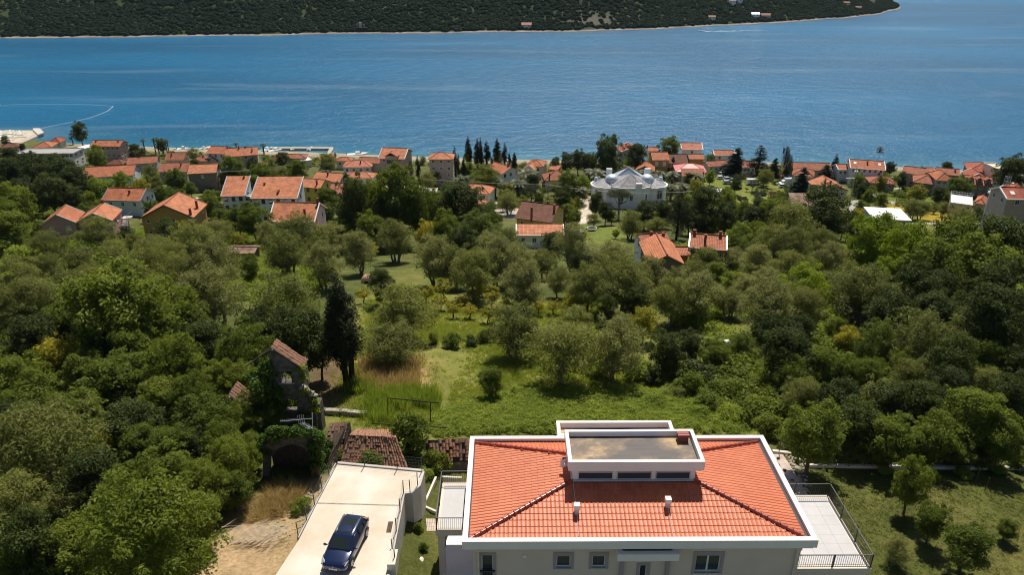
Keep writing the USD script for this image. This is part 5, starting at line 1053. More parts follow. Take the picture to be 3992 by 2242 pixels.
for s in (-1, 1):
    d = trimesh.creation.icosphere(3, 1.0); v_ = d.vertices * [2.3, 2.3, 1.9] + [s * 5.6, 4.6, hv + 1.7]; MB().add(v_, d.faces).build('dome', 'zinc', villa, smooth=True)
    MB().box((s * 6.2 - .9, 7.2, hv + 2.4), (s * 6.2 + .9, 8.2, hv + 4.6)).build('chimney', 'white_wall', villa)
    t_ = MB(); t_.cyl((s * (hw - 1.6), 6.5, hv + .4), .5, 1.0, 10, .75); t_.ball((s * (hw - 1.6), 6.5, hv + 1.6), .7, 2); t_.cyl((s * (hw - 1.6), 6.5, hv + 2.2), .12, 1.1, 6, .02); t_.build('turret', 'zinc', villa, smooth=40)
    t_ = MB(); t_.ball((s * 6.2, .2, hv + 1.5), .35, 1); t_.cyl((s * 6.2, .2, hv + .9), .12, 1.6, 6, .02); t_.build('finial', 'zinc', villa)
MB().box((1.2, -2.0, hv - 2), (3.0, -.8, hv + 2.4)).build('chimney', 'white_wall', villa)
for x, y, w_, h_ in ((-9.8, .2, 1.2, 2.6), (9.2, .2, 1.6, 2.8), (4.6, -1.1, .8, 2.0), (-3, -1.6, 1.0, 2.0), (0, -1.6, 1.0, 2.0), (9.2, .2, 1.6, 1.6)):
    fm, pm_ = MB(), MB(); win(fm, pm_, (x - w_ / 2, y, 3.0 if h_ > 1.7 else .4), (1, 0, 0), (0, 0, 1), (0, -1, 0), w_, h_); f_ = fm.build('window', 'frame_white', villa); pm_.build('pane', 'pane_dark', f_)
bl = MB(); bl.prism([(6.6, -1.8), (9.0, -1.2), (8.6, .2), (6.2, .2)], 2.4, 2.6); bl.build('balcony', 'white_paint', villa)

# more trees of the gardens, kept clear of the roofs in view
n_ = 0
while n_ < 110:
    X, Y = rnd.uniform(0, 3992), rnd.uniform(598, 850); w = rnd.uniform(34, 60) * (Y / 720) ** 1.5
    if Y < 640 - 40 * (X < 1300) or (2740 < X < 3110 and 640 < Y < 835) or (3400 < X < 3760 and 740 < Y < 890): continue
    if any(sg.Point(X, Y).buffer(w * .62).intersects(b) for b in HOUSEBOX): continue
    tree(rnd.choice('bbddnloby'), X, Y, w, rnd.uniform(.8, 1.15)); n_ += 1
# ------------------------------------------------------------------ the new house in front
plain('house_wall', (0.68, 0.545, 0.475), 0.85, 0.3, 0, 0.04, 0.6, 0.002)
plain('parapet_white', (0.83, 0.755, 0.72), 0.7, 0.3, 0, 0.03, 1.2)
plain('flashing', (0.50, 0.53, 0.57), 0.4, 0.5, 0.4, 0.06, 1.0)
plain('gutter_dark', (0.045, 0.04, 0.042), 0.6, 0.3)
plain('ridge_clay', (0.30, 0.045, 0.025), 0.28, 0.6, 0, 0.12, 5.0)
plain('terrace_tile', (0.47, 0.46, 0.46), 0.6, 0.4, 0, 0.07, 0.5)
plain('terrace_edge', (0.66, 0.58, 0.48), 0.7, 0.3, 0, 0.06, 1.0)
plain('paving_pink', (0.50, 0.40, 0.35), 0.8, 0.3, 0, 0.16, 1.2)
plain('drive_concrete', (0.68, 0.62, 0.54), 0.85, 0.3, 0, 0, 0.35, 0.004, col2=(0.56, 0.46, 0.34), detail=9.0)
mat('deck_stained', {'g': ('geometry', {}), 'mp': ('mapping', {'scale': (0.42, 0.55, 1.0), 'location': (0.35, 0.2, 0)}), 't': ('noise_texture', {'scale': 1.0, 'detail': 8.0, 'roughness': 0.62}), 'm2': ('mapping', {'scale': (.5, 4.0, 1)}), 't2': ('noise_texture', {'scale': 1.0, 'detail': 5.0}), 'r': ('rgb_ramp', {'ramp': [(0.44, (0.05, 0.038, 0.034)), (0.55, (0.15, 0.10, 0.058)), (0.68, (0.43, 0.285, 0.125))]}), 'r2': ('rgb_ramp', {'ramp': [(0.35, (0.75, 0.75, 0.75)), (0.65, (1.1, 1.1, 1.1))]}), 'mm': ('mix', {'mix_type': 'multiply', 'fac': 1.0}), 'p': ('principled_bsdf', {'roughness': 0.55})}, [('g.position', 'mp.vector'), ('mp.vector', 't.vector'), ('t.fac', 'r.fac'), ('g.position', 'm2.vector'), ('m2.vector', 't2.vector'), ('t2.fac', 'r2.fac'), ('r.color', 'mm.color1'), ('r2.color', 'mm.color2'), ('mm.color', 'p.base_color')], 'p.BSDF')
for i, c in enumerate([(0.58, 0.160, 0.068), (0.55, 0.148, 0.062), (0.60, 0.170, 0.074)]):
    plain(f'clay_tile_{"abc"[i]}', c, 0.5, 0.45, 0, 0.09, 0.9)
zp = CAMZ - 29.3; ZT = 7.8
FL, FR = P(1801, 2114, zp), P(3192, 2108, zp)
WH = float(np.linalg.norm(FR - FL)); EX = (FR - FL) / WH; EY = np.array([-EX[1], EX[0], 0]); DH = 9.53
nh = thing('new_house', 'new white two-storey house with bright orange hipped tile roof and flat-topped lantern', 'house', (FL[0], FL[1], zp - ZT), math.atan2(EX[1], EX[0]))
def toloc(p): q = np.asarray(p) - FL; return np.array([q @ EX, q @ EY, q[2] + ZT])
def facade(X, Y, v):
    r = ray(X, Y); t = ((FL - CAM) @ EY + v) / (r @ EY); return toloc(CAM + r * t)
def bx(name, lo, hi, m, parent=nh): return MB().box(lo, hi).build(name, m, parent)
# walls with window openings
ops = []; VF = .55
OPEN = [('balcony_door', 1880, 1922, 2165, 2330), ('w', 2168, 2226, 2162, 2214), ('w', 2307, 2362, 2162, 2213), ('door', 2482, 2524, 2204, 2330), ('w', 2706, 2814, 2160, 2232)]
import manifold3d as m3
def m3box(lo, hi):
    return m3.Manifold.cube([float(h - l) for l, h in zip(lo, hi)]).translate([float(x) for x in lo])
body = m3box((.55, VF, -1.5), (WH - .55, DH - .55, ZT - .35))
for nm, xa, xb, ya, yb in OPEN:
    a, b = facade(xa, yb, VF), facade(xb, ya, VF)
    if nm in ('balcony_door', 'door'): a[2] = b[2] - 2.15
    ops.append((nm, a, b)); body = body - m3box((a[0], VF - .5, a[2]), (b[0], VF + .22, b[2]))
MB().add(*(lambda m: (m.vert_properties[:, :3], m.tri_verts))(body.to_mesh())).build('wall', 'house_wall', nh)
for nm, a, b in ops:
    w, h = b[0] - a[0], b[2] - a[2]; s = .17
    fm = MB()
    for lo, hi in (((-s, 0), (0, h + s)), ((w, 0), (w + s, h + s)), ((0, h), (w, h + s))): fm.box((a[0] + lo[0], VF - .035, a[2] + lo[1] - (.12 if nm == 'w' else 0)), (a[0] + hi[0], VF - .002, a[2] + hi[1]))
    sr = fm.build('window_surround', 'trim_mauve', nh)
    fr = MB(); t = .06
    for lo, hi in (((0, 0), (t, h)), ((w - t, 0), (w, h)), ((t, 0), (w - t, t)), ((t, h - t), (w - t, h))): fr.box((a[0] + lo[0] + .003, VF + .10, a[2] + lo[1] + .003), (a[0] + hi[0] - .003, VF + .17, a[2] + hi[1] - .003))
    if w > 1: fr.box((a[0] + w / 2 - .05, VF + .09, a[2] + t + .003), (a[0] + w / 2 + .05, VF + .172, a[2] + h - t - .003))
    f_ = fr.build('window', 'frame_white', nh)
    bx('pane', (a[0] + t, VF + .125, a[2] + t), (b[0] - t, VF + .14, b[2] - t), 'pane_dark', f_)
    if nm == 'w': bx('sill', (a[0] - .08, VF - .09, a[2] - .07), (b[0] + .08, VF + .1, a[2] - .003), 'flashing')
    else:
        gb = MB(); gb.box((a[0] - .1, VF - .12, a[2] + .95), (b[0] + .1, VF - .06, a[2] + 1.05))
        for k in range(7): u = a[0] + w * (k + .5) / 7; gb.box((u - .012, VF - .105, a[2] + .05), (u + .012, VF - .08, a[2] + .949))
        gb.build('french_balcony', 'dark_metal', nh)
# parapet, stepped cornice under it
T_ = .30
def ringbox(name, x0, y0, x1, y1, t, z0, z1, m, parent=nh):
    b = m3box((x0, y0, z0), (x1, y1, z1)) - m3box((x0 + t, y0 + t, z0 - 1), (x1 - t, y1 - t, z1 + 1)); q = b.to_mesh()
    return MB().add(q.vert_properties[:, :3], q.tri_verts).build(name, m, parent)
ringbox('parapet', 0, 0, WH, DH, T_, ZT - .55, ZT, 'parapet_white')
ringbox('cornice', .14, .14, WH - .14, DH - .14, .45, ZT - .72, ZT - .552, 'parapet_white')
ringbox('cornice', .32, .32, WH - .32, DH - .32, .3, ZT - .86, ZT - .722, 'parapet_white')
bx('gutter_bed', (T_ + .002, T_ + .002, ZT - .34), (WH - T_ - .002, DH - T_ - .002, ZT - .22), 'gutter_dark')
# hipped roof planes around the lantern
e0, e1, f0, f1 = .38, WH - .52, .36, DH - .5
ZE = ZT - .20; px0, px1, py0, py1 = 6.3, 13.55, 4.0, 6.5; ZR = ZT + .85
cs = [np.array(c) for c in ((e0, f0, ZE), (e1, f0, ZE), (e1, f1, ZE), (e0, f1, ZE))]
rs = [np.array(c) for c in ((px0, py0, ZR), (px1, py0, ZR), (px1, py1, ZR), (px0, py1, ZR))]
rb = MB()
for i in range(4):
    j = (i + 1) % 4; rb.slab([cs[i] - [0, 0, .05], cs[j] - [0, 0, .05], rs[j] - [0, 0, .05], rs[i] - [0, 0, .05]], .06)
rb.poly([r - [0, 0, .05] for r in rs]); rf = rb.build('roof', 'ridge_clay', nh)
TW, TG = .245, .40
def tile_mesh(o, ux, uy, uz, sc=1.0):
    """one roll tile: flat pan with a round roll, thick front edge, lying up the slope"""
    xs_ = np.array([-.5, -.22, .12, .22, .34, .46, .5]) * TW; zs = np.array([.0, -.006, .0, .026, .036, .022, .004])
    top = []
    for y, lift in ((0, .034), (TG * 1.1, .002)):
        top.append([o + ux * x + uy * y + uz * (z + lift) for x, z in zip(xs_, zs)])
    n = len(xs_); bot = [p - uz * .028 for p in top[0]]
    v = np.array(top[0] + top[1] + bot); f = []
    for i in range(n - 1): f += [[i, i + 1, n + i + 1], [i, n + i + 1, n + i], [i, 2 * n + i, 2 * n + i + 1], [i, 2 * n + i + 1, i + 1]]
    return v, f
cand = []; trng = np.random.default_rng(9)
for i in range(4):
    j = (i + 1) % 4; a, b, c, d = cs[i], cs[j], rs[j], rs[i]
    ux = unit(b - a); nrm = unit(np.cross(ux, d - a)); uy = np.cross(nrm, ux); q = sg.Polygon([((p - a) @ ux, (p - a) @ uy) for p in (a, b, c, d)])
    hgt = (d - a) @ uy; Wd = (b - a) @ ux
    for r in range(int(hgt / TG) + 1):
        for k in range(int(Wd / TW) + 1):
            u, v_ = (k + .5) * TW, r * TG
            if q.contains(sg.Point(u, v_ + TG * .5)):
                ji = trng.normal(size=2) * [.002, .003]
                o = a + ux * (u + ji[0]) + uy * (v_ + ji[1]) - nrm * .01; cand.append((i, tile_mesh(o, ux, uy, nrm), o))
def campos(o): return FL + EX * o[0] + EY * o[1] + [0, 0, o[2] - ZT]
cand.sort(key=lambda c: np.linalg.norm(campos(c[2]) - CAM) * (1 if c[0] == 0 else 1.25))
for c in cand[:300]: MB().add(*c[1]).build('roof_tile', f'clay_tile_{"abc"[trng.integers(3)]}', rf)
for k in range(3):
    m = MB()
    for c in cand[300 + k::3]: m.add(*c[1])
    tag(m.build('roof_tiles', f'clay_tile_{"abc"[k]}', rf), kind='stuff')
def cap(p, q, r0=.125, r1=.10):
    d = unit(q - p); s = unit(np.cross(d, [0, 0, 1])); u = np.cross(s, d); v = []; n = 7
    for pt, r in ((p, r0), (q, r1)):
        for a in np.linspace(-.2, math.pi + .2, n): v.append(pt + s * math.cos(a) * r + u * (math.sin(a) * r))
    f = []
    for i in range(n - 1): f += [[i, i + 1, n + i + 1], [i, n + i + 1, n + i]]
    return v, f
for i in range(4):
    p, q = cs[i] + [0, 0, .02], rs[i] + [0, 0, .03]; Ln = np.linalg.norm(q - p); n = int(Ln / .36); d = (q - p) / Ln
    for k in range(n):
        m = MB(); a = p + d * k * Ln / n; b = a + d * (Ln / n + .05); m.add(*cap(a + [0, 0, .012], b)); m.add(*cap(a - d * .01 + [0, 0, .012], a + d * .05 + [0, 0, .012], .145, .145)); m.build('ridge_tile', 'ridge_clay', rf, smooth=40)
    wr = MB(); wr.tube([p + [0, 0, .26], p * .5 + q * .5 + [0, 0, .25], q + [0, 0, .26]], .007, 4)
    for k in range(6): a = p + (q - p) * (k + .5) / 6; wr.tube([a + [0, 0, .1], a + [0, 0, .26]], .006, 4)
    wr.build('lightning_wire', 'wire', nh)
# lantern with ribbon windows and a stained flat roof behind a white rim
ZL = ZT + 2.45; lx0, lx1, ly0, ly1 = 6.02, 13.95, 3.68, 6.85
lan = bx('lantern', (px0, py0, ZR - .5), (px1, py1, ZL - .45), 'parapet_white')
ringbox('lantern_rim', lx0, ly0, lx1, ly1, .22, ZL - .62, ZL, 'parapet_white', lan)
ringbox('lantern_cornice', lx0 + .14, ly0 + .14, lx1 - .14, ly1 - .14, .3, ZL - .78, ZL - .622, 'parapet_white', lan)
bx('lantern_deck', (lx0 + .222, ly0 + .222, ZL - .5), (lx1 - .222, ly1 - .222, ZL - .36), 'deck_stained', lan)
bx('roof_hatch', (lx1 - 1.05, ly1 - .85, ZL - .359), (lx1 - .45, ly1 - .35, ZL + .05), 'chimney_brick', lan)
ht = MB()
for k in range(3): ht.add(*cap(np.array([lx1 - 1.1, ly1 - .78 + k * .18, ZL + .06]), np.array([lx1 - .4, ly1 - .78 + k * .18, ZL + .06]), .1, .1))
ht.build('hatch_tile', 'ridge_clay', lan)
for k in range(3):
    u0_ = px0 + .35 + k * 2.28; f_ = MB(); z0, z1 = ZR + .12, ZR + .66
    for lo, hi in (((0, 0), (.05, z1 - z0)), ((2.0, 0), (2.05, z1 - z0)), ((.05, 0), (2.0, .05)), ((.05, z1 - z0 - .05), (2.0, z1 - z0))): f_.box((u0_ + lo[0], py0 - .05, z0 + lo[1]), (u0_ + hi[0], py0 - .002, z0 + hi[1]))
    wn = f_.build('ribbon_window', 'flashing', lan); bx('pane', (u0_ + .05, py0 - .02, z0 + .05), (u0_ + 2.0, py0 - .003, z1 - .05), 'pane_glossy' if 'pane_glossy' in M else 'pane_dark', wn)
bx('flashing', (px0 - .05, py0 - .08, ZR - .02), (px1 + .05, py0 - .052, ZR + .09), 'flashing', lan)
bx('flashing', (px0 - .06, py0 - .05, ZR - .02), (px0 - .003, py1 + .1, ZR + .35), 'flashing', lan)
# lower flat roof behind
b0, b1 = toloc(P(2168, 1642, zp)), toloc(P(2615, 1641, zp))
bx('rear_bay', (b0[0] + .2, DH - .54, -1.5), (b1[0] - .2, b0[1] - .25, ZT - .5), 'house_wall')
ringbox('rear_parapet', b0[0], DH + .003, b1[0], b0[1], .24, ZT - .6, ZT + .02, 'parapet_white')
bx('rear_deck', (b0[0] + .243, DH + .25, ZT - .52), (b1[0] - .243, b0[1] - .243, ZT - .4), 'deck_stained')
# roof vents with conductor wires running down the tiles
def onroof(X, Y, lift=0):
    lo_, hi = .4, 4.0
    n = np.cross(cs[1] - cs[0], rs[0] - cs[0]); r = ray(X, Y); rl_ = np.array([r @ EX, r @ EY, r[2]]); o = toloc(CAM); t = ((cs[0] - o) @ n) / (rl_ @ n); return o + rl_ * t
for X, Y, X2, Y2 in ((2248, 2000, 2255, 2096), (2602, 1976, 2624, 2094)):
    o = onroof(X, Y); v_ = MB(); v_.box(o + [-.13, -.13, -.1], o + [.13, .13, .34]); q = v_.build('vent', 'flashing', nh)
    MB().box(o + [-.17, -.17, .342], o + [.17, .17, .62]).build('vent_cap', 'white_paint', q)
    e = onroof(X2, Y2); w_ = MB(); w_.tube([o + [0, -.14, .06], (o + e) / 2 + [0, 0, .06], e + [0, 0, .06]], .012, 4)
    if X < 2400: w_.tube([onroof(2234, 1885) + [0, 0, .06], o + [0, .14, .1]], .012, 4)
    w_.build('conductor_wire', 'white_metal', nh)
# panel antenna on the lantern's left side
m = MB(); v = []
for a in np.linspace(-.7, .7, 7):
    for z in (-.3, .3): v.append((px0 - .45 + .3 * math.sin(a) * 1.0, py0 + 1.15 - .25 * math.cos(a), ZR + .55 + z + .1 * math.sin(a)))
f = []
for i in range(6): f += [[2 * i, 2 * i + 2, 2 * i + 3], [2 * i, 2 * i + 3, 2 * i + 1]]
m.add(v, f); m.tube([(px0 - .42, py0 + 1.1, ZR + .5), (px0 - .1, py0 + .8, ZR + .3), (px0, py0 + .5, ZR + .1)], .03, 5); m.ball((px0 - .35, py0 + .75, ZR + .6), .1, 1); m.build('dish_antenna', 'white_metal', nh)
# entrance canopy box
a, b = facade(2400, 2125, 0), facade(2648, 2125, 0)
cz = toloc(P(2524, 2163, zp - .9))[2]; cx0, cx1 = toloc(P(2408, 2163, zp - .85))[0], toloc(P(2650, 2161, zp - .85))[0]; cy = toloc(P(2524, 2163, zp - .85))[1]
qb = m3box((cx0, cy, ZT - 1.35), (cx1, VF - .003, ZT - .86)) - m3box((cx0 + .32, cy + .28, ZT - 1.25), (cx1 - .32, VF + 1, ZT)); qm = qb.to_mesh()
cp = MB().add(qm.vert_properties[:, :3], qm.tri_verts).build('canopy', 'parapet_white', nh)
bx('canopy_bed', (cx0 + .322, cy + .282, ZT - 1.249), (cx1 - .322, VF - .004, ZT - 1.2), 'gutter_dark', cp)
bx('canopy_cornice', (cx0 + .15, cy + .14, ZT - 1.5), (cx1 - .15, VF - .003, ZT - 1.352), 'parapet_white', cp)
bx('entrance_surround', (cx0 + .3, VF - .16, -1.5), (cx0 + .52, VF - .003, ZT - 1.52), 'trim_mauve'); bx('entrance_surround', (cx1 - .52, VF - .16, -1.5), (cx1 - .3, VF - .003, ZT - 1.52), 'trim_mauve'); bx('entrance_surround', (cx0 + .522, VF - .16, ZT - 1.72), (cx1 - .522, VF - .003, ZT - 1.52), 'trim_mauve')
for u in (.85, WH - .8):
    d = MB(); d.box((u - .16, VF - .28, ZT - 1.02), (u + .16, VF - .003, ZT - .87)); d.cyl((u, VF - .1, -1.4), .055, ZT + .4, 8); d.build('downpipe', 'terrace_edge', nh)
q = facade(2045, 2169, VF); bx('wall_lamp', (q[0] - .12, VF - .06, q[2] - .1), (q[0] + .12, VF - .003, q[2] + .1), 'parapet_white')
# terraces at both sides with their railings
def railing(parent, pts, z, step=.125, hgt=1.0):
    for a, b in zip(pts[:-1], pts[1:]):
        a, b = np.array(a, float), np.array(b, float); Ln = np.linalg.norm(b - a); n = max(1, round(Ln / 1.9))
        r = MB(); dirn = (b - a) / Ln; s = np.array([-dirn[1], dirn[0]])
        for zz, t in ((hgt, .03), (.1, .02)):
            r.add([[*(a + s * t), z + zz], [*(b + s * t), z + zz], [*(b - s * t), z + zz], [*(a - s * t), z + zz], [*(a + s * t), z + zz - t], [*(b + s * t), z + zz - t], [*(b - s * t), z + zz - t], [*(a - s * t), z + zz - t]], [[3, 2, 1, 0], [4, 5, 6, 7], [0, 1, 5, 4], [1, 2, 6, 5], [2, 3, 7, 6], [3, 0, 4, 7]])
        rr = r.build('handrail', 'dark_metal', parent)
        for k in range(n + 1): c = a + (b - a) * k / n; MB().box((c[0] - .03, c[1] - .03, z - .25), (c[0] + .03, c[1] + .03, z + hgt)).build('post', 'dark_metal', rr)
        nb = int(Ln / step)
        for k in range(1, nb): c = a + (b - a) * k / nb; MB().box((c[0] - .009, c[1] - .009, z + .1), (c[0] + .009, c[1] + .009, z + hgt - .03)).build('baluster', 'dark_metal', rr)
ztt = 53.6 - zp + ZT
tr_ = thing('terrace', 'right-hand raised terrace with pale grey floor and black railing', 'terrace', (FL[0], FL[1], zp - ZT), math.atan2(EX[1], EX[0]))
tx0, tx1, ty0, ty1 = WH - .548, 23.5, .96, 7.2
bx('terrace_wall', (tx0, ty0 + .05, -1.5), (tx1 - .05, ty1 - .05, ztt - .3), 'house_wall', tr_)
bx('terrace_slab', (tx0, ty0, ztt - .3), (tx1, ty1, ztt - .02), 'terrace_edge', tr_)
nx_, ny_ = 5, 7
for i in range(nx_):
    for j in range(ny_):
        w_, h_ = (tx1 - .3 - tx0) / nx_, (ty1 - .6 - ty0) / ny_
        bx('floor_tile', (tx0 + i * w_ + .004, ty0 + .3 + j * h_ + .004, ztt - .02), (tx0 + (i + 1) * w_ - .004, ty0 + .3 + (j + 1) * h_ - .004, ztt + .004 * (1 + (i * 7 + j * 3) % 3) * .5), 'terrace_tile', tr_)
railing(tr_, [(tx0 + .05, ty0 + .06), (tx1 - .06, ty0 + .06), (tx1 - .06, ty1 - .06), (tx0 + .05, ty1 - .06)], ztt)
tl = thing('terrace', 'left-hand raised terrace with pale floor on white pillars', 'terrace', (FL[0], FL[1], zp - ZT), math.atan2(EX[1], EX[0]))
lx, lxe, lya, lyb = -1.95, .548, 4.1, 8.6
bx('terrace_slab', (lx, lya, ztt - .4), (lxe, lyb, ztt - .02), 'house_wall', tl); bx('terrace_floor', (lx + .25, lya + .3, ztt - .02), (lxe, lyb - .45, ztt + .005), 'terrace_tile', tl)
bx('terrace_coping', (lx, lya, ztt - .019), (lxe, lya + .25, ztt + .03), 'terrace_edge', tl); bx('terrace_coping', (lx, lya + .252, ztt - .019), (lx + .22, lyb, ztt + .03), 'terrace_edge', tl); bx('terrace_coping', (lx + .222, lyb - .4, ztt - .019), (lxe, lyb, ztt + .03), 'terrace_edge', tl)
for y in (lya + .1, lyb - .5): bx('pillar', (lx + .1, y, -2), (lx + .5, y + .4, ztt - .402), 'house_wall', tl)
bx('lower_slab', (lx + .3, lya - .2, .55), (lxe - .01, lyb, 1.0), 'white_paint', tl)
railing(tl, [(lxe - .05, lya + .06), (lx + .06, lya + .06), (lx + .06, lyb - .06), (lxe - .05, lyb - .06)], ztt)

# ------------------------------------------------------------------ concrete drive with its walls and fence
ZD = 51.75
dr = thing('concrete_drive', 'pale concrete drive deck with joint lines behind the new house wall', 'driveway', (0, 0, ZD), kind='structure')
A_ = P(1315, 1811, ZD)[:2]; B_ = P(1650, 1842, ZD)[:2]; C1 = P(1634, 1895, ZD)[:2]; C2 = P(1605, 1922, ZD)[:2]; C3 = P(1574, 1926, ZD)[:2]; D1 = P(1555, 2030, ZD)[:2]; E1 = P(1530, 2158, ZD)[:2]
Lf = P(1165, 2105, ZD)[:2]; Lm = P(1236, 1963, ZD)[:2]; L0 = P(1075, 2242, ZD)[:2]; Rm = P(1562, 1972, ZD)[:2]
back = [A_, Lm, Rm, C3, C2, C1, B_]
front = [Lm, Lf, L0, L0 + (L0 - Lf) * 1.8, E1 + (E1 - D1) * 1.6 + [-.3, 0], E1, D1, Rm]
for pts in (back, front): MB().prism(sg.Polygon(pts).buffer(-.012, join_style=2).exterior.coords[:-1], -.35, 0).build('drive_slab', 'drive_concrete', dr)
jw = MB(); jw.prism([Lm + [0, -.05], Rm + [0, -.05], Rm + [0, .05], Lm + [0, .05]], -.3, .012); jw.build('joint', 'stone_pale', dr)
rw = MB(); pl = [B_ + [.02, .05], C1 + [.03, 0], C2, C3, D1, E1, E1 + (E1 - D1) * 1.6]
def wallstrip(mb, pts, t, z0, z1):
    ls = sg.LineString(pts).buffer(t / 2, cap_style=2, join_style=2); mb.prism(list(ls.exterior.coords)[:-1], z0, z1)
wallstrip(rw, [np.array(p) for p in pl], .16, -3.6, .06); rw.build('retaining_wall', 'concrete', dr)
rw = MB(); wallstrip(rw, [A_ + [0, .1], B_ + [0, .1]], .2, -3.4, .10); wallstrip(rw, [A_ + [-.08, 0], Lm + [-.08, 0], Lf + [-.08, .1]], .14, -1.5, .10); rw.build('kerb', 'concrete', dr)
bxw = MB(); c = P(1535, 2185, ZD); bxw.box((c[0] - .25, c[1] - .9, -.5), (c[0] + .25, c[1] + .35, .55)); bxw.build('meter_block', 'terrace_edge', dr)
MB().prism([P(1505, 2078, ZD)[:2] + d for d in ([0, 0], [.32, 0], [.32, 1.0], [0, 1.0])], .002, .02).build('planting_bed', 'soil_patch' if 'soil_patch' in M else 'bark', dr)
def fence(name, label, pts, zs, hgt, nm='dark_metal', mesh=True, tilt=0):
    c0 = np.array([*pts[0], zs[0]]); t = thing(name, label, 'fence', c0)
    for p, z in zip(pts, zs): q = np.array([*p, z]) - c0; MB().box(q - [.028, .028, .2], q + [.028, .028, hgt]).build('fence_post', nm, t)
    if mesh:
        w = MB()
        for (p, z), (p2, z2) in zip(list(zip(pts, zs))[:-1], list(zip(pts, zs))[1:]):
            a, b = np.array([*p, z]) - c0, np.array([*p2, z2]) - c0
            for k in range(5): w.tube([a + [0, 0, .1 + k * (hgt - .15) / 4], b + [0, 0, .1 + k * (hgt - .15) / 4]], .0045, 3, caps=False)
            n = int(np.linalg.norm(b - a) / .22)
            for k in range(n): o = a + (b - a) * k / n; w.tube([o + [0, 0, .08], o + [0, 0, hgt - .04]], .003, 3, caps=False)
        tag(w.build('fence_wire', 'wire', t), kind='stuff')
    return t
ip = lambda a, b, n: [a + (b - a) * k / n for k in range(n + 1)]
fence('fence', 'dark post and wire fence along the far and left edges of the concrete drive', [B_ + [-.1, .1]] + [B_ * .7 + A_ * .3 + [0, .1], B_ * .32 + A_ * .68 + [0, .1], A_ + [0, .1]] + ip(A_ + [-.08, 0], Lf + [-.08, .2], 5)[1:], [ZD + .1] * 9, 1.15)
fence('fence', 'dark post and wire fence on the curved right wall of the drive', [C1 + [-.1, 0], C2 + [-.1, -.05]] + [C3] + ip(C3, E1, 3)[1:] + [E1 + (E1 - D1) * .3 + [.3, 0]], [ZD + .06] * 7, 1.1)

# garden at the right: kerb wall with fence, paving, flower bed, sticks
def gz_(p): return float(ground(p[0], p[1]))
kpx = [(3010, 1768), (3122, 1778), (3146, 1822), (3300, 1824), (3600, 1828), (3992, 1832)]
KP = [G(X, Y)[:2] for X, Y in kpx]; KP.append(KP[-1] + [14, .4])
kt = thing('garden_kerb', 'low beige kerb wall along the far edge of the mown lawn', 'wall', (0, 0, 0), kind=None)
for a, b in zip(KP[:-1], KP[1:]):
    n = max(1, int(np.linalg.norm(b - a) / 2.2))
    for k in range(n):
        p, q = a + (b - a) * k / n, a + (b - a) * (k + 1) / n; s = unit(np.array([-(q - p)[1], (q - p)[0]])) * .13; z = (gz_(p) + gz_(q)) / 2
        MB().prism([p + s, p - s, q - s, q + s], z - .5, z + .28 + .004 * (k % 2)).build('kerb_block', 'terrace_edge', kt)
fp = [G(X, Y)[:2] for X, Y in ((3035, 1772), (3140, 1815), (3258, 1824), (3365, 1826), (3470, 1828), (3580, 1829), (3690, 1830), (3800, 1832), (3875, 1832), (3960, 1833))]
fence('fence', 'dark post and wire fence standing on the low beige kerb by the lawn', fp, [gz_(p) + .25 for p in fp], 1.25)
pvp = [G(X, Y)[:2] for X, Y in ((3010, 1772), (3052, 1776), (3150, 1935), (3190, 2000), (3130, 2000))]
pv = thing('paved_walk', 'pinkish paved walk between the new house and the flower bed', 'path', (0, 0, 0), kind='structure')
pg = sg.Polygon(pvp); x0, y0, x1, y1 = pg.bounds; cnt = 0
for i in range(int((x1 - x0) / .5) + 1):
    for j in range(int((y1 - y0) / .5) + 1):
        q = sg.box(x0 + i * .5 + .006, y0 + j * .5 + .006, x0 + i * .5 + .494, y0 + j * .5 + .494).intersection(pg)
        if q.geom_type == 'Polygon' and q.area > .05 and cnt < 300:
            c = q.centroid; z = gz_((c.x, c.y)) + .05; MB().prism(list(q.exterior.coords)[:-1], z - .3, z + .003 * ((i + j) % 3)).build('paving_slab', 'paving_pink', pv); cnt += 1
bed = WP([(3055, 1778), (3118, 1782), (3135, 1830), (3175, 1925), (3150, 1935)])
pb = inside(bed, 90, 31); st = thing('flower_bed_stones', 'pale stones edging the flower bed beside the paved walk', 'stones', (0, 0, 0), kind='stuff')
m = MB()
for p in pb: s = rnd.uniform(.06, .16); m.ball(p + [0, 0, .05], s, 1, (1, rnd.uniform(.7, 1.2), .6))
m.build('stone', 'stone_pale', st)
for X, Y, hh in ((3770, 1850, 1.3), (3802, 1880, 1.3), (3838, 1915, 1.3)):
    p = G(X, Y); s_ = thing('garden_stake', f'{["nearest", "middle", "farthest"][int(hh*0) + (0 if Y > 1900 else 1 if Y > 1860 else 2)]} brown wooden stake in the lawn beside the kerb', 'stake', p); MB().tube([(0, 0, -.2), (.04, 0, hh)], .035, 6).build('stake', 'frame_brown', s_)
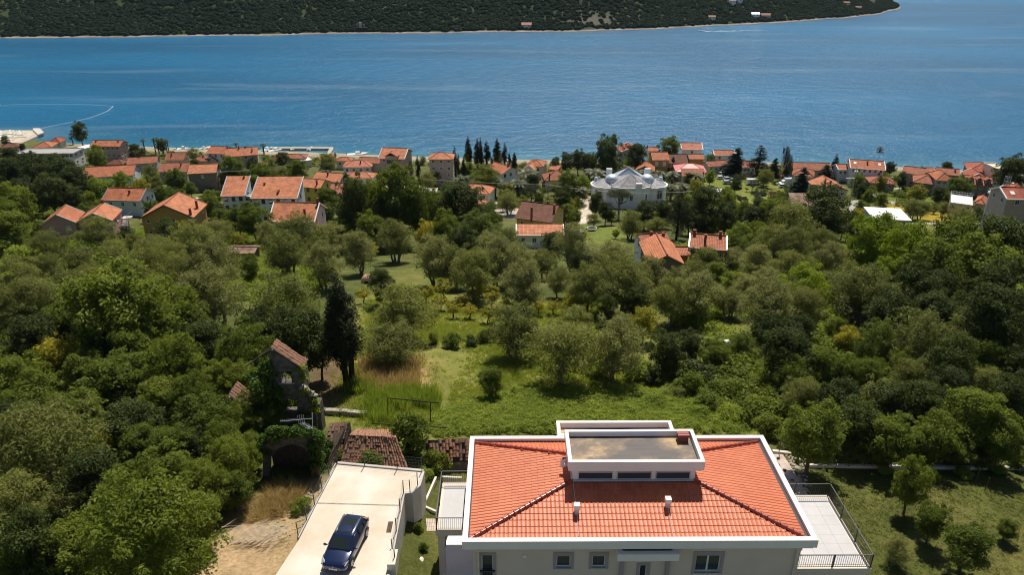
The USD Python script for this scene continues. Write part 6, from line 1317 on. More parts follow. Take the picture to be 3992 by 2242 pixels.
# small garden left of the house: paving, path edges, plants
g2 = thing('garden_path', 'pinkish paved strip and low edging left of the new house', 'path', (0, 0, 0), kind='structure')
zz = gz_(P(1640, 2040, 49)[:2])
for k in range(10):
    a, b = P(1612 + k * 9, 2044, zz), P(1621 + k * 9, 2074, zz)
    for j in range(3): MB().box((a[0] + .01, b[1] + j * .42, zz - .2), (P(1621 + k * 9, 2044, zz)[0] - .01, b[1] + j * .42 + .4, zz + .05 + .004 * ((k + j) % 2))).build('paving_slab', 'paving_pink', g2)
for X, Y, X2, Y2 in ((1700, 1865, 1645, 1990), (1655, 1980, 1700, 2000), (1645, 1990, 1610, 2045), (1725, 1865, 1800, 1868)):
    a, b = P(X, Y, zz)[:2], P(X2, Y2, zz)[:2]; s = unit(np.array([-(b - a)[1], (b - a)[0]])) * .08; MB().prism([a + s, a - s, b - s, b + s], zz - .3, zz + .16).build('edging', 'terrace_edge', g2)
bo = P(1635, 2194, zz); b_ = MB(); v, f = trimesh.creation.icosphere(2, 1).vertices, trimesh.creation.icosphere(2, 1).faces
b_.add(v * (0.8 + .4 * meshkit.fbm(v * 1.5 + 3, 3, 2))[:, None] * [.42, .4, .34], f); bt = thing('boulder', 'round tan boulder on the grass beside the drive wall', 'boulder', bo); b_.build('stone', 'terrace_edge', bt)
pp = thing('pipe_bundle', 'green and white plastic pipes lying below the drive wall', 'pipes', P(1580, 2110, zz + .05))
for k, mm in enumerate(['green_pipe', 'white_paint', 'white_paint']):
    if mm == 'green_pipe': plain('green_pipe', (0.03, 0.25, 0.12), .4, .5)
    MB().tube([(k * .09, -1.6, .05), (k * .09 + .05, 1.6, .07)], .04, 6).build('pipe', mm, pp)
# ------------------------------------------------------------------ the blue car on the drive
plain('car_blue', (0.008, 0.020, 0.075), 0.22, 0.6, 0.35, 0, coat=1.0)
plain('car_glass', (0.018, 0.024, 0.024), 0.06, 0.7)
plain('tyre', (0.02, 0.02, 0.02), 0.8, 0.3)
plain('alloy', (0.55, 0.55, 0.56), 0.3, 0.6, 0.8)
plain('lamp_glass', (0.62, 0.65, 0.68), 0.08, 0.7, 0.3)
plain('red_lamp', (0.42, 0.01, 0.02), 0.15, 0.6)
plain('black_plastic', (0.02, 0.02, 0.022), 0.5, 0.4)
def loft(sections):
    """sections: equal-length rings of points; closed ends"""
    n = len(sections[0]); v = np.vstack(sections); f = []
    for i in range(len(sections) - 1):
        for j in range(n):
            k = (j + 1) % n; f += [[i * n + j, i * n + k, (i + 1) * n + k], [i * n + j, (i + 1) * n + k, (i + 1) * n + j]]
    e = (len(sections) - 1) * n
    f += [[0, j + 1, j] for j in range(1, n - 1)] + [[e, e + j, e + j + 1] for j in range(1, n - 1)]
    return v, f
def car_body(st, k=1.0):
    out = []
    for x, w, zb, zt in st:
        half = [(w * .80, zb), (w * .95, zb + .07), (w, zb + .2), (w * 1.0, (zb + zt) / 2 + .05), (w * .965, zt - .07), (w * .86, zt - .005), (w * .5, zt + .03), (0, zt + .04)]
        ring = half + [(-y, z) for y, z in half[-2::-1]]
        out.append([(x, y, z) for y, z in ring])
    return loft(out)
def wheel(parent, x, y, r=.31, w=.2, rim='alloy'):
    m = MB(); s = 1 if y > 0 else -1; an = np.linspace(0, 2 * math.pi, 19)[:-1]
    prof = [(.10, .6 * r), (w / 2 - .02, r * .97), (w / 2, r * .9), (w / 2, r * .66)]
    m.tube([(x, y - w / 2, r), (x, y - w / 2 + .03, r), (x, y + w / 2 - .03, r), (x, y + w / 2, r)], [r * .92, r, r, r * .92], 18)
    t = m.build('wheel', 'tyre', parent, smooth=40)
    q = MB(); q.tube([(x, y + s * (w / 2 + .001), r), (x, y + s * (w / 2 + .012), r)], [r * .62, r * .55], 14)
    for i in range(5):
        a = i * 2 * math.pi / 5; q.tube([(x, y + s * (w / 2 + .016), r), (x + math.cos(a) * r * .58, y + s * (w / 2 + .016), r + math.sin(a) * r * .58)], [.04, .03], 4)
    q.build('rim', rim, t)
cpos = P(1345, 2128, ZD); cpos = np.array([-10.42, 34.55, ZD + .004])
hd = math.atan2(-3.6, -.62)
car = thing('parked_car', 'dark blue hatchback with a dark glass roof parked on the concrete drive', 'car', cpos, hd)
ST = [(2.10, .50, .30, .52), (2.06, .66, .24, .62), (1.96, .76, .21, .69), (1.75, .83, .20, .76), (1.35, .875, .19, .84), (.95, .885, .19, .91), (0, .89, .19, .94), (-1.1, .89, .19, .955), (-1.6, .875, .20, .955), (-1.92, .82, .23, .94), (-2.06, .74, .27, .88), (-2.10, .66, .32, .78)]
v, f = car_body(ST); MB().add(v, f).build('body', 'car_blue', car, smooth=35)
def cab(z, xf, xr, hw, r=.1): return [(xf, -hw + r, z), (xf, hw - r, z), (xf - r * 1.6, hw, z), ((xf + xr) / 2, hw * 1.02, z), (xr + r * 1.6, hw, z), (xr, hw - r, z), (xr, -hw + r, z), (xr + r * 1.6, -hw, z), ((xf + xr) / 2, -hw * 1.02, z), (xf - r * 1.6, -hw, z)]
MB().add(*loft([cab(.90, 1.10, -1.98, .83, .14), cab(.97, .98, -1.93, .80, .14), cab(1.33, .36, -1.62, .655, .14), cab(1.42, .12, -1.50, .60, .16), cab(1.455, -.1, -1.3, .50, .2), cab(1.462, -.4, -.9, .2, .05)])).build('cabin', 'car_blue', car, smooth=45)
def pan(name, q, m, parent=car, th=.012):
    q = np.array(q, float); n = unit(np.cross(q[1] - q[0], q[-1] - q[0])); k = len(q); p = np.vstack([q + n * th, q - n * .02]); f = [[0, i, i + 1] for i in range(1, k - 1)]
    for i in range(k): j = (i + 1) % k; f += [[i, k + i, k + j], [i, k + j, j]]
    return MB().add(p, f).build(name, m, parent)
def lerp3(a, b, t): return tuple(np.array(a) * (1 - t) + np.array(b) * t)
wt = [(.985, -.66, .985), (.985, .66, .985), (.36, .54, 1.345), (.36, -.54, 1.345)]
pan('windscreen', wt, 'car_glass')
pan('glass_roof', [(.06, -.47, 1.437), (.06, .47, 1.437), (-1.22, .44, 1.464), (-1.22, -.44, 1.464)], 'car_glass')
pan('rear_window', [(-1.93, .6, 1.02), (-1.93, -.6, 1.02), (-1.62, -.52, 1.33), (-1.62, .52, 1.33)], 'car_glass')
for s in (-1, 1):
    for a, b in (((.72, .12), (-.36, -.36)), ((-.42, -.42), (-1.15, -1.12)), ((-1.2, -1.16), (-1.62, -1.42))):
        q = [(a[0], s * .812, .985), (b[0], s * .818, .985), (b[1], s * .672, 1.33), (a[1], s * .672, 1.33)]
        pan('side_window', q if s < 0 else q[::-1], 'car_glass', th=.022)
    pan('headlight', [(2.02, s * .46, .60), (1.92, s * .74, .64), (1.58, s * .86, .80), (1.80, s * .62, .775)][::s], 'lamp_glass', th=.035)
    pan('tail_light', [(-2.03, s * .80, .98 - .2), (-1.80, s * .875, .80), (-1.74, s * .85, 1.0), (-1.93, s * .79, 1.02)][::-s], 'red_lamp', th=.03)
    m = MB(); m.ball((.78, s * 1.0, 1.0), .12, 2, (.62, 1.0, .72)); m.tube([(.74, s * .84, .96), (.77, s * .96, .98)], .035, 5); m.build('mirror', 'car_blue', car, smooth=True)
    for x in (1.32, -1.27):
        m = MB(); pts = [(x + .37 * math.cos(a), s * .884, .31 + .37 * math.sin(a)) for a in np.linspace(0, math.pi, 13)]; m.tube(pts, .035, 5); m.prism([(x - .36, s * .80), (x + .36, s * .80), (x + .36, s * .886), (x - .36, s * .886)], .16, .5); m.build('wheel_arch', 'black_plastic', car); wheel(car, x, s * .80)
    MB().tube([(.2, s * .6, 1.43), (-.6, s * .59, 1.465), (-1.4, s * .55, 1.45)], .018, 5).build('roof_rail', 'alloy', car)
    MB().tube([(2.065, s * .13, .60), (2.03, s * .36, .645)], .014, 5).build('grille_bar', 'alloy', car)
MB().box((2.05, -.55, .27), (2.105, .55, .36)).build('bumper_grille', 'black_plastic', car)
em = MB()
for a, b in (((.0, .07), (.045, 0)), ((.045, 0), (0, -.07)), ((0, -.07), (-.045, 0)), ((-.045, 0), (0, .07))): em.tube([(2.10, a[0], .58 + a[1]), (2.10, b[0], .58 + b[1])], .012, 4)
em.build('badge', 'alloy', car)
lp = MB().box((2.106, -.26, .38), (2.118, .26, .49)).build('licence_plate', 'white_paint', car)
tx = meshkit.text_mesh('OL 933', .075, .003); vv = tx.vertices; vv = np.column_stack([2.119 + vv[:, 2], -(vv[:, 0] - vv[:, 0].mean()) * -1, .40 + vv[:, 1]]); MB().add(vv, tx.faces).build('lettering', 'black_plastic', lp)
MB().tube([(1.02, -.5, .985), (.98, .1, 1.0)], .014, 4).build('wiper', 'black_plastic', car); MB().tube([(-1.25, 0, 1.46), (-1.5, 0, 1.66)], .006, 4).build('aerial', 'black_plastic', car)

# ------------------------------------------------------------------ ruins and old tiled sheds at the left of the drive
leaf('leaf_ivy', (0.10, 0.165, 0.022), (0.04, 0.08, 0.014), .3, .5, 1.5)
plain('old_clay', (0.42, 0.20, 0.12), .85, .2, 0, 0, 1.3, col2=(0.25, 0.14, 0.09)); plain('old_clay_b', (0.33, 0.185, 0.12), .85, .2, 0, 0, 1.1, col2=(0.19, 0.125, 0.09))
def onplane(X, Y, yw): r = ray(X, Y); return CAM + r * (yw / r[1])
def ruin_wall(name, t, px, holes, yw, th, m='stone_old', o=(0, 0, 0)):
    q = [onplane(X, Y, yw) for X, Y in px]; pl = sg.Polygon([(p[0], p[2]) for p in q])
    for h in holes: pl = pl.difference(sg.Polygon([(p[0], p[2]) for p in [onplane(X, Y, yw) for X, Y in h]]))
    for pg in (pl.geoms if hasattr(pl, 'geoms') else [pl]):
        e = trimesh.creation.extrude_polygon(pg, th, engine='earcut'); e = e.subdivide_to_size(.5) if len(e.faces) < 4000 else e
        v = np.column_stack([e.vertices[:, 0], yw + e.vertices[:, 2], e.vertices[:, 1]]); v += (meshkit.fbm(v * 1.7, 3, 8)[:, None] - .5) * [.05, .22, .05]
        MB().add(v - np.asarray(o), e.faces).build(name, m, t)
def rubble(t, pts, n, s, m='stone_pale', o=(0, 0, 0), name='stone'):
    for k in range(n):
        i = rnd.randrange(len(pts) - 1); u = rnd.random(); p = np.array(pts[i]) * (1 - u) + np.array(pts[i + 1]) * u + [rnd.gauss(0, .08), rnd.gauss(.15, .12), rnd.uniform(0, .12)]
        e = trimesh.creation.icosphere(1, 1.0); v = e.vertices * (0.75 + .5 * meshkit.noise(e.vertices * 1.4 + k, 3))[:, None] * [s * rnd.uniform(.8, 1.5), s, s * .7] + p - np.asarray(o); MB().add(v, e.faces).build(name, m, t)
def old_tiles(t, corners, rows, cols, skip=.0, mats=('old_clay', 'old_clay_b'), parent=None, seed=1):
    """separate half-round old tiles laid on the quad corners (eave left, eave right, ridge right, ridge left)"""
    r_ = np.random.default_rng(seed); a, b, c, d = [np.asarray(x, float) for x in corners]; nr = unit(np.cross(b - a, d - a))
    for i in range(rows):
        for j in range(cols):
            if r_.random() < skip: continue
            u0, u1, w0, w1 = j / cols, (j + .98) / cols, i / rows, (i + 1.18) / rows
            B = lambda u, w: (a * (1 - u) + b * u) * (1 - w) + (d * (1 - u) + c * u) * w
            p0, p1, q0, q1 = B(u0, w0), B(u1, w0), B(u0, w1), B(u1, w1); wd = np.linalg.norm(p1 - p0); n = 6; v = []
            jit = r_.normal(size=3) * .018
            for e0_, e1_, lf in ((p0, p1, .05), (q0, q1, .015)):
                for k in range(n): s = k / (n - 1); v.append(e0_ * (1 - s) + e1_ * s + nr * (lf + wd * .30 * math.sin(math.pi * s)) + jit)
            f = [[k, k + 1, n + k + 1] for k in range(n - 1)] + [[k, n + k + 1, n + k] for k in range(n - 1)]
            v += [x - nr * .03 for x in v[:n]]; f += [[k, 2 * n + k, 2 * n + k + 1] for k in range(n - 1)] + [[k, 2 * n + k + 1, k + 1] for k in range(n - 1)]
            MB().add(v, f).build('clay_tile', mats[int(r_.random() * len(mats))], parent or t)
def ivy(name, label, pts, n, r, seed, ln=.2, mt='leaf_ivy'):
    r_ = np.random.default_rng(seed); o = np.array(pts[0]); t = thing(name, label, 'climbing plant', o); cl = []
    for p in pts: cl += [(*(np.array(p) - o + r_.normal(size=3) * r * .35), r * r_.uniform(.5, 1.1), r * r_.uniform(.5, 1.0), r * r_.uniform(.5, 1.0)) for _ in range(3)]
    MB().add(*leaves(r_, cl, n, ln, ln * .7, .9, .4, .3, .12, .3)).build('foliage', mt, t); st = MB(); st.tube([np.array(p) - o for p in pts], .03, 4); st.build('stem', 'bark', t)
yr = float(G(1150, 1690)[1]); ru = thing('ruined_house', 'tall ruined stone gable with a strip of old clay tiles and an empty window', 'ruin', (0, 0, 0))
ruin_wall('wall', ru, [(1035, 1710), (1035, 1420), (1057, 1366), (1172, 1436), (1166, 1505), (1195, 1518), (1205, 1540), (1232, 1552), (1236, 1710)], [[(1096, 1448), (1137, 1450), (1137, 1490), (1096, 1490)], [(1115, 1560), (1160, 1562), (1158, 1600), (1115, 1600)]], yr, .55)
q = onplane(1234, 1552, yr); MB().box((q[0] - .5, yr + .56, q[2] - 6), (q[0], yr + 1.6, q[2] - 1.0)).build('side_wall', 'stone_old', ru)
q = onplane(1170, 1436, yr); MB().box((q[0] - .45, yr + .56, q[2] - 2.6), (q[0], yr + 2.0, q[2] - .1)).build('side_wall', 'stone_old', ru)
a, b = onplane(1057, 1358, yr - .25), onplane(1180, 1440, yr - .25)
old_tiles(ru, [b, b + [0, 1.5, 0], a + [0, 1.5, 0], a], 9, 4, seed=3)
for k, (X, Y) in enumerate(((960, 1428), (1000, 1400))): m = MB(); m.tube([a + [0, .2 + .7 * k, -.1], onplane(X, Y, yr + .2 + k)], [.07, .05], 5); m.build('roof_beam', 'bark', ru)
rubble(ru, [onplane(1168, 1508, yr), onplane(1205, 1538, yr), onplane(1232, 1550, yr)], 22, .2); wq = onplane(1117, 1492, yr); MB().box((wq[0] - .7, yr - .12, wq[2] - .1), (wq[0] + .7, yr + .3, wq[2] + .02)).build('window_sill', 'stone_pale', ru)
fr_ = MB(); p0, p1 = onplane(1096, 1490, yr), onplane(1137, 1448, yr)
for x in (p0[0], p0[0] + .35): fr_.box((x, yr + .1, p0[2]), (x + .07, yr + .2, p1[2]))
fr_.build('window_frame', 'shutter', ru)
y2 = float(G(880, 1700)[1]); r2 = thing('ruined_house', 'low overgrown gable with a patch of red tiles left in the thicket', 'ruin', (0, 0, 0))
ruin_wall('wall', r2, [(790, 1720), (785, 1615), (890, 1550), (962, 1600), (965, 1720)], [], y2, .5, 'stone_pale')
a, b = onplane(890, 1543, y2 - .2), onplane(968, 1603, y2 - .2); old_tiles(r2, [b, b + [0, 2.2, 0], a + [0, 2.2, 0], a], 6, 6, .15, seed=4)
m = MB(); m.tube([onplane(890, 1545, y2 - .1), onplane(778, 1615, y2 - .1)], .09, 5); m.build('roof_beam', 'bark', r2)
y3 = float(P(1140, 1845, 49.6)[1]); r3 = thing('ruined_house', 'broken front wall with a wide dark arch under hanging ivy', 'ruin', (0, 0, 0))
ruin_wall('wall', r3, [(1025, 1875), (1025, 1720), (1060, 1700), (1150, 1690), (1235, 1702), (1248, 1875)], [[(1045, 1880), (1050, 1790), (1090, 1745), (1140, 1732), (1190, 1752), (1212, 1800), (1214, 1880)]], y3, .6)
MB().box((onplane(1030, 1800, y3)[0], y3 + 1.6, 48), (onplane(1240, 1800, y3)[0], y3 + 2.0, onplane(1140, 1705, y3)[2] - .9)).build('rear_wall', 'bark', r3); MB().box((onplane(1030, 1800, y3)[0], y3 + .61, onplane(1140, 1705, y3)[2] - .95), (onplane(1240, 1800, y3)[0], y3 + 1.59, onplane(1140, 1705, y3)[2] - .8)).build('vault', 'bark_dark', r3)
rubble(r3, [onplane(1100, 1690, y3), onplane(1160, 1688, y3), onplane(1230, 1702, y3)], 14, .16)
ivy('ivy', 'thick ivy hanging over the broken arch wall', [onplane(X, Y, y3 - .1) for X, Y in ((1030, 1770), (1035, 1720), (1070, 1698), (1110, 1690), (1160, 1690), (1200, 1692), (1235, 1705), (1232, 1740), (1240, 1780), (1228, 1815))], 5200, .55, 1)
ivy('ivy', 'ivy and fig branches climbing the left side of the ruined gable', [onplane(X, Y, yr - .4) for X, Y in ((1000, 1660), (1010, 1600), (1030, 1560), (1045, 1500), (1010, 1480), (1040, 1440), (1080, 1540), (1090, 1590))], 5200, .85, 2, .24)
ivy('ivy', 'pale creeper on the right edge of the ruined gable', [onplane(X, Y, yr - .05) for X, Y in ((1185, 1520), (1182, 1480), (1180, 1440), (1225, 1560), (1230, 1600))], 1300, .35, 3, .16, 'leaf_lime')
ivy('ivy', 'bramble covering the low tiled gable in the thicket', [onplane(X, Y, y2 - .3) for X, Y in ((800, 1640), (840, 1620), (780, 1600), (960, 1640), (985, 1600), (940, 1680), (870, 1690))], 3600, .8, 4, .22)
an = thing('tv_antenna', 'old metal television aerial standing on the ivy-covered ruin', 'antenna', (0, 0, 0)); ya = y3 + .3
m = MB(); m.tube([onplane(1217, 1612, ya), onplane(1220, 1700, ya)], .025, 5); m.build('mast', 'white_metal', an)
m = MB(); A0, A1 = onplane(1093, 1643, ya), onplane(1216, 1632, ya); m.tube([A0, A1], .02, 4)
for k in range(13): p = A0 + (A1 - A0) * k / 16; m.tube([p - [0, 0, .13 + .25 * (k > 8)], p + [0, 0, .13 + .25 * (k > 8)]], .012, 4)
m.build('aerial', 'white_metal', an); m = MB(); A0, A1 = onplane(1178, 1650, ya), onplane(1218, 1672, ya - .6); m.tube([A0, A1], .025, 4)
for k in range(8): p = A0 + (A1 - A0) * k / 8; m.tube([p - [.25, 0, .12], p + [.2, 0, .1]], .008, 3)
m.build('aerial', 'white_metal', an)
# old tiled shed beyond the drive
sd = thing('old_shed', 'sagging old shed roof of mossy clay tiles just beyond the concrete drive', 'shed', (0, 0, 0))
ea, eb, rc_, rd_ = P(1324, 1812, 49.6), P(1590, 1822, 49.6), P(1545, 1707, 51.3), P(1362, 1697, 51.3); re_, rf_ = P(1540, 1680, 50.6), P(1388, 1674, 50.6)
sb = MB(); sb.slab([ea, eb, rc_, rd_], .12); sb.slab([rd_, rc_, re_, rf_], .12); sb.build('roof_boards', 'bark', sd); MB().prism([p[:2] for p in (ea + [.2, .3, 0], eb + [-.2, .3, 0], re_ + [-.1, -.1, 0], rf_ + [.1, -.1, 0])], 46, 49.5).build('wall', 'stone_old', sd)
old_tiles(sd, [ea, eb, rc_, rd_], 10, 22, .03, seed=5); old_tiles(sd, [re_, rf_, rd_, rc_], 3, 22, .03, seed=6)
s2_ = thing('old_shed', 'half-collapsed tiled roof behind the left edge of the new house', 'shed', (0, 0, 0)); c4 = [P(1670, 1800, 48.9), P(1826, 1795, 48.9), P(1826, 1712, 50.2), P(1655, 1718, 50.2)]
MB().slab(c4, .12).build('roof_boards', 'bark_dark', s2_); old_tiles(s2_, c4, 6, 13, .22, seed=7); MB().prism([p[:2] for p in c4], 46, 48.7).build('wall', 'stone_old', s2_)
s3_ = thing('old_shed', 'narrow overgrown stone shed roof between the ivy arch and the old tiled shed', 'shed', (0, 0, 0)); c5 = [P(1245, 1862, 48.7), P(1322, 1812, 48.7), P(1356, 1650, 51.2), P(1285, 1652, 51.2)]
MB().slab(c5, .15).build('roof_boards', 'bark', s3_); old_tiles(s3_, c5, 13, 6, .12, ('old_clay_b',), seed=8); m = MB(); m.slab([P(1322, 1830, 48.6), P(1332, 1830, 48.6), P(1366, 1648, 51.5), P(1356, 1650, 51.5)], 1.6); m.build('gable_wall', 'stone_old', s3_)
ivy('ivy', 'creepers spilling down the narrow overgrown shed roof', [c5[0] * (1 - u) + c5[3] * u + [.2, 0, .2] for u in (0, .2, .4, .55)], 1800, .45, 5, .16)
gw = thing('stone_wall', 'ruined low garden wall of pale stones beside the ruined gable', 'wall', (0, 0, 0)); wa, wb = G(1240, 1612), G(1432, 1626)
for r in range(2):
    for k in range(18):
        a = wa + (wb - wa) * (k + .5 * (r % 2)) / 18; e = MB(); w_ = np.linalg.norm(wb - wa) / 18; e.box(a + [-w_ * .46, -.22 - rnd.random() * .05, -.3 + r * .42], a + [w_ * .46, .22, .1 + r * .42 + rnd.random() * .07]); e.build('stone', 'stone_pale' if rnd.random() > .3 else 'stone_old', gw)
pf = thing('clothes_line', 'rusty pipe frame standing in the bright green reeds', 'frame', (0, 0, 0)); m = MB(); yf = float(G(1620, 1640)[1])
m.tube([onplane(1508, 1552, yf), onplane(1712, 1572, yf)], .05, 6); m.build('crossbar', 'bark_dark', pf)
for X, Y0, Y1 in ((1512, 1553, 1640), (1678, 1569, 1660)): MB().tube([onplane(X, Y0, yf), onplane(X, Y1, yf)], .045, 6).build('post', 'bark_dark', pf)
MB().tube([onplane(1590, 1556, yf), onplane(1546, 1660, yf - .4)], .035, 5).build('brace', 'grass_dry', pf); MB().tube([onplane(1446, 1652, yf - 1.6), onplane(1740, 1668, yf - 1.6)], .045, 6).build('lower_bar', 'bark_dark', pf)
hp_ = thing('ash_heap', 'grey heap of burnt branches on the weedy slope', 'heap', G(1860, 1612))
e = trimesh.creation.icosphere(3, 1.0); v = e.vertices * (.7 + .6 * meshkit.fbm(e.vertices * 3, 3, 4))[:, None] * [1.5, .9, .32]; MB().add(v, e.faces).build('ash', 'grey_wall', hp_)
for k in range(9): MB().tube([(rnd.gauss(0, .7), rnd.gauss(0, .4), .2), (rnd.gauss(0, .9), rnd.gauss(0, .5), .4)], .04, 4).build('branch', 'bark_grey', hp_)
sp = thing('tree_stump', 'brown uprooted stump in the weeds behind the new house', 'stump', G(1925, 1668)); m = MB(); m.tube([(0, 0, -.2), (.1, 0, .3), (.35, 0, .5)], [.35, .28, .2], 8)
for k in range(6): m.tube([(0, 0, .1), (math.cos(k) * .7, math.sin(k) * .5, -.05)], [.12, .04], 5)
m.build('stump', 'bark', sp)
rk_ = thing('rubble', 'broken stones and rubbish on the bank left of the drive', 'rubble', (0, 0, 0), kind='stuff'); m = MB()
for k in range(150):
    p = P(rnd.uniform(1010, 1240), rnd.uniform(1850, 2080), 51); p[2] = gz_(p) + .03
    if p[0] < -14.2 + (p[1] - 33) * .1: m.ball(p, rnd.uniform(.05, .16), 1, (1, .9, .6))
m.build('stone', 'stone_pale', rk_)
plain('dry_leaf', (0.47, 0.37, 0.25), .9, .2, 0, .2, 3.0)
lt = thing('tree_litter', 'heap of bleached dry palm leaves on the dirt yard', 'litter', P(1010, 2080, 51.3)); m = MB(); r_ = np.random.default_rng(4)
for k in range(420):
    p = r_.normal(size=2) * [.95, .5]; a = r_.normal(.6, .35); d = np.array([math.cos(a), math.sin(a)]) * r_.uniform(.2, .55); s = np.array([-d[1], d[0]]) * .045
    m.add([[*(p - d - s), .05], [*(p - d + s), .06], [*(p + d), .07 + .05 * r_.random()]], [[0, 1, 2]])
m.build('dry_leaf', 'dry_leaf' if 'dry_leaf' in M else 'grass_dry', lt)
# beehive boxes
for i, (X, Y, lb, cm) in enumerate([(2832, 1345, 'white beehive box, highest one in the small clearing', 'white_paint'), (2803, 1414, 'cream beehive box left of the pair with orange lids', 'cream_wall'), (2855, 1415, 'beehive with orange lid next to the pale grey one', 'ochre_wall'), (2882, 1424, 'pale grey beehive box, right one of the row of three', 'white_metal'), (3003, 1352, 'blue and white heap of beehive parts under the leaning olive', 'blue_wall'), (2760, 1288, 'white beehive box at the upper left of the clearing', 'white_paint'), (2722, 1250, 'small white box in the grass above the clearing', 'white_paint')]):
    p = G(X, Y); h_ = thing('beehive', lb, 'beehive', p, rnd.uniform(-.3, .3)); MB().box((-.28, -.25, .1), (.28, .25, .5)).build('box', cm, h_); MB().box((-.33, -.3, .502), (.33, .3, .58)).build('lid', 'tile_plain' if False else ('rust' if i == 2 else 'white_paint'), h_)
    for s in (-1, 1): MB().box((s * .2 - .04, -.2, -.1), (s * .2 + .04, .2, .099)).build('foot', 'bark', h_)
cd_ = thing('clay_dome', 'pale clay-coloured dome hut among the olives', 'hut', G(1434, 1100)); e = trimesh.creation.icosphere(3, 1.0); v = e.vertices * [1.15, 1.15, 1.5]; MB().add(v, e.faces).build('dome', 'clay_dome', cd_, smooth=True); MB().cyl((0, 0, 1.45), .14, .25, 8, .08).build('knob', 'clay_dome', cd_); MB().box((-.35, -1.2, -.2), (.35, -1.0, .7)).build('opening', 'bark_dark', cd_)
tp = thing('trampoline', 'round dark trampoline on the bright green lawn', 'trampoline', G(2307, 900)); m = MB(); m.cyl((0, 0, .75), 1.15, .03, 24); m.build('mat', 'tyre', tp); m = MB(); m.tube([(1.2 * math.cos(a), 1.2 * math.sin(a), .78) for a in np.linspace(0, 2 * math.pi, 25)], .09, 6); m.build('rim', 'blue_wall', tp)
for k in range(6): MB().tube([(1.15 * math.cos(k * 1.05), 1.15 * math.sin(k * 1.05), -.1), (1.15 * math.cos(k * 1.05), 1.15 * math.sin(k * 1.05), .7)], .04, 5).build('leg', 'grey_metal', tp)

# ------------------------------------------------------------------ vehicles parked on the grass by the sea
for n_, c_ in (('paint_white', (.78, .78, .78)), ('paint_red', (.5, .03, .03)), ('paint_orange', (.6, .16, .04)), ('paint_dark', (.02, .025, .04)), ('paint_silver', (.5, .52, .54)), ('paint_yellow', (.75, .42, .01)), ('paint_green', (.03, .09, .08)), ('paint_blue', (.05, .13, .3))): plain(n_, c_, .3, .5, 0, 0, coat=.6)
def small_car(label, X, Y, yaw, paint, typ='hatch'):
    p = G(X, Y); t = thing('parked_car' if typ in ('hatch', 'estate') else 'parked_van' if typ in ('van', 'camper') else 'truck', label, 'car' if typ in ('hatch', 'estate') else 'van' if typ in ('van', 'camper') else 'truck', p, yaw, 'vehicles parked on the grass')
    if typ in ('hatch', 'estate'):
        MB().add(*car_body([(2.05, .6, .3, .6), (1.9, .78, .22, .72), (1.0, .85, .2, .9), (-1.4, .86, .2, .93), (-1.95, .78, .25, .9), (-2.05, .7, .3, .8)])).build('body', paint, t, smooth=35)
        r_ = -1.5 if typ == 'hatch' else -1.75
        MB().add(*loft([cab(.9, 1.0, -1.95, .78), cab(1.36, .25, r_, .6)])).build('glasshouse', 'car_glass', t); MB().add(*loft([cab(1.362, .3, r_ - .05, .62), cab(1.43, .05, r_ + .2, .5)])).build('roof', paint, t, smooth=35); wx, wy, wr = 1.25, .78, .3
    else:
        L_ = {'van': 5.2, 'camper': 5.6, 'truck': 6.6}[typ]; hh = {'van': 2.2, 'camper': 2.5, 'truck': 2.9}[typ]
        sec = [(L_ / 2, .8, .35, .95), (L_ / 2 - .25, .95, .3, 1.15), (L_ / 2 - .9, .98, .3, 1.3)]
        if typ == 'truck':
            MB().add(*car_body(sec + [(L_ / 2 - 1.0, .98, .3, 2.0), (L_ / 2 - 2.0, .98, .3, 2.1)])).build('cab', paint, t, smooth=35); MB().box((-L_ / 2, -1.05, .7), (L_ / 2 - 2.05, 1.05, hh)).build('cargo_box', 'zinc', t)
        else: MB().add(*car_body(sec + [(L_ / 2 - 1.5, .98, .3, hh - .1), (-L_ / 2 + .15, .98, .3, hh), (-L_ / 2, .95, .35, hh - .1)])).build('body', paint, t, smooth=35)
        pan('windscreen', [(L_ / 2 - .90, -.78, 1.40), (L_ / 2 - .90, .78, 1.40), (L_ / 2 - 1.38, .74, min(hh, 2.1) - .22), (L_ / 2 - 1.38, -.74, min(hh, 2.1) - .22)], 'car_glass', t, .09)
        for s in (-1, 1):
            for k in range(1 if typ != 'camper' else 3): MB().box((L_ / 2 - 2.4 - k * 1.1, s * .975, 1.3), (L_ / 2 - 1.6 - k * 1.1, s * 1.0, 1.8)).build('side_window', 'car_glass', t)
        wx, wy, wr = L_ / 2 - 1.0, .88, .36
    for x in (wx, -wx):
        for y in (wy, -wy): MB().tube([(x, y - .1, wr), (x, y + .1, wr)], wr, 12).build('wheel', 'tyre', t)
    f_ = max(2.02, wx + .9)
D_ = -math.pi / 2
